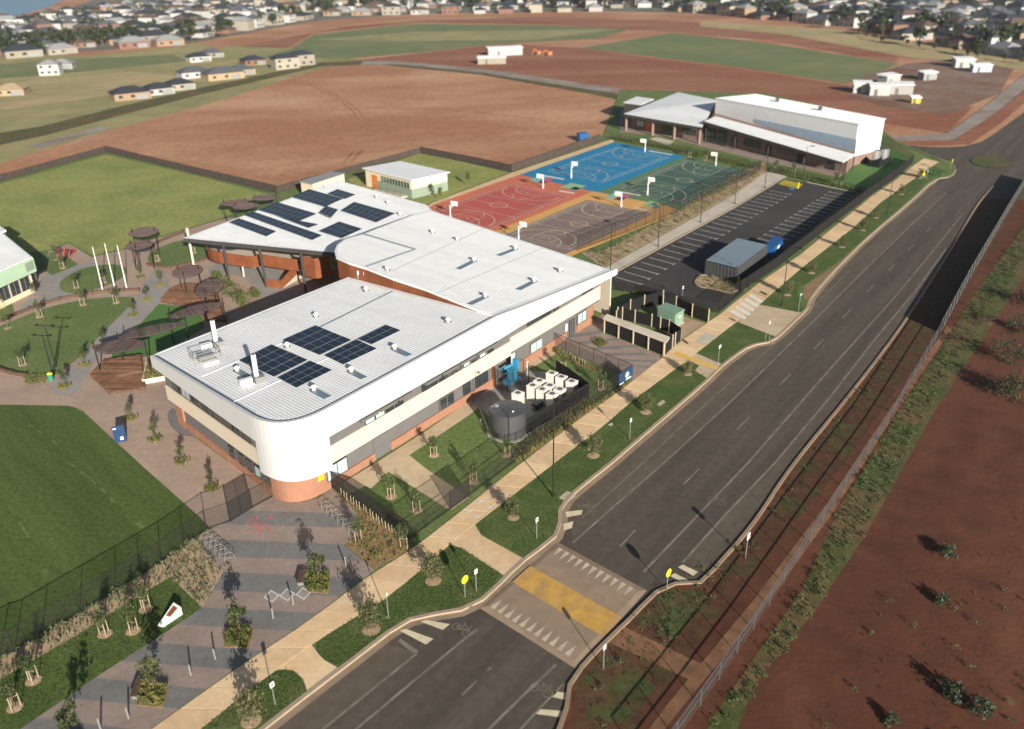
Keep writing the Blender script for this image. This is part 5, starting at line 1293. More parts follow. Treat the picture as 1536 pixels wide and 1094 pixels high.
# blue school sign hung on the fence corner
sg_a, sg_b = at(927,583), at(947.5,569.5)
t = thing('school_sign', 'blue school sign with white emblem on the fence corner', 'sign', sg_a)
d_ = (sg_b-sg_a).normalized(); n_ = Vector((d_.y, -d_.x, 0)); o_ = n_*.08
q = MB(); wallbox(q, sg_a+o_, sg_b+o_, .25, 1.85, .05); q.build('sign_board', 'blue_sign', t)
c = sg_a.lerp(sg_b, .58)+n_*.115+Vector((0,0,1.15)); L_ = (sg_b-sg_a).length
MB().tube(c, c+n_*.01, .36, n=20).build('emblem', 'white', t); MB().tube(c+n_*.012, c+n_*.02, .26, n=20).build('emblem_disc', 'sky_blue', t)
e_ = MB()
for u0, u1, z0 in ((-.16,.16,.08),(-.12,.12,-.05),(-.06,.06,-.16)): wallbox(e_, c+d_*u0+n_*.026, c+d_*u1+n_*.026, c.z+z0, c.z+z0+.06, .008)
e_.build('emblem_figure', 'white', t)
for u0, u1, z0 in ((.06,.34,.36),(.50,.88,.50)):
    q = MB(); wallbox(q, sg_a.lerp(sg_b, u0)+n_*.115, sg_a.lerp(sg_b, u1)+n_*.115, z0, z0+.16, .008); q.build('lettering', 'white', t)
# blue panel sign at the oval edge
b = at(182,664); t = thing('blue_panel_sign', 'blue free-standing panel sign at the edge of lower oval', 'sign', b)
MB().box(b+Vector((0,0,1.05)), (1.15,.10,1.9), R(28)).build('sign_board', 'blue_sign', t)
for s_ in (-1, 1): MB().tube(b+Vector((math.cos(R(28))*.5*s_, math.sin(R(28))*.5*s_, -.02)), b+Vector((math.cos(R(28))*.5*s_, math.sin(R(28))*.5*s_, .4)), .05, n=6).build('leg', 'metal_black', t)
MB().box(b+Vector((.18,-.045,.55)), (.3,.04,.35), R(28)).build('emblem', 'white', t); MB().box(b+Vector((-.28,-.22,1.75)), (.3,.04,.14), R(28)).build('lettering', 'white', t)

# ------------------------------------------------------------------ vegetation
def leaf_cloud(n, rx, ry, rz, zc, size, rnd, clumps=0, hollow=.35):
    mb = MB(); cs = None
    if clumps:
        cs = []
        for _ in range(clumps):
            u = rnd.random()**.5; th = rnd.uniform(0, 6.283); ph = math.acos(rnd.uniform(-1, 1))
            cs.append((rx*u*math.sin(ph)*math.cos(th), ry*u*math.sin(ph)*math.sin(th), zc+rz*u*math.cos(ph)*.9))
    for _ in range(n):
        if cs:
            c = rnd.choice(cs); p = Vector((c[0]+rnd.gauss(0, rx*.22), c[1]+rnd.gauss(0, ry*.22), c[2]+rnd.gauss(0, rz*.17)))
        else:
            u = hollow+(1-hollow)*rnd.random()**.6; th = rnd.uniform(0, 6.283); ph = math.acos(rnd.uniform(-1, 1))
            p = Vector((rx*u*math.sin(ph)*math.cos(th), ry*u*math.sin(ph)*math.sin(th), zc+rz*u*math.cos(ph)))
        s_ = size*rnd.uniform(.6, 1.4)
        m = Matrix.Rotation(rnd.uniform(0, 6.283), 3, 'Z') @ Matrix.Rotation(rnd.uniform(-1.2, 1.2), 3, 'X') @ Matrix.Rotation(rnd.uniform(-.6, .6), 3, 'Y')
        mb.add([p+m @ Vector(q) for q in ((-s_*.5,-s_,0),(s_*.5,-s_*.2,.2*s_),(0,s_,0),(-s_*.55,s_*.25,.15*s_))], [(0,1,2,3)])
    return mb
def trunk_mesh(h, r, branches, rnd, spread):
    mb = MB(); mb.tube((0,0,-.03), (rnd.uniform(-.05,.05)*h, rnd.uniform(-.05,.05)*h, h), r, r*.4, 6)
    for i in range(branches):
        z = h*rnd.uniform(.4, .95); a = rnd.uniform(0, 6.283); l = spread*rnd.uniform(.5, 1)
        mb.tube((0,0,z), (math.cos(a)*l, math.sin(a)*l, z+l*rnd.uniform(.5, 1.1)), r*.45, r*.12, 4)
    return mb
def tuft(mb, x, y, z, h, n, rnd, spread=.5, w=.03):
    for _ in range(n):
        a = rnd.uniform(0, 6.283); l = h*rnd.uniform(.6, 1.15); s_ = spread*rnd.uniform(.3, 1)*h; ww = w*rnd.uniform(.7, 1.5)
        dx, dy = math.cos(a), math.sin(a)
        mb.add([(x-dy*ww, y+dx*ww, z), (x+dy*ww, y-dx*ww, z), (x+dx*s_*.6+dy*ww*.7, y+dy*s_*.6-dx*ww*.7, z+l*.75), (x+dx*s_, y+dy*s_, z+l)], [(0,1,2,3)])
rv = random.Random(21)
ST = []
for k in range(3):
    r_ = random.Random(40+k)
    ST.append((trunk_mesh(1.5, .05, 6, r_, .7).mesh('trunk', 'bark'), leaf_cloud(900, .80, .80, 1.15, 1.6, .10, r_, 30).mesh('crown', 'leaf_street')))
SP = []
for k in range(4):
    r_ = random.Random(60+k)
    SP.append((trunk_mesh(1.9, .035, 8, r_, .45).mesh('trunk', 'bark'), leaf_cloud(360, .42, .42, .9, 1.75, .085, r_, 16).mesh('crown', 'leaf_young')))
stake_me = MB().tube((0,0,-.05), (0,0,1.25), .035, .03, 5).mesh('stake', 'stake')
tie_me = MB().tube((-.32,0,.95), (.32,0,.95), .02, n=4).mesh('tie', 'stake')
_ring = MB(); 
for i in range(14):
    a0, a1 = 2*math.pi*i/14, 2*math.pi*(i+1)/14
    _ring.add([(0,0,.07),(math.cos(a0)*.55,math.sin(a0)*.55,.028),(math.cos(a1)*.55,math.sin(a1)*.55,.028)], [(0,1,2)])
ring_me = _ring.mesh('mulch_ring', 'gravel_tan')
_tm = MB(); r_ = random.Random(5)
for _ in range(46):
    a = r_.uniform(0, 6.283); q_ = r_.uniform(.1, .75); tuft(_tm, math.cos(a)*q_, math.sin(a)*q_, .02, .38, 7, r_, .55, .035)
skirt_me = _tm.mesh('grass_skirt', 'blade')
def street_tree(px, py, label, s=1.0, k=0):
    b = at(px, py, .0); t = thing('street_tree', label, 'tree', b, rv.uniform(0, 6.28), 'street trees along the verge')
    tr, cr = ST[k % 3]; inst('trunk', tr, t, (0,0,0), 0, s); inst('crown', cr, t, (0,0,0), 0, s); inst('mulch_ring', ring_me, t, (0,0,.006), 0, 1.2*s)
def sapling(px, py, label, s=1.0, stakes=3, skirt=False, k=None, ring=True, group='young staked trees', z=.02):
    k = rv.randrange(4) if k is None else k
    b = at(px, py, .0); t = thing('young_tree', label, 'tree', b, rv.uniform(0, 6.28), group)
    tr, cr = SP[k]; inst('trunk', tr, t, (0,0,0), 0, s); inst('crown', cr, t, (0,0,0), 0, (s*1.1, s*1.1, s))
    for i in range(stakes):
        a = 2*math.pi*i/max(stakes,1); inst('stake', stake_me, t, (math.cos(a)*.36, math.sin(a)*.36, 0))
    if stakes >= 2:
        inst('tie', tie_me, t, (0, 0, 0), .3)
    if skirt: inst('grass_skirt', skirt_me, t, (0,0,.02), rv.uniform(0,6), 1.0)
    if ring: inst('mulch_ring', ring_me, t, (0,0,z+.004), 0, 1.0)
for i, (x, y, s_, lb_) in enumerate(((377,1082,1.05,'bushy street tree left of the bottom ramp'),(557,945,1.05,'bushy street tree between bottom ramp and crossing'),(650,872,1.0,'bushy street tree just left of the crossing path'),(770,777,.85,'sparse street tree right of the crossing path'),
    (890,684,.95,'street tree in the verge below the equipment yard'),(969,619,.95,'street tree in the verge below the blue school sign'),(1032,562,.75,'small street tree at the bus ramp'),(1181,443,.85,'street tree beside the driveway street light'),(1217.5,410,.8,'second street tree past the driveway'),
    (1263,371,.8,'third street tree past the driveway'),(1294,346,.8,'fourth street tree past the driveway'),(1314,327,.8,'fifth street tree past the driveway'),(1352,292,.8,'sixth street tree past the driveway'),(1380,268,.8,'last street tree near the far verge tip'))): street_tree(x, y, lb_, s_, i)
saps = [(651,684,'staked sapling on the upper yard lawn beside paved strip'),(587,746,'staked sapling on the small lawn by the round corner fence'),(625,767,'staked sapling inside the footpath fence left of yard gate'),(710,724,'staked sapling inside the footpath fence right of yard gate'),(759.6,684,'staked sapling below the grey water tank'),
 (844,556,'staked sapling behind the white air conditioners'),(902,584,'staked sapling near the back of the blue school sign'),(219,914.6,'staked sapling above the white wedge stone'),(200,947.5,'staked sapling left of the white wedge stone'),(157.6,952,'staked sapling midway along the lower-left grass strip'),(50.7,1022,'second-lowest staked sapling in lower-left grass strip'),(23,1062,'lowest staked sapling in lower-left grass strip')]
for x, y, lb_ in saps: sapling(x, y, lb_)
for x, y, lb_ in ((197,630,'farthest of four young trees in round grass plots by building end'),(233,661,'second of four young trees in round grass plots by building end'),(274,694,'third of four young trees in round grass plots by building end'),(319,733,'nearest of four young trees in round grass plots by building end')):
    sapling(x, y, lb_, .9, 0, True, group='trees in round grass plots')
crt = [(211,417,'courtyard tree in round plot nearest the tall shade disc posts'),(241,429,'courtyard tree in round plot beside the timber deck tip'),(221,451,'courtyard tree in round plot at the low wall end'),(200,474,'courtyard tree in round plot on the grey diagonal path'),(175,455,'young tree on big lawn below the rightmost flagpole'),(125,458,'young tree on big lawn just below the low wall'),(60,476,'young tree on big lawn near its left curve'),
 (126,549,'tree in round plot along lower grey path'),(97,581,'tree in round plot at the foot of grey path'),(34,548,'young tree at left of the big courtyard lawn'),(114,432,'young tree on flagpole lawn left end'),(156,425,'young tree on flagpole lawn between poles'),(94.6,403,'young tree on small lawn by the red play tunnel'),(237,392,'young tree on lawn below twin shade discs'),(291,380,'young tree on lawn beside the white column'),(53,446,'young tree on paving beside the mint building'),(3,462,'young tree on round lawn at left frame edge'),(155,518,'tree at the bend of the grey diagonal path'),(12,493,'young tree at left end of the low wall'),(85,390,'young tree beside the playground pad')]
for x, y, lb_ in crt: sapling(x, y, lb_, 1.0, 3 if 'lawn' in lb_ else 0, 'plot' in lb_, group='courtyard trees')
for x, y, lb_ in ((538,812,'thin young tree by the right bike hoops'),(606,822,'young tree at the fence end by the footpath')): sapling(x, y, lb_, 1.0, 2, ring=False)
for x, y, lb_ in ((660,300,'young tree beside the small classroom wall'),(702,278,'young tree on the small classroom lawn'),(648,294,'second young tree beside the small classroom wall')): sapling(x, y, lb_, 1.1, 0)
for i, (x, y) in enumerate(((1034,236),(1058,241),(1163,257),(1190,262),(1252,279),(1262,281))): sapling(x, y, ordn(i+1)+' young tree from the left along the hall hedge', 1.1, 2)
# planters on the plaza
def planter(px4, label, tree=True):
    P = pl(px4, .02); c = sum(P, Vector())/4; t = thing('planter', label, 'planter', c, 0, 'square planters on the plaza')
    MB().prism([(p.x,p.y) for p in P], .01, .06).build('soil', 'mulch', t)
    r_ = random.Random(int(px4[0][0])); mb = MB()
    for x, y in scatter([(p.x,p.y) for p in P], 120, r_): tuft(mb, x, y, .05, r_.uniform(.3,.55), 8, r_, .6, .04)
    stuff(mb.build('grasses', 'blade', t))
    mb = MB()
    for x, y in scatter([(c.x+(p.x-c.x)*.9, c.y+(p.y-c.y)*.9) for p in P], 30, r_):
        q = leaf_cloud(22, .25, .25, .22, .25, .06, r_); mb.add([(vx+x, vy+y, vz+.05) for vx, vy, vz in q.v], q.f)
    mb.build('shrubs', 'leaf_shrub', t)
    if tree:
        tr, cr = SP[int(px4[0][0]) % 4]; e = Vector((0, .35, .03))
        inst('trunk', tr, t, e, 0, 1.15); inst('crown', cr, t, e, 0, (1.6, 1.6, 1.2))
planter([(459.5,860),(495,862),(492.4,891),(461,888)], 'square planter beside the nearest bench and diamond inlays')
planter([(347,935),(380,944.5),(373,972),(336,970.6)], 'square planter alone in middle of the plaza')
planter([(214,1024),(253,1032.5),(244,1062),(207,1058.5)], 'square planter beside the long bench near bottom edge')
planter([(92,1098),(128,1104),(118,1136),(82,1130)], 'square planter just below the bottom frame edge')
# shrub in the courtyard
def big_shrub(px, py, s, label, n=600):
    b = at(px, py); t = thing('shrub', label, 'shrub', b, 0, 'courtyard shrubs'); r_ = random.Random(int(px))
    MB().tube((b.x,b.y,-.02), (b.x,b.y,s), .06, .03, 5).build('stem', 'bark', t)
    q = leaf_cloud(n, s, s, s*.9, s*.95, .11, r_, 18); q.v = [(x+b.x, y+b.y, max(z, .05)) for x, y, z in q.v]; q.build('crown', 'leaf_shrub', t)
big_shrub(338,436,1.5,'leafy shrub beside the striped shade disc'); big_shrub(350,452,1.6,'largest leafy shrub beside the timber deck'); big_shrub(366,460,1.2,'leafy shrub nearest the dark building shadow'); big_shrub(385,447,.9,'small grey shrub on the paved apron'); big_shrub(326,420,.9,'upright shrub behind the striped shade disc')
# planting beds: mulch with clumps that nobody could count
def bed_fill(name, px, n, r_, kinds=('blade',), h=(.25,.5), leafy=0, z=.02):
    P = [(p.x,p.y) for p in pl(px)]; mb = MB()
    for x, y in scatter(P, n, r_): tuft(mb, x, y, z, r_.uniform(*h), 7, r_, .65, .035)
    o = stuff(mb.build(name, kinds[0])); o['label'] = 'low grassy planting filling the '+name.replace('_',' '); o['category'] = 'planting'
    if leafy:
        mb = MB()
        for x, y in scatter(P, leafy, r_):
            s_ = r_.uniform(.2, .42); q = leaf_cloud(26, s_, s_, s_*.8, s_*.8, .07, r_); mb.add([(vx+x, vy+y, vz+z) for vx, vy, vz in q.v], q.f)
        o = stuff(mb.build(name+'_shrubs', kinds[-1])); o['label'] = 'low leafy shrubs in the '+name.replace('_',' '); o['category'] = 'planting'
rb_ = random.Random(77)
bed_fill('oval_fence_bed', bed1_px, 380, rb_, ('leaf_grey','leaf_grey'), (.2,.42), 70)
bed_fill('corner_bed', bed2_px, 90, rb_, ('blade','leaf_shrub'), (.2,.4), 14)
bed_fill('entry_fence_bed', bed3_px, 110, rb_, ('blade','leaf_shrub'), (.2,.4), 18)
bed_fill('footpath_fence_bed', bed4_px, 420, rb_, ('blade','leaf_young'), (.2,.45), 140)
bed_fill('court_strip_bed', bed5_px, 420, rb_, ('blade','leaf_grey'), (.3,.6), 330)
bed_fill('car_park_bed', bed6_px, 420, rb_, ('blade','leaf_grey'), (.25,.5), 190)
bed_fill('island_planting', bed7_px, 90, rb_, ('blade','leaf_grey'), (.2,.4), 30, .1)
bed_fill('entry_garden', [(889,513),(901,508),(911,516),(899,522)], 40, rb_, ('blade','leaf_shrub'), (.25,.45), 22)
bed_fill('hall_hedge', [(916,206),(960,212),(1030,226),(1090,239),(1140,251),(1139,255),(1085,245),(1030,231),(955,217),(914,210)], 200, rb_, ('leaf_shrub','leaf_shrub'), (.4,.8), 420)
bed_fill('car_park_hedge', [(1152,252),(1185,257),(1240,272),(1298,287),(1296,291),(1240,279),(1181,265),(1152,258)], 160, rb_, ('leaf_shrub','leaf_shrub'), (.4,.8), 260)
bed_fill('gate_end_planting', [(900,424),(950,434),(1024,453),(1074,465),(1070,469),(1020,459),(950,441),(905,432)], 140, rb_, ('blade','leaf_shrub'), (.25,.5), 60)
bed_fill('right_verge_weeds', [(1060,1100),(1200,890),(1260,760),(1360,600),(1470,430),(1550,320),(1590,330),(1480,470),(1390,620),(1300,800),(1220,920),(1120,1060)], 1000, rb_, ('leaf_young','leaf_young'), (.12,.35), 420, GZ)
bed_fill('right_kerb_weeds', [(900,1094),(870,1020),(955,930),(990,892),(1135,800),(1190,710),(1350,505),(1360,515),(1200,730),(1130,830),(1000,990),(940,1094)], 260, rb_, ('leaf_young','leaf_young'), (.08,.22), 45, GZ)
bed_fill('bare_ground_weeds', [(1330,880),(1536,760),(1600,1000),(1560,1165),(1180,1165)], 40, rb_, ('leaf_young','leaf_young'), (.1,.2), 22, GZ)
for i, (x, y, s_) in enumerate(((1512,545,2.2),(1528,600,2.4),(1530,500,2.0),(1500,590,1.5),(1545,460,2.2),(1420,835,.7),(1412,905,.55),(1425,1045,.8),(1470,1070,.9),(1335,1085,.5))):
    b = at(x, y, GZ); t = thing('bush', ['largest dark bush','tall dark bush','upper dark bush','low dark bush','topmost dark bush','scrubby bush','scrubby bush','scrubby bush','scrubby bush','scrubby bush'][i]+' on the right-hand dirt, '+ordn(i+1)+' from top group', 'bush', b, 0, 'bushes on bare dirt'); r_ = random.Random(300+i)
    MB().tube((b.x,b.y,GZ-.02), (b.x,b.y,GZ+s_*.7), .06, .03, 5).build('stem', 'bark', t)
    q = leaf_cloud(int(420*s_), s_, s_, s_*.7, s_*.7, .12, r_, 20); q.v = [(vx+b.x, vy+b.y, max(vz, .03)+GZ) for vx, vy, vz in q.v]; q.build('crown', 'leaf_far', t)
def mown(name, label, polys, n, h=.07):
    r_ = random.Random(n); mb = MB()
    for px_, k_ in polys:
        for x, y in scatter([(p.x,p.y) for p in pl(px_)], int(n*k_), r_): tuft(mb, x, y, .012, h*r_.uniform(.6,1.5), 3, r_, .9, .022)
    o = stuff(mb.build(name, 'mown_blade')); o['label'] = label; o['category'] = 'grass'
mown('verge_turf', 'short mown turf on the street verge and lower-left strip', [
 ([(300,1094),(384,1027),(428,1003),(442,1005),(460,1036),(392,1092)], .10), ([(475,978),(474,966),(513,938),(581,897),(631,856),(676,819),(692,821),(754,860),(731,891),(676,916),(631,920),(601,932),(509,1002),(486,990)], .30),
 ([(713,790),(776,739),(861,673),(950,601),(1033,541),(1049,548.6),(1061,567),(936,676),(848,747),(836,767),(839,785),(833,803),(786,838),(721,803)], .32), ([(256,865),(304,913),(145,1017),(0,1100),(0,1018),(197,900)], .28)], 9000)
# timber stakes in the new hedges
def stakes(label, a, b, n, h=.8):
    t = thing('hedge_stakes', label, 'stakes', at(*a))
    me = MB().tube((0,0,-.02), (0,0,h), .03, .03, 5).mesh('stake', 'post_pale'); r_ = random.Random(n)
    for i in range(n):
        u = (i+.5)/n; p = at(a[0]+(b[0]-a[0])*u+r_.uniform(-1,1), a[1]+(b[1]-a[1])*u+r_.uniform(-1,1)); inst('stake', me, t, p-t.location)
stakes('row of pale timber stakes along the round corner fence', (509,741), (606,812), 20); stakes('row of pale timber stakes along the entry fence', (838,530), (880,552), 9)
# ------------------------------------------------------------------ plaza furniture
bol_me = MB().tube((0,0,-.02), (0,0,.95), .065, .065, 10).mesh('post', 'metal_silver'); bcap_me = MB().tube((0,0,.95), (0,0,.99), .065, .045, 10).mesh('cap', 'metal_grey')
for x, y, lb_ in ((519,850,'bollard nearest the mulch bed corner'),(410,928,'bollard just below the diamond inlays'),(440,907.5,'bollard among the diamond inlays'),(323,989,'bollard left of the middle planter'),(286.5,1013,'bollard lower left of the middle planter'),(193,1077.7,'bollard left of the long bench planter'),(151,1094,'bollard at the bottom frame edge')):
    t = thing('bollard', 'silver '+lb_, 'bollard', at(x, y, .018), 0, 'silver bollards on the plaza'); inst('post', bol_me, t, (0,0,0)); inst('cap', bcap_me, t, (0,0,0))
def bench(a, b, label):
    A, B = at(*a), at(*b); d = (B-A).normalized(); n_ = Vector((-d.y, d.x, 0)); t = thing('bench', label, 'bench', A.lerp(B, .5), 0, 'timber benches on the plaza')
    for k in range(4):
        o_ = n_*(.13*(k-1.5)); q = MB(); wallbox(q, A+o_, B+o_, .42, .47, .11); q.build('seat_slat', 'timber_dark', t)
    for u in (.15, .85):
        c = A.lerp(B, u); MB().box(c+Vector((0,0,.21)), (.12,.45,.42), math.atan2(d.y, d.x)).build('leg', 'metal_grey', t)
bench((455,862),(450.5,881), 'short timber bench beside the first square planter'); bench((211,1026),(202,1052), 'long timber bench beside the lower square planter')
hoop = MB(); pts = [Vector((-.42,0,-.02))]+[Vector((-.42*math.cos(R(a)), 0, .45+.42*math.sin(R(a)))) for a in range(0, 181, 20)]+[Vector((.42,0,-.02))]
hoop.path(pts, .026, 6); hoop_me = hoop.mesh('hoop', 'hoop_grey'); bar_me = MB().tube((-.42,0,.35), (.42,0,.35), .02, n=5).mesh('crossbar', 'hoop_grey')
def hoops(a, b, n, ang, lab_):
    A, B = at(*a), at(*b)
    for i in range(n):
        t = thing('bike_hoop', 'silver bike hoop, '+ordn(i+1)+' from the building in the '+lab_+' rack', 'bike rack', A.lerp(B, i/(n-1)), ang, 'bike hoops'); inst('hoop', hoop_me, t, (0,0,0)); inst('crossbar', bar_me, t, (0,0,0))
hoops((309,812),(345,842), 6, R(25), 'left'); hoops((489,765),(530,797), 6, R(25), 'right')
# wedge stone with plaque
q = [at(x, y) for x, y in ((237,940),(246,941),(274,922),(263,915))]; c = sum(q, Vector())/4
t = thing('wedge_stone', 'white wedge-shaped memorial stone with brown plaque on the grass', 'memorial', c)
MB().prism([(p.x,p.y) for p in q], .01, [.12,.12,.75,.75]).build('stone', 'white', t)
P = [Vector((p.x,p.y,zz)) for p, zz in zip(q, (.12,.12,.75,.75))]
MB().face([P[1].lerp(P[2], .45).lerp(P[0].lerp(P[3], .45), .15)+Vector((0,-.03,.02)), P[1].lerp(P[2], .9).lerp(P[0].lerp(P[3], .9), .2)+Vector((0,-.03,.02)), P[1].lerp(P[2], .9).lerp(P[0].lerp(P[3], .9), .8)+Vector((0,-.03,.02)), P[1].lerp(P[2], .45).lerp(P[0].lerp(P[3], .45), .8)+Vector((0,-.03,.02))]).build('plaque', 'corten', t)
# ------------------------------------------------------------------ yard equipment
b = at(763,648); tk = thing('water_tank', 'dark grey round water tank in the equipment yard', 'water tank', b)
def ringv(c, r, z, n=40): return [(c.x+r*math.cos(2*math.pi*i/n), c.y+r*math.sin(2*math.pi*i/n), z) for i in range(n)]
mb = MB(); n = 48; zs = [0.02]+[.25*k for k in range(1,12)]
for i, z in enumerate(zs): mb.v += ringv(b, 1.86+(.02 if i % 2 else 0), z, n)
for i in range(len(zs)-1):
    for j in range(n): mb.f.append((i*n+j, i*n+(j+1)%n, (i+1)*n+(j+1)%n, (i+1)*n+j))
mb.build('shell', 'tank_grey', tk, smooth=True)
mb = MB(); mb.v = ringv(b, 1.94, 2.75, n)+ringv(b, 1.94, 2.80, n)+[(b.x,b.y,3.05)]
mb.f = [(j,(j+1)%n,n+(j+1)%n,n+j) for j in range(n)]+[(n+j,n+(j+1)%n,2*n) for j in range(n)]; mb.build('lid', 'tank_grey', tk)
for i in range(8):
    a = 2*math.pi*i/8; mb = MB().tube((b.x+math.cos(a)*1.88,b.y+math.sin(a)*1.88,2.84),(b.x+.1*math.cos(a),b.y+.1*math.sin(a),3.06),.02,n=4); mb.build('lid_rib', 'tank_grey', tk)
MB().tube(b+Vector((-1.2,.4,2.86)), b+Vector((-1.2,.4,3.1)), .28, n=12).build('hatch', 'metal_grey', tk); MB().tube(b+Vector((.5,-.9,2.85)), b+Vector((.5,-.9,3.0)), .1, n=8).build('vent', 'white', tk)
MB().path([b+Vector((-1.95,.35,.02)), b+Vector((-1.95,.35,2.7)), b+Vector((-1.5,.38,2.95))], .06, 6).build('inlet_pipe', 'metal_silver', tk)
MB().tube(b-Vector((0,0,.0)), b+Vector((0,0,.03)), 2.3, n=36).build('footing', 'pale_concrete', tk)
# air-conditioner condensers
un = [(785.3,591.7,'lone air-conditioner nearest the grey tank'),(807.5,580.2,'left end unit of front air-conditioner row'),(821.8,586,'middle unit of front air-conditioner row'),(836.9,593,'right end unit of front air-conditioner row'),(817.5,573,'left end unit of middle air-conditioner row'),(833.3,580.2,'middle unit of middle air-conditioner row'),(848.3,586,'right end unit of middle air-conditioner row'),(836.2,561.6,'left end unit of back air-conditioner row'),(850.5,567.3,'middle unit of back air-conditioner row'),(866.2,573.8,'right end unit of back air-conditioner row')]
AR = math.atan2(gd.y, gd.x)
b0 = None
ub = MB().box((0,0,.86), (.95,1.05,1.68)).mesh('casing', 'unit_white'); ut = MB().box((0,0,1.73), (1.02,1.12,.08)).mesh('top_frame', 'unit_white'); uf = MB().tube((0,0,1.77), (0,0,1.80), .30, n=16).mesh('fan_grille', 'fan_grey')
ug = MB()
for k in range(9): ug.box((0,-.535,.25+k*.15), (.85,.02,.05))
ugm = ug.mesh('coil_louvre', 'metal_grey'); ubase = MB().box((0,0,.03), (1.0,1.1,.05)).mesh('base_rail', 'fan_grey')
for x, y, lb_ in un:
    p = at(x, y, 1.78) - gn*.75; t = thing('air_conditioner', 'white '+lb_, 'air conditioner', (p.x, p.y, .0), AR, 'rooftop-style condensers in the yard')
    for nm, me in (('casing',ub),('top_frame',ut),('fan_grille',uf),('coil_louvre',ugm),('base_rail',ubase)): inst(nm, me, t, (0,0,.0))
fence('screen_fence', 'black screen fence around the white air conditioners', 'fence', [(791,651),(837,623),(883,596),(855,575),(834,561)], 1.85, 1.6, 'shade_cloth', (.97,.04))
p = at(806,612); t = thing('pump_unit', 'small dark pump unit on the pad beside the tank', 'pump', p, AR)
inst('body', MB().box((0,0,.35), (1.2,.7,.6)).mesh('body', 'dark_clad'), t, (0,0,0)); inst('lid', MB().box((0,0,.68), (1.24,.74,.05)).mesh('lid', 'fan_grey'), t, (0,0,0)); inst('motor', MB().tube((-.9,0,.3), (-.6,0,.3), .2, n=10).mesh('motor', 'metal_grey'), t, (0,0,0))
# round screened enclosure with blue machine
c = at(768,577); t = thing('round_enclosure', 'round black screened enclosure against the building wall', 'enclosure', c)
for i in range(14):
    a0, a1 = R(-200+i*19), R(-200+(i+1)*19); r0 = 2.0
    p, q = c+Vector((math.cos(a0)*r0, math.sin(a0)*r0, 0)), c+Vector((math.cos(a1)*r0, math.sin(a1)*r0, 0))
    MB().tube(p-Vector((0,0,.02)), p+Vector((0,0,2.6)), .035, n=5).build('post', 'metal_black', t)
    MB().face([p+Vector((0,0,.05)), q+Vector((0,0,.05)), q+Vector((0,0,2.55)), p+Vector((0,0,2.55))]).build('screen_panel', 'fence_mesh', t)
e = c+Vector((math.cos(R(40))*2.0, math.sin(R(40))*2.0, 0)); MB().tube(e+Vector((.2,-.9,.05)), e+Vector((.3,-.7,2.7)), .10, n=6).build('corner_strut', 'white', t)
t = thing('blue_lift', 'bright blue boom lift parked inside the round enclosure', 'lift', c)
MB().box(c+Vector((0,0,.55)), (1.9,1.2,.5), AR).build('chassis', 'sky_blue', t); MB().box(c+Vector((.1,.1,1.4)), (.9,.8,1.2), AR).build('turret', 'sky_blue', t)
MB().tube(c+Vector((-.9,-.5,2.3)), c+Vector((.7,.6,2.6)), .2, .16, 8).build('boom', 'sky_blue', t)
MB().box(c+Vector((.5,.2,2.5)), (.5,.6,1.4), AR).build('mast', 'sky_blue', t)
for dx in (-.6, .6):
    for dy in (-.55, .55):
        w = c+Matrix.Rotation(AR, 3, 'Z') @ Vector((dx, dy, .32)); ax = Matrix.Rotation(AR, 3, 'Z') @ Vector((0,.12,0)); MB().tube(w-ax, w+ax, .3, n=12).build('wheel', 'fan_grey', t)
MB().path([c+Vector((-1.1,-.6,1.6)), c+Vector((-1.1,-.6,2.5)), c+Vector((-.5,-.2,2.5)), c+Vector((-.5,-.2,1.6)), c+Vector((-1.1,-.6,1.6))], .04, 5).build('basket', 'sky_blue', t)
# curved water pipe
t = thing('drain_pipe', 'grey overflow pipe curving from wall to tank', 'pipe', at(703,600))
MB().path([at(x, y, .25) for x, y in ((704,606),(703,599),(706,596),(712,597),(722,618),(733,646))], .09, 7).build('pipe', 'metal_grey', t)
for x, y in ((708,606),(722,630)): MB().box(at(x, y, .1), (.3,.3,.2)).build('saddle', 'metal_grey', t)
# screened bin compound with pale roof
cmp_ = thing('bin_shelter', 'long pale-roofed bin shelter with timber posts and black screens', 'shelter', at(905,500))
fr = [at(906,499.5), at(995,534)]; sd_ = (at(1021,511)-at(995,534)); dpt = sd_.normalized()*1.1
rz = 2.05
MB().slab([fr[0]+Vector((-.2,-.1,rz+.12)), fr[1]+Vector((.2,-.3,rz)), fr[1]+dpt+Vector((.2,0,rz+.1)), fr[0]+dpt+Vector((-.2,.1,rz+.22))], .22).build('roof', 'pale_concrete', cmp_)
for i in range(5):
    p = fr[0].lerp(fr[1], i/4); MB().box(p+Vector((0,0,rz/2)), (.16,.16,rz), .6).build('post', 'post_pale', cmp_)
for i in range(4):
    a, b = fr[0].lerp(fr[1], i/4+.02), fr[0].lerp(fr[1], (i+1)/4-.02); q = MB(); wallbox(q, a, b, .05, 1.75, .03, -.1); q.build('screen_panel', 'shade_cloth', cmp_)
def post_screen(label, px, h=1.9):
    P = pl(px); t = thing('screen_wall', label, 'screen fence', P[0], 0, 'black screens with pale timber posts')
    for a, b in zip(P[:-1], P[1:]):
        q = MB(); d = (b-a).normalized(); wallbox(q, a+d*.1, b-d*.1, .05, h-.2, .03, -.04); q.build('screen_panel', 'shade_cloth', t)
    for p in P: MB().box(p+Vector((0,0,h/2)), (.13,.13,h), .6).build('post', 'post_pale', t)
post_screen('black screen on timber posts at right side of the bin shelter', [(996,534),(1008,522.5),(1012,519),(1021,511)])
post_screen('black screen on timber posts behind the bin shelter', [(924,485),(933,480),(952,484),(977,490.5),(990,495),(1003,499),(1021,511)])
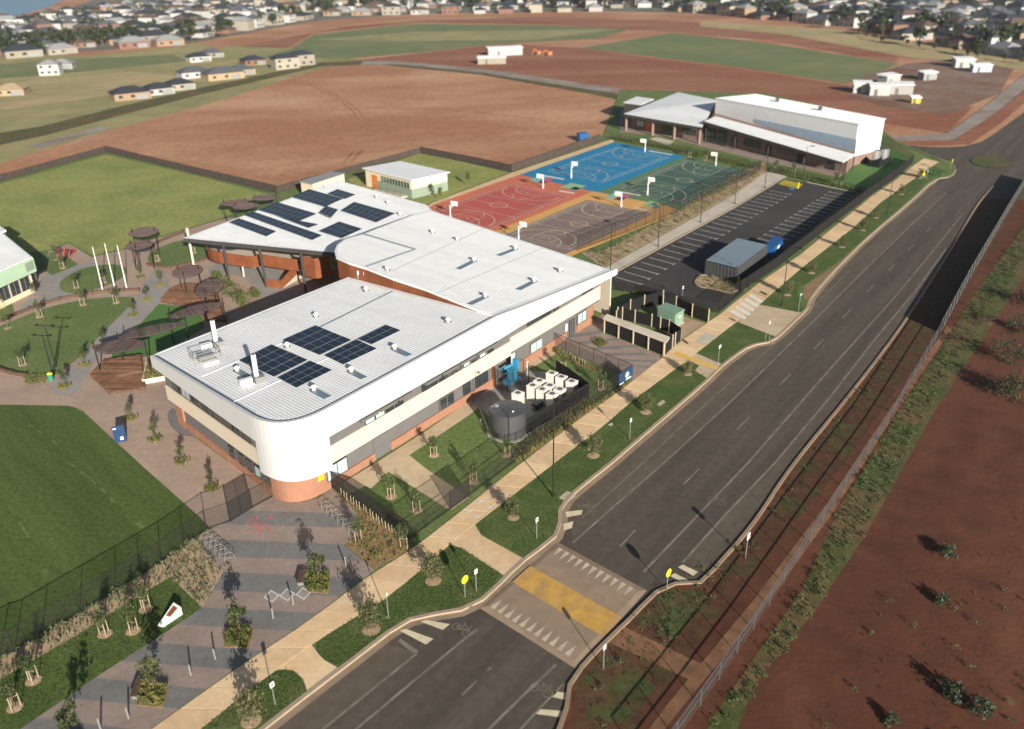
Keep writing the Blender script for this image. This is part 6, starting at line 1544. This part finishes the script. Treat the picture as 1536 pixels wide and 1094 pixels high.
post_screen('black screen on timber posts beside the building corner', [(926,482),(945,470),(966,463),(994,456)], 2.1)
post_screen('black screen on timber posts behind the green transformer', [(994,462),(1013.5,464),(1037.5,476),(1062,484)], 2.0)
# green transformer
P = [at(985,480), at(1012,490.5), at(1024.5,484), at(998,474)]
g_ = thing('transformer_kiosk', 'green electrical transformer kiosk on gravel', 'transformer', sum(P, Vector())/4)
MB().prism([(p.x,p.y) for p in P], .10, 1.75).build('cabinet', 'green_box', g_)
c_ = sum(P, Vector())/4
ov = [c_+(p-c_)*1.06 for p in P]; MB().prism([(p.x,p.y) for p in ov], 1.75, [1.85,1.85,1.95,1.95]).build('lid', 'green_box', g_)
MB().prism([((c_+(p-c_)*1.1).x,(c_+(p-c_)*1.1).y) for p in P], .0, .10).build('plinth', 'pale_concrete', g_)
q = MB(); wallbox(q, P[1].lerp(P[2], .2), P[1].lerp(P[2], .8), .3, 1.5, .04, .03); q.build('door', 'green_box', g_)
q = MB(); wallbox(q, P[1].lerp(P[2], .4), P[1].lerp(P[2], .6), 1.05, 1.3, .02, .06); q.build('warning_label', 'white', g_)
q = MB(); wallbox(q, P[0].lerp(P[1], .05), P[0].lerp(P[1], .95), .25, 1.55, .04, .02); q.build('door', 'green_box', g_)
# bin store in the car park
P = [at(1057,412.4), at(1104,424.5), at(1149,388.5), at(1109,378)]
P[3] = P[0]+P[2]-P[1]
bs = thing('bin_store', 'dark grey louvred-roof bin store in the car park', 'shed', sum(P, Vector())/4)
mb = MB(); mb.strip([(p.x,p.y) for p in P+[P[0]]], .12, .10, 2.25); mb.build('wall', 'shed_grey', bs)
for i in range(9):
    for (a, b) in ((P[0],P[1]),(P[1],P[2])):
        p = a.lerp(b, (i+.5)/9.0); MB().box((p.x,p.y,1.18), (.07,.2,2.1), math.atan2((b-a).y,(b-a).x)).build('wall_batten', 'shed_grey', bs)
for i in range(16):
    u = (i+.5)/16; a, b = P[1].lerp(P[2], u), P[0].lerp(P[3], u); d = (b-a).normalized(); w = (P[2]-P[1]).normalized()*.15
    mb = MB(); mb.slab([a-w+Vector((0,0,2.30)), a+w+Vector((0,0,2.42)), b+w+Vector((0,0,2.42)), b-w+Vector((0,0,2.30))], .03); mb.build('roof_louvre', 'louvre', bs)
MB().prism([(p.x,p.y) for p in P], .02, 1.9).build('dark_fill', 'dark_clad', bs)  # added dark block, paints the shade seen between the roof louvres
t = thing('guard_post', 'yellow steel guard post at the bin store corner', 'bollard', at(1107,427)); p = at(1107,427)
MB().tube(p-Vector((0,0,.02)), p+Vector((0,0,1.1)), .1, n=10).build('post', 'yellow_paint', t); MB().tube(p+Vector((0,0,1.1)), p+Vector((0,0,1.15)), .1, .06, n=10).build('cap', 'white', t)
P = [at(1149,385), at(1161,378), at(1169,368), at(1157,366)]
P = [at(1150,384), at(1160,386), at(1170,376), at(1159,373)]
sk = thing('blue_skip', 'tall dark blue skip bin behind the louvred bin store', 'skip bin', sum(P, Vector())/4)
c_ = sum(P, Vector())/4; wd = [c_+(p-c_)*1.3 for p in P]
MB().prism([(p.x,p.y) for p in wd], .1, [1.9,1.9,1.6,1.6]).build('body', 'skip_blue', sk); MB().prism([((c_+(p-c_)*1.36).x,(c_+(p-c_)*1.36).y) for p in P], 1.9, [2.0,2.0,1.95,1.95]).build('lid', 'skip_blue', sk)
q = MB(); wallbox(q, wd[1].lerp(wd[2], .35), wd[1].lerp(wd[2], .6), 1.0, 1.5, .02, .02); q.build('label_plate', 'white', sk)
p = at(1197,283); t = thing('guard_post', 'yellow bollard in the hatched accessible bay', 'bollard', p); MB().tube(p, p+Vector((0,0,1.2)), .12, n=10).build('post', 'yellow_paint', t); MB().tube(p+Vector((0,0,1.2)), p+Vector((0,0,1.28)), .12, .05, n=10).build('cap', 'yellow_paint', t)
# ------------------------------------------------------------------ basketball and netball goals
def goal(px, py, label, dx, dy, h=2.85, w=1.5):
    b = at(px, py); d = (at(px+dx, py+dy)-b).normalized(); t = thing('basketball_goal', label, 'basketball goal', b, 0, 'goals on the courts')
    MB().tube(b-Vector((0,0,.02)), b+Vector((0,0,h)), .11, .09, 8).build('post', 'metal_white', t)
    MB().tube(b+Vector((0,0,h-.1)), b+d*1.3+Vector((0,0,h+.1)), .07, n=6).build('arm', 'metal_white', t); MB().tube(b+Vector((0,0,h-.7)), b+d*1.25+Vector((0,0,h-.2)), .05, n=6).build('brace', 'metal_white', t)
    c = b+d*1.35+Vector((0,0,h+.05)); MB().box(c, (.06,w,.85), math.atan2(d.y,d.x)).build('backboard', 'white', t)
    s_ = Vector((-d.y,d.x,0)); fr_ = MB()
    cc_ = c+d*.04
    fr_.path([cc_+s_*.28+Vector((0,0,-.35)), cc_+s_*.28+Vector((0,0,.05)), cc_-s_*.28+Vector((0,0,.05)), cc_-s_*.28+Vector((0,0,-.35)), cc_+s_*.28+Vector((0,0,-.35))], .015, 4); fr_.build('target_square', 'red', t)
    rc = c+d*.28+Vector((0,0,-.42)); MB().path([rc+d*.22*math.cos(R(a))+s_*.22*math.sin(R(a)) for a in range(0,361,30)], .018, 4).build('ring', 'red', t)
    MB().box(b+Vector((0,0,.5)), (.22,.22,1.0), math.atan2(d.y,d.x)).build('padding', 'metal_white', t)
goal(967.5,228,'goal at the far end of the blue court', -20,9.5); goal(857,267.5,'goal at the near end of the blue court', 18,-8); goal(814.7,283,'goal at the far end of the red court', -18,8); goal(676,331,'goal at the near end of the red court, by the roof', 18,-8)
goal(931.8,311,'goal at the far end of the brown court', -18,8); goal(778,364,'goal at the near end of the brown court, by the roof', 18,-8); goal(971.3,293,'goal at the near end of the green court', 18,-8.5); goal(1073.5,249,'goal at the far end of the green court', -18,8.5)
# ------------------------------------------------------------------ courtyard structures
def shade_disc(px, py, z, rx, ry, rot, label, posts, tilt=0.0, m='slat_brown', gap=.32, w=.26, leaf=False):
    c = at(px, py, z); t = thing('shade_canopy', label, 'shade canopy', (c.x, c.y, 0), 0, 'slatted shade canopies')
    Mx = Matrix.Rotation(rot, 3, 'Z') @ Matrix.Rotation(tilt, 3, 'X')
    n = int(2*ry/gap)
    for i in range(n):
        y = -ry+gap*(i+.5); hw = rx*math.sqrt(max(0, 1-(y/ry)**2)) if not leaf else rx*(1-abs(y/ry)**2)
        if hw < .15: continue
        a = [c+Mx @ Vector(q) for q in ((-hw,y-w/2,0),(hw,y-w/2,0),(hw,y+w/2,0),(-hw,y+w/2,0))]; MB().slab(a, .05).build('slat', m, t)
    ring = [c+Mx @ Vector((rx*math.cos(R(a)), ry*math.sin(R(a)), -.1)) for a in range(0,361,20)] if not leaf else [c+Mx @ Vector((s_*rx*(1-(y/10)**2), ry*y/10, -.1)) for s_, ys in ((1,range(-10,11,2)),(-1,range(10,-11,-2))) for y in ys]
    MB().path(ring, .06, 5).build('frame_ring', 'metal_black', t)
    MB().tube(c+Mx @ Vector((-rx*.9,0,-.12)), c+Mx @ Vector((rx*.9,0,-.12)), .07, n=5).build('spine', 'metal_black', t)
    for (u, v) in posts:
        top = c+Mx @ Vector((u*rx, v*ry, 0)); MB().tube((top.x,top.y,.01), (top.x,top.y,top.z+.7), .09, .08, 6).build('post', 'metal_black', t)
PT2 = ((-.75,.1),(.75,-.1)); PT3 = ((-.7,.2),(.7,.2),(0,-.8))
shade_disc(215,347.5,4.6,2.3,1.9,R(20),'upper oval shade canopy of the pair by the upper oval', PT2, .12)
shade_disc(208.5,367,4.2,2.1,1.9,R(0),'lower oval shade canopy of the pair by the upper oval', PT3, .1)
shade_disc(281,406.5,3.2,2.2,2.2,R(0),'oval shade canopy over the timber deck tip', PT3, .1)
shade_disc(314,431,3.4,1.8,2.9,R(0),'round striped shade canopy with wide gaps', ((0,.6),(0,-.7)), .1, 'slat_brown', .62, .30)
shade_disc(294,465,4.0,1.7,3.7,R(-58),'leaf-shaped shade canopy beside the striped disc', ((0,.95),(0,-.95)), .06, leaf=True)
shade_disc(228,495,4.0,1.5,4.2,R(-66),'long leaf-shaped shade canopy over the synthetic turf', ((0,.95),(0,-.95)), .06, leaf=True)
shade_disc(178,518.5,3.8,2.0,3.5,R(-96),'leaf-shaped shade canopy at the lower timber deck', ((0,.95),(0,-.9)), .06, leaf=True)
shade_disc(352,303.5,3.4,2.6,1.5,R(24),'left shade canopy behind the columned wing', PT2, .1)
shade_disc(368,309,3.2,2.3,1.5,R(20),'middle shade canopy behind the columned wing', PT2, .1)
shade_disc(398,296,3.4,2.6,1.5,R(10),'right shade canopy behind the columned wing', PT2, .1)
def deck(px, label, z, ang, step=.20, under=None):
    P = pl(px, 0); t = thing('timber_deck', label, 'deck', sum(P, Vector())/len(P), 0, 'timber decks in the courtyard')
    d = Vector((math.cos(ang), math.sin(ang))); nn = Vector((-d.y, d.x)); poly = [(p.x,p.y) for p in P]
    off = [Vector(p).dot(nn) for p in poly]; u = min(off)+step/2
    while u < max(off):
        xs = []
        for i in range(len(poly)):
            a, b = Vector(poly[i]), Vector(poly[(i+1)%len(poly)]); fa, fb = a.dot(nn)-u, b.dot(nn)-u
            if (fa > 0) != (fb > 0): xs.append(a.lerp(b, fa/(fa-fb)).dot(d))
        xs.sort()
        for x0, x1 in zip(xs[::2], xs[1::2]):
            c = d*((x0+x1)/2)+nn*u
            if x1-x0 > .2: MB().box((c.x,c.y,z-.02), (x1-x0, step*.80, .04), ang).build('board', 'timber', t)
        u += step
    c = sum(P, Vector())/len(P)
    MB().prism([((c+(p-c)*.985).x, (c+(p-c)*.985).y) for p in P], .02, z-.045).build('deck_frame', 'timber_dark', t)
zz = lambda *q: [(x/3.648, 320+y/3.648) for x, y in q]
deck(zz((880,488),(930,425),(1000,397),(1080,395),(1150,440),(1200,455),(1240,600),(1110,590),(1090,535),(1000,512)), 'timber deck with rounded edge under the oval shade canopy', .45, R(-8), .30)
deck(zz((495,895),(570,815),(780,785),(800,970),(600,995)), 'stepped timber deck beside the building end', .40, R(-4), .30)
deck(zz((560,860),(620,822),(775,800),(785,890),(640,915)), 'raised upper step on the timber deck by the building end', .75, R(-4), .26)
def low_wall(px, label, h=.42, m='timber_dark'):
    P = smoothline(pl(px), 2); t = thing('low_wall', label, 'retaining wall', P[0], 0, 'low courtyard walls')
    MB().strip([(p.x,p.y) for p in P], .28, .0, h).build('wall', m, t)
    Q = resample(P, 2.2)
    for p in Q: MB().box((p.x,p.y-.1,h/2+.04), (.22,.42,h+.14)).build('post', 'timber_dark', t)
low_wall([(-20,491),(0,484),(27,472),(60,458.6),(100,447.5),(137,441),(175,437),(209,436.5)], 'long low curved timber wall below the flagpole lawn')
low_wall([(222,398.5),(240,402),(258,403),(285,398),(316,388)], 'low curved wall below the canopy lawn'); low_wall([(226,370),(250,359),(276,350)], 'low timber wall along the upper oval path')
low_wall([(0,556),(20,562),(39,565)], 'short low wall at lower left of the big lawn')
t = thing('planter_box', 'long planter box between lower deck and building end', 'planter', at(232,560)); Q = pl(zz((785,935),(815,805),(870,820),(905,915)))
MB().strip([(p.x,p.y) for p in Q+[Q[0]]], .15, .0, .6).build('wall', 'render_cream', t); MB().prism([(p.x,p.y) for p in Q], .02, .45).build('soil', 'mulch', t)
mb = MB(); r_ = random.Random(9)
for x, y in scatter([(p.x,p.y) for p in Q], 70, r_): tuft(mb, x, y, .45, .5, 8, r_, .6, .04)
stuff(mb.build('grasses', 'blade', t))
b = at(100,384); t = thing('play_tunnel', 'red and black play dome on the playground pad', 'play equipment', b)
mb = MB(); n = 10
for i in range(5):
    for j in range(n):
        th0, th1 = math.pi*j/n, math.pi*(j+1)/n; x0, x1 = -1.0+.4*i, -1.0+.4*(i+1); r0 = 1.1
        mb.add([b+Vector((x0, r0*math.cos(th0), r0*math.sin(th0))), b+Vector((x1, r0*math.cos(th0), r0*math.sin(th0))), b+Vector((x1, r0*math.cos(th1), r0*math.sin(th1))), b+Vector((x0, r0*math.cos(th1), r0*math.sin(th1)))], [(0,1,2,3)])
mb.build('shell', 'dark_clad', t); MB().path([b+Vector((-1.02, 1.12*math.cos(math.pi*j/n), 1.12*math.sin(math.pi*j/n))) for j in range(n+1)], .09, 6).build('rim', 'red', t)
MB().path([b+Vector((1.02, 1.12*math.cos(math.pi*j/n), 1.12*math.sin(math.pi*j/n))) for j in range(n+1)], .09, 6).build('rim', 'red', t); MB().path([b+Vector((0, 1.13*math.cos(math.pi*j/n), 1.13*math.sin(math.pi*j/n))) for j in range(n+1)], .14, 6).build('rim', 'red', t)
bed_fill('courtyard_flower_bed', [(34,566),(60,560),(72,566),(66,576),(40,578)], 60, rb_, ('blade','leaf_shrub'), (.2,.4), 26)
b = at(77,571); t = thing('yellow_bin', 'small yellow and green bin at foot of the courtyard lights', 'bin', b); MB().tube(b, b+Vector((0,0,.9)), .3, .34, 10).build('body', 'sign_green', t); MB().tube(b+Vector((0,0,.9)), b+Vector((0,0,1.05)), .36, .2, 10).build('lid', 'yellow_paint', t)
# tank compound by the hall
b = at(1318,240); t = thing('hall_tanks', 'two pale grey tanks inside the black hall enclosure', 'water tank', b)
for k, dx in enumerate((-1.2, 1.4)): 
    c = b+Vector((dx, dx*.6+.6, 0)); MB().tube(c-Vector((0,0,.02)), c+Vector((0,0,2.3)), 1.25, n=20).build('shell', 'metal_grey', t); MB().tube(c+Vector((0,0,2.3)), c+Vector((0,0,2.55)), 1.3, .2, 20).build('lid', 'tank_grey', t)
fence('screen_fence', 'black screen fence around the hall tanks', 'fence', [(1296,243),(1304,250),(1318,252),(1336,243)], 1.5, 2.0, 'shade_cloth')
# yellow machine, rails at the far verge tip
b = at(1382,266); t = thing('yellow_machine', 'small yellow machine parked on the far verge', 'machine', b)
MB().box(b+Vector((0,0,.6)), (1.2,.8,.7), .7).build('body', 'yellow_paint', t); MB().box(b+Vector((0,0,1.25)), (.6,.7,.6), .7).build('cab', 'yellow_paint', t)
for s_ in (-1, 1): MB().tube(b+Vector((-.4,.5*s_-.05,.25)), b+Vector((-.4,.5*s_+.05,.25)), .25, n=10).build('wheel', 'fan_grey', t); MB().tube(b+Vector((.4,.5*s_-.05,.25)), b+Vector((.4,.5*s_+.05,.25)), .25, n=10).build('wheel', 'fan_grey', t)
fence('barrier_rail', 'teal barrier rail at the far verge tip', 'barrier', [(1391,256),(1402,262),(1412,267)], 1.0, 2.0, 'fence_mesh_light', (.95,.5), 'sign_green', .05, .05)

# ------------------------------------------------------------------ far houses, trees, site sheds
def house_meshes(w, d, h, rh):
    body = MB().box((0,0,h/2), (w,d,h)); e = .5; roof = MB()
    a, b = w/2+e, d/2+e; rl = max(w/2-d/2, .6)
    roof.add([(-a,-b,h),(a,-b,h),(a,b,h),(-a,b,h),(-rl,0,h+rh),(rl,0,h+rh)], [(0,1,5,4),(1,2,5),(2,3,4,5),(3,0,4),(3,2,1,0)])
    win = MB()
    return body, roof
HP = []
for (w, d, h, rh) in ((12,9,2.8,2.2),(15,10,3.0,2.4),(10,8,5.4,2.0),(13,8,5.6,2.2),(18,11,3.2,2.6)):
    HP.append((w, d, h, house_meshes(w, d, h, rh)))
WM = ['house_cream','house_white','house_tan','house_brick']; TM = ['tile_dark','tile_dark','tile_grey','tile_brown','tile_light']
_hm = {}
def hm(k, part, m):
    if (k, part, m) not in _hm: _hm[(k,part,m)] = HP[k][3][part].mesh('wall' if part == 0 else 'roof', m)
    return _hm[(k,part,m)]
win_me = MB().box((0,0,0), (1.6,.08,1.1)).mesh('window', 'glass_dark')
gar_me = MB().box((0,0,0), (4.6,.08,2.1)).mesh('garage_door', 'metal_grey')
def house(pos, rz, k, wm, tm, label, group, s=1.0, detail=True):
    t = thing('house', label, 'house', pos, rz, group); t.scale = (s, s, s); w, d, h, _ = HP[k]
    inst('wall', hm(k, 0, wm), t, (0,0,0)); inst('roof', hm(k, 1, tm), t, (0,0,0))
    if detail:
        for sy in (-1,):
            for x in (-w*.33, 0, w*.33): inst('window', win_me, t, (x, sy*(d/2+.03), min(h-1.0, 1.6)))
            if h > 4:
                for x in (-w*.33, w*.1): inst('window', win_me, t, (x, sy*(d/2+.03), 4.3))
        inst('garage_door', gar_me, t, (w*.25, -(d/2+.05), 1.06)) if h < 4 else None
rh_ = random.Random(11)
nb = [((196,148),1,'house_tan','tile_dark','low new house with dark roof at left end of the near row'),((238,141),0,'house_white','tile_dark','white house with dark roof second in the near row'),((270,134),0,'house_cream','tile_dark','cream house with dark roof third in the near row'),((292,116),1,'house_white','tile_grey','grey-roofed house above the near row'),((335,118),4,'house_frame','tile_grey','half-built house frame in middle of the near row'),((362,112),0,'house_frame','tile_grey','half-built house frame next to the large house'),((318,86),0,'house_cream','tile_grey','grey-roofed house standing alone behind the near row'),((298,92),0,'house_white','tile_dark','dark-roofed house standing alone behind the near row'),((380,97),0,'house_brick','tile_dark','dark house with green wall beside the large house'),((428,103),3,'house_cream','tile_dark','largest cream two-storey house at right end of near row'),((452,98),3,'house_cream','tile_dark','second cream two-storey house at right end of near row'),((20,142),0,'house_frame','house_frame','unfinished timber house frame at far left'),((78,112),2,'house_white','tile_light','white shed-like house alone in the left paddock'),((95,103),0,'house_white','tile_light','small white house alone in the left paddock')]
for (x, y), k, wm, tm, lb_ in nb: house(at(x, y, GZ), R(35 if x > 120 else 10), k, wm, tm, lb_, 'new houses beyond the paddock', .80)
def suburb(p0, p1, rows, dy, spacing, group, where):
    A, B = at(*p0, GZ), at(*p1, GZ); L = (B-A).length; d = (B-A).normalized(); nn = Vector((-d.y, d.x, 0))
    if nn.y < 0: nn = -nn
    for r in range(rows):
        n = int(L/spacing); 
        for i in range(n):
            if rh_.random() < .08: continue
            p = A+d*(L*(i+.5)/n+rh_.uniform(-2,2))+nn*(dy*r+rh_.uniform(-3,3))
            k = rh_.choice((0,0,1,1,2,3)); wm = rh_.choice(WM[:2]*2+WM); tm = rh_.choice(TM)
            house(p, math.atan2(d.y, d.x)+rh_.choice((0,0,math.pi/2))+rh_.uniform(-.08,.08), k, wm, tm, '%s house from the left in the %s row of the %s' % (ordn(i+1), ordn(r+1), where), group, rh_.uniform(.9,1.15), r < 2)
suburb((-60,92),(275,66), 7, 27, 17.5, 'houses of the far left suburb', 'far left suburb')
suburb((285,58),(470,28), 4, 28, 19, 'houses of the far left suburb', 'suburb behind the red earthworks')
suburb((480,24),(1000,15), 3, 34, 20, 'houses along the top edge', 'suburb along the top edge')
suburb((1010,16),(1290,42), 5, 28, 17.5, 'houses of the far right suburb', 'far right suburb')
suburb((1300,46),(1640,104), 7, 27, 17.5, 'houses of the far right suburb', 'suburb at top right corner')
FT = []
for k in range(3):
    r_ = random.Random(90+k); FT.append((trunk_mesh(3.0, .22, 4, r_, 1.6).mesh('trunk', 'bark'), leaf_cloud(150, 2.4, 2.4, 2.6, 4.4, .75, r_, 12).mesh('crown', 'leaf_far')))
def far_tree(p, s, label, group, k):
    t = thing('far_tree', label, 'tree', p, rh_.uniform(0,6.28), group); t.scale = (s,s,s); tr, cr = FT[k%3]; inst('trunk', tr, t, (0,0,0)); inst('crown', cr, t, (0,0,0))
def tree_row(p0, p1, n, jit, group, where, s=(.8,1.5)):
    A, B = at(*p0, GZ), at(*p1, GZ)
    for i in range(n):
        p = A.lerp(B, (i+.5)/n)+Vector((rh_.uniform(-jit,jit), rh_.uniform(-jit,jit), 0)); far_tree(p, rh_.uniform(*s), '%s tree from the left in the %s' % (ordn(i+1), where), group, i)
tree_row((-40,80),(280,56), 60, 30, 'trees of the far left suburb', 'far left suburb')
tree_row((285,54),(480,22), 22, 14, 'trees of the far left suburb', 'suburb edge behind the earthworks')
tree_row((470,14),(1010,8), 60, 16, 'trees along the top edge', 'dark treeline along the top edge', (1.0,1.9))
tree_row((1010,10),(1300,34), 34, 26, 'trees of the far right suburb', 'far right suburb')
tree_row((1300,38),(1640,92), 44, 34, 'trees of the far right suburb', 'top right corner suburb')
tree_row((1290,56),(1536,100), 12, 3, 'trees of the far right suburb', 'row along the right suburb road', (.4,.7))
hz = MB().box((0, 1800, 26.9), (7400, 5200, 56.6)); hzo = hz.build('haze', None); stuff(hzo)
hm_ = bpy.data.materials.new('haze'); hm_.use_nodes = True; hn_ = hm_.node_tree.nodes; hl_ = hm_.node_tree.links
hn_.remove(hn_['Principled BSDF']); pv = hn_.new('ShaderNodeVolumePrincipled'); pv.inputs['Color'].default_value = (.80,.88,1.0,1); pv.inputs['Density'].default_value = .00010; pv.inputs['Anisotropy'].default_value = .2
hl_.new(pv.outputs[0], hn_['Material Output'].inputs['Volume']); hzo.data.materials.append(hm_)
# distant wooded land beyond the suburbs
wsh = MB().poly(pl([(-80,-4),(105,-6),(80,8),(34,22),(-80,36)], GZ+.1)); struct(wsh.build('water', 'far_blue'))  # blue sheet added to fill the far upper-left corner with blue
field('suburb_land', [(-260,96),(0,80),(150,76),(280,66),(470,32),(640,20),(900,17),(1080,21),(1300,40),(1700,112),(1900,40),(1600,-30),(768,-40),(200,-20),(100,14),(-60,40),(-300,60)], 'suburb_ground', .01, 0)
def stuff_houses(name, label, polyw, n, seed):
    # far roofs and walls that read as one mass: simple hipped houses in one mesh
    r_ = random.Random(seed); vs, fs, mi = [], [], []; mats = ['house_cream','house_white','house_tan','tile_dark','tile_grey','tile_brown','tile_dark','tile_light','leaf_far']
    for x, y in scatter(polyw, n, r_):
        k = len(vs)
        if r_.random() < .45:
            q = leaf_cloud(26, 2.6, 2.6, 2.4, 3.6, 1.1, r_); vs += [(a+x, b+y, max(c,.3)+GZ) for a, b, c in q.v]; fs += [tuple(i+k for i in f) for f in q.f]; mi += [8]*len(q.f); continue
        w, d, h, rh = r_.uniform(9,15), r_.uniform(7,10), r_.choice((2.8,3,5.4)), r_.uniform(1.8,2.6); an = r_.choice((.2,.2+math.pi/2))+r_.uniform(-.1,.1); ca, sa = math.cos(an), math.sin(an); rl = max(w/2-d/2,.6); e = .5
        P = [(-w/2,-d/2,0),(w/2,-d/2,0),(w/2,d/2,0),(-w/2,d/2,0),(-w/2,-d/2,h),(w/2,-d/2,h),(w/2,d/2,h),(-w/2,d/2,h),(-w/2-e,-d/2-e,h),(w/2+e,-d/2-e,h),(w/2+e,d/2+e,h),(-w/2-e,d/2+e,h),(-rl,0,h+rh),(rl,0,h+rh)]
        vs += [(x+a*ca-b*sa, y+a*sa+b*ca, c+GZ) for a, b, c in P]
        wm_, tm_ = r_.choice((0,1,1,2)), r_.choice((3,4,5,6,7))
        F_ = [(0,1,5,4),(1,2,6,5),(2,3,7,6),(3,0,4,7),(8,9,13,12),(9,10,13),(10,11,12,13),(11,8,12),(11,10,9,8)]
        fs += [tuple(i+k for i in f) for f in F_]; mi += [wm_]*4+[tm_]*5
    me = bpy.data.meshes.new(name); me.from_pydata(vs, [], fs)
    for m_ in mats: me.materials.append(M[m_])
    me.polygons.foreach_set('material_index', mi); me.update()
    o = bpy.data.objects.new(name, me); COL.objects.link(o); stuff(o); o['label'] = label; o['category'] = 'suburb'
stuff_houses('far_suburb', 'distant mass of houses and trees at the upper left', [(p.x,p.y) for p in pl([(-120,58),(60,52),(250,40),(420,24),(520,12),(420,0),(250,2),(120,22),(-60,44)])], 420, 5)
stuff_houses('far_suburb', 'distant mass of houses and trees along the top centre', [(p.x,p.y) for p in pl([(440,13),(760,9),(1050,12),(1080,-12),(760,-16),(450,-14)])], 330, 6)
stuff_houses('far_suburb', 'distant mass of houses and trees at the upper right', [(p.x,p.y) for p in pl([(1040,12),(1300,32),(1600,78),(1650,20),(1300,-16),(1060,-14)])], 460, 8)
hl = MB(); 
for i in range(24):
    x0, x1 = -1500+i*130, -1500+(i+1)*130; f = lambda x: 30+16*math.sin(x*.004)+8*math.sin(x*.011+1)
    hl.add([(x0,1150,GZ-1),(x1,1150,GZ-1),(x1,1600,f(x1)),(x0,1600,f(x0)),(x0,2600,f(x0)*.6),(x1,2600,f(x1)*.6)], [(0,1,2,3),(3,2,5,4)])
struct(hl.build('far_hills', 'far_hill'))
# site sheds and machines
def shed(px, py, w, d, h, rz, label, m='house_white'):
    b = at(px, py, GZ); t = thing('site_shed', label, 'site shed', b, R(rz), 'white site sheds')
    inst('wall', MB().box((0,0,h/2), (w,d,h)).mesh('wall', m), t, (0,0,0)); inst('roof', MB().prism([(-w/2-.3,-d/2-.3),(w/2+.3,-d/2-.3),(w/2+.3,d/2+.3),(-w/2-.3,d/2+.3)], h, [h+.2,h+.2,h+.7,h+.7]).mesh('roof', 'roof_white'), t, (0,0,0)); inst('door', MB().box((-w*.2,-d/2-.03,1.0), (1.0,.06,2.0)).mesh('door', 'grey_clad'), t, (0,0,0))
shed(1292,139,5.5,4,3,-15,'leftmost white site shed beside the far sports field'); shed(1318,143,6,3.5,3,-15,'lower middle white site shed beside the far sports field'); shed(1332,127,7,4,3,30,'upper middle white site shed beside the far sports field'); shed(1350,141,7,4,3,-15,'rightmost white site shed beside the far sports field'); shed(1444,101,7,5,3,-10,'lone white site shed in the yard at right')
shed(757,83,16,4,3.2,12,'long white site shed in the red earthworks'); shed(738,96,12,3,2.6,0,'low cream site shed in front of long white shed', 'house_cream'); shed(1390,120,6,3,2.5,20,'small grey container in the right yard', 'tile_light'); shed(1372,155,2.6,1.6,1.6,0,'yellow container below the right yard sheds', 'yellow_paint'); shed(1470,108,7,3,2.4,0,'blue container in the right yard', 'hall_blue')
def digger(px, py, label):
    b = at(px, py, GZ); t = thing('excavator', label, 'excavator', b, R(20), 'earthmoving machines'); t.scale = (.6,.6,.6)
    for s_ in (-1,1): inst('track', MB().box((0,1.1*s_,.45), (4.0,.6,.9)).mesh('track', 'fan_grey'), t, (0,0,0))
    inst('cab', MB().box((.3,0,2.0), (3.0,2.2,2.0)).mesh('cab', 'orange_panel'), t, (0,0,0)); mb = MB().tube((-.5,0,2.4), (-3.5,0,4.6), .3, .25, 6); mb.tube((-3.5,0,4.6), (-5.5,0,1.6), .25, .2, 6); inst('boom', mb.mesh('boom', 'orange_panel'), t, (0,0,0)); inst('bucket', MB().box((-5.5,0,1.1), (.9,1.2,1.0)).mesh('bucket', 'fan_grey'), t, (0,0,0))
digger(808,83,'left orange excavator by the long white site shed'); digger(824,84,'right orange excavator by the long white site shed')
b = at(874,211); t = thing('blue_container', 'small blue container in the bare dirt behind the court fence', 'container', b, R(25)); inst('body', MB().box((0,0,1.0), (2.6,1.8,2.0)).mesh('body', 'skip_blue'), t, (0,0,0)); inst('door', MB().box((-1.32,0,1.0), (.04,1.5,1.7)).mesh('door', 'sky_blue'), t, (0,0,0))
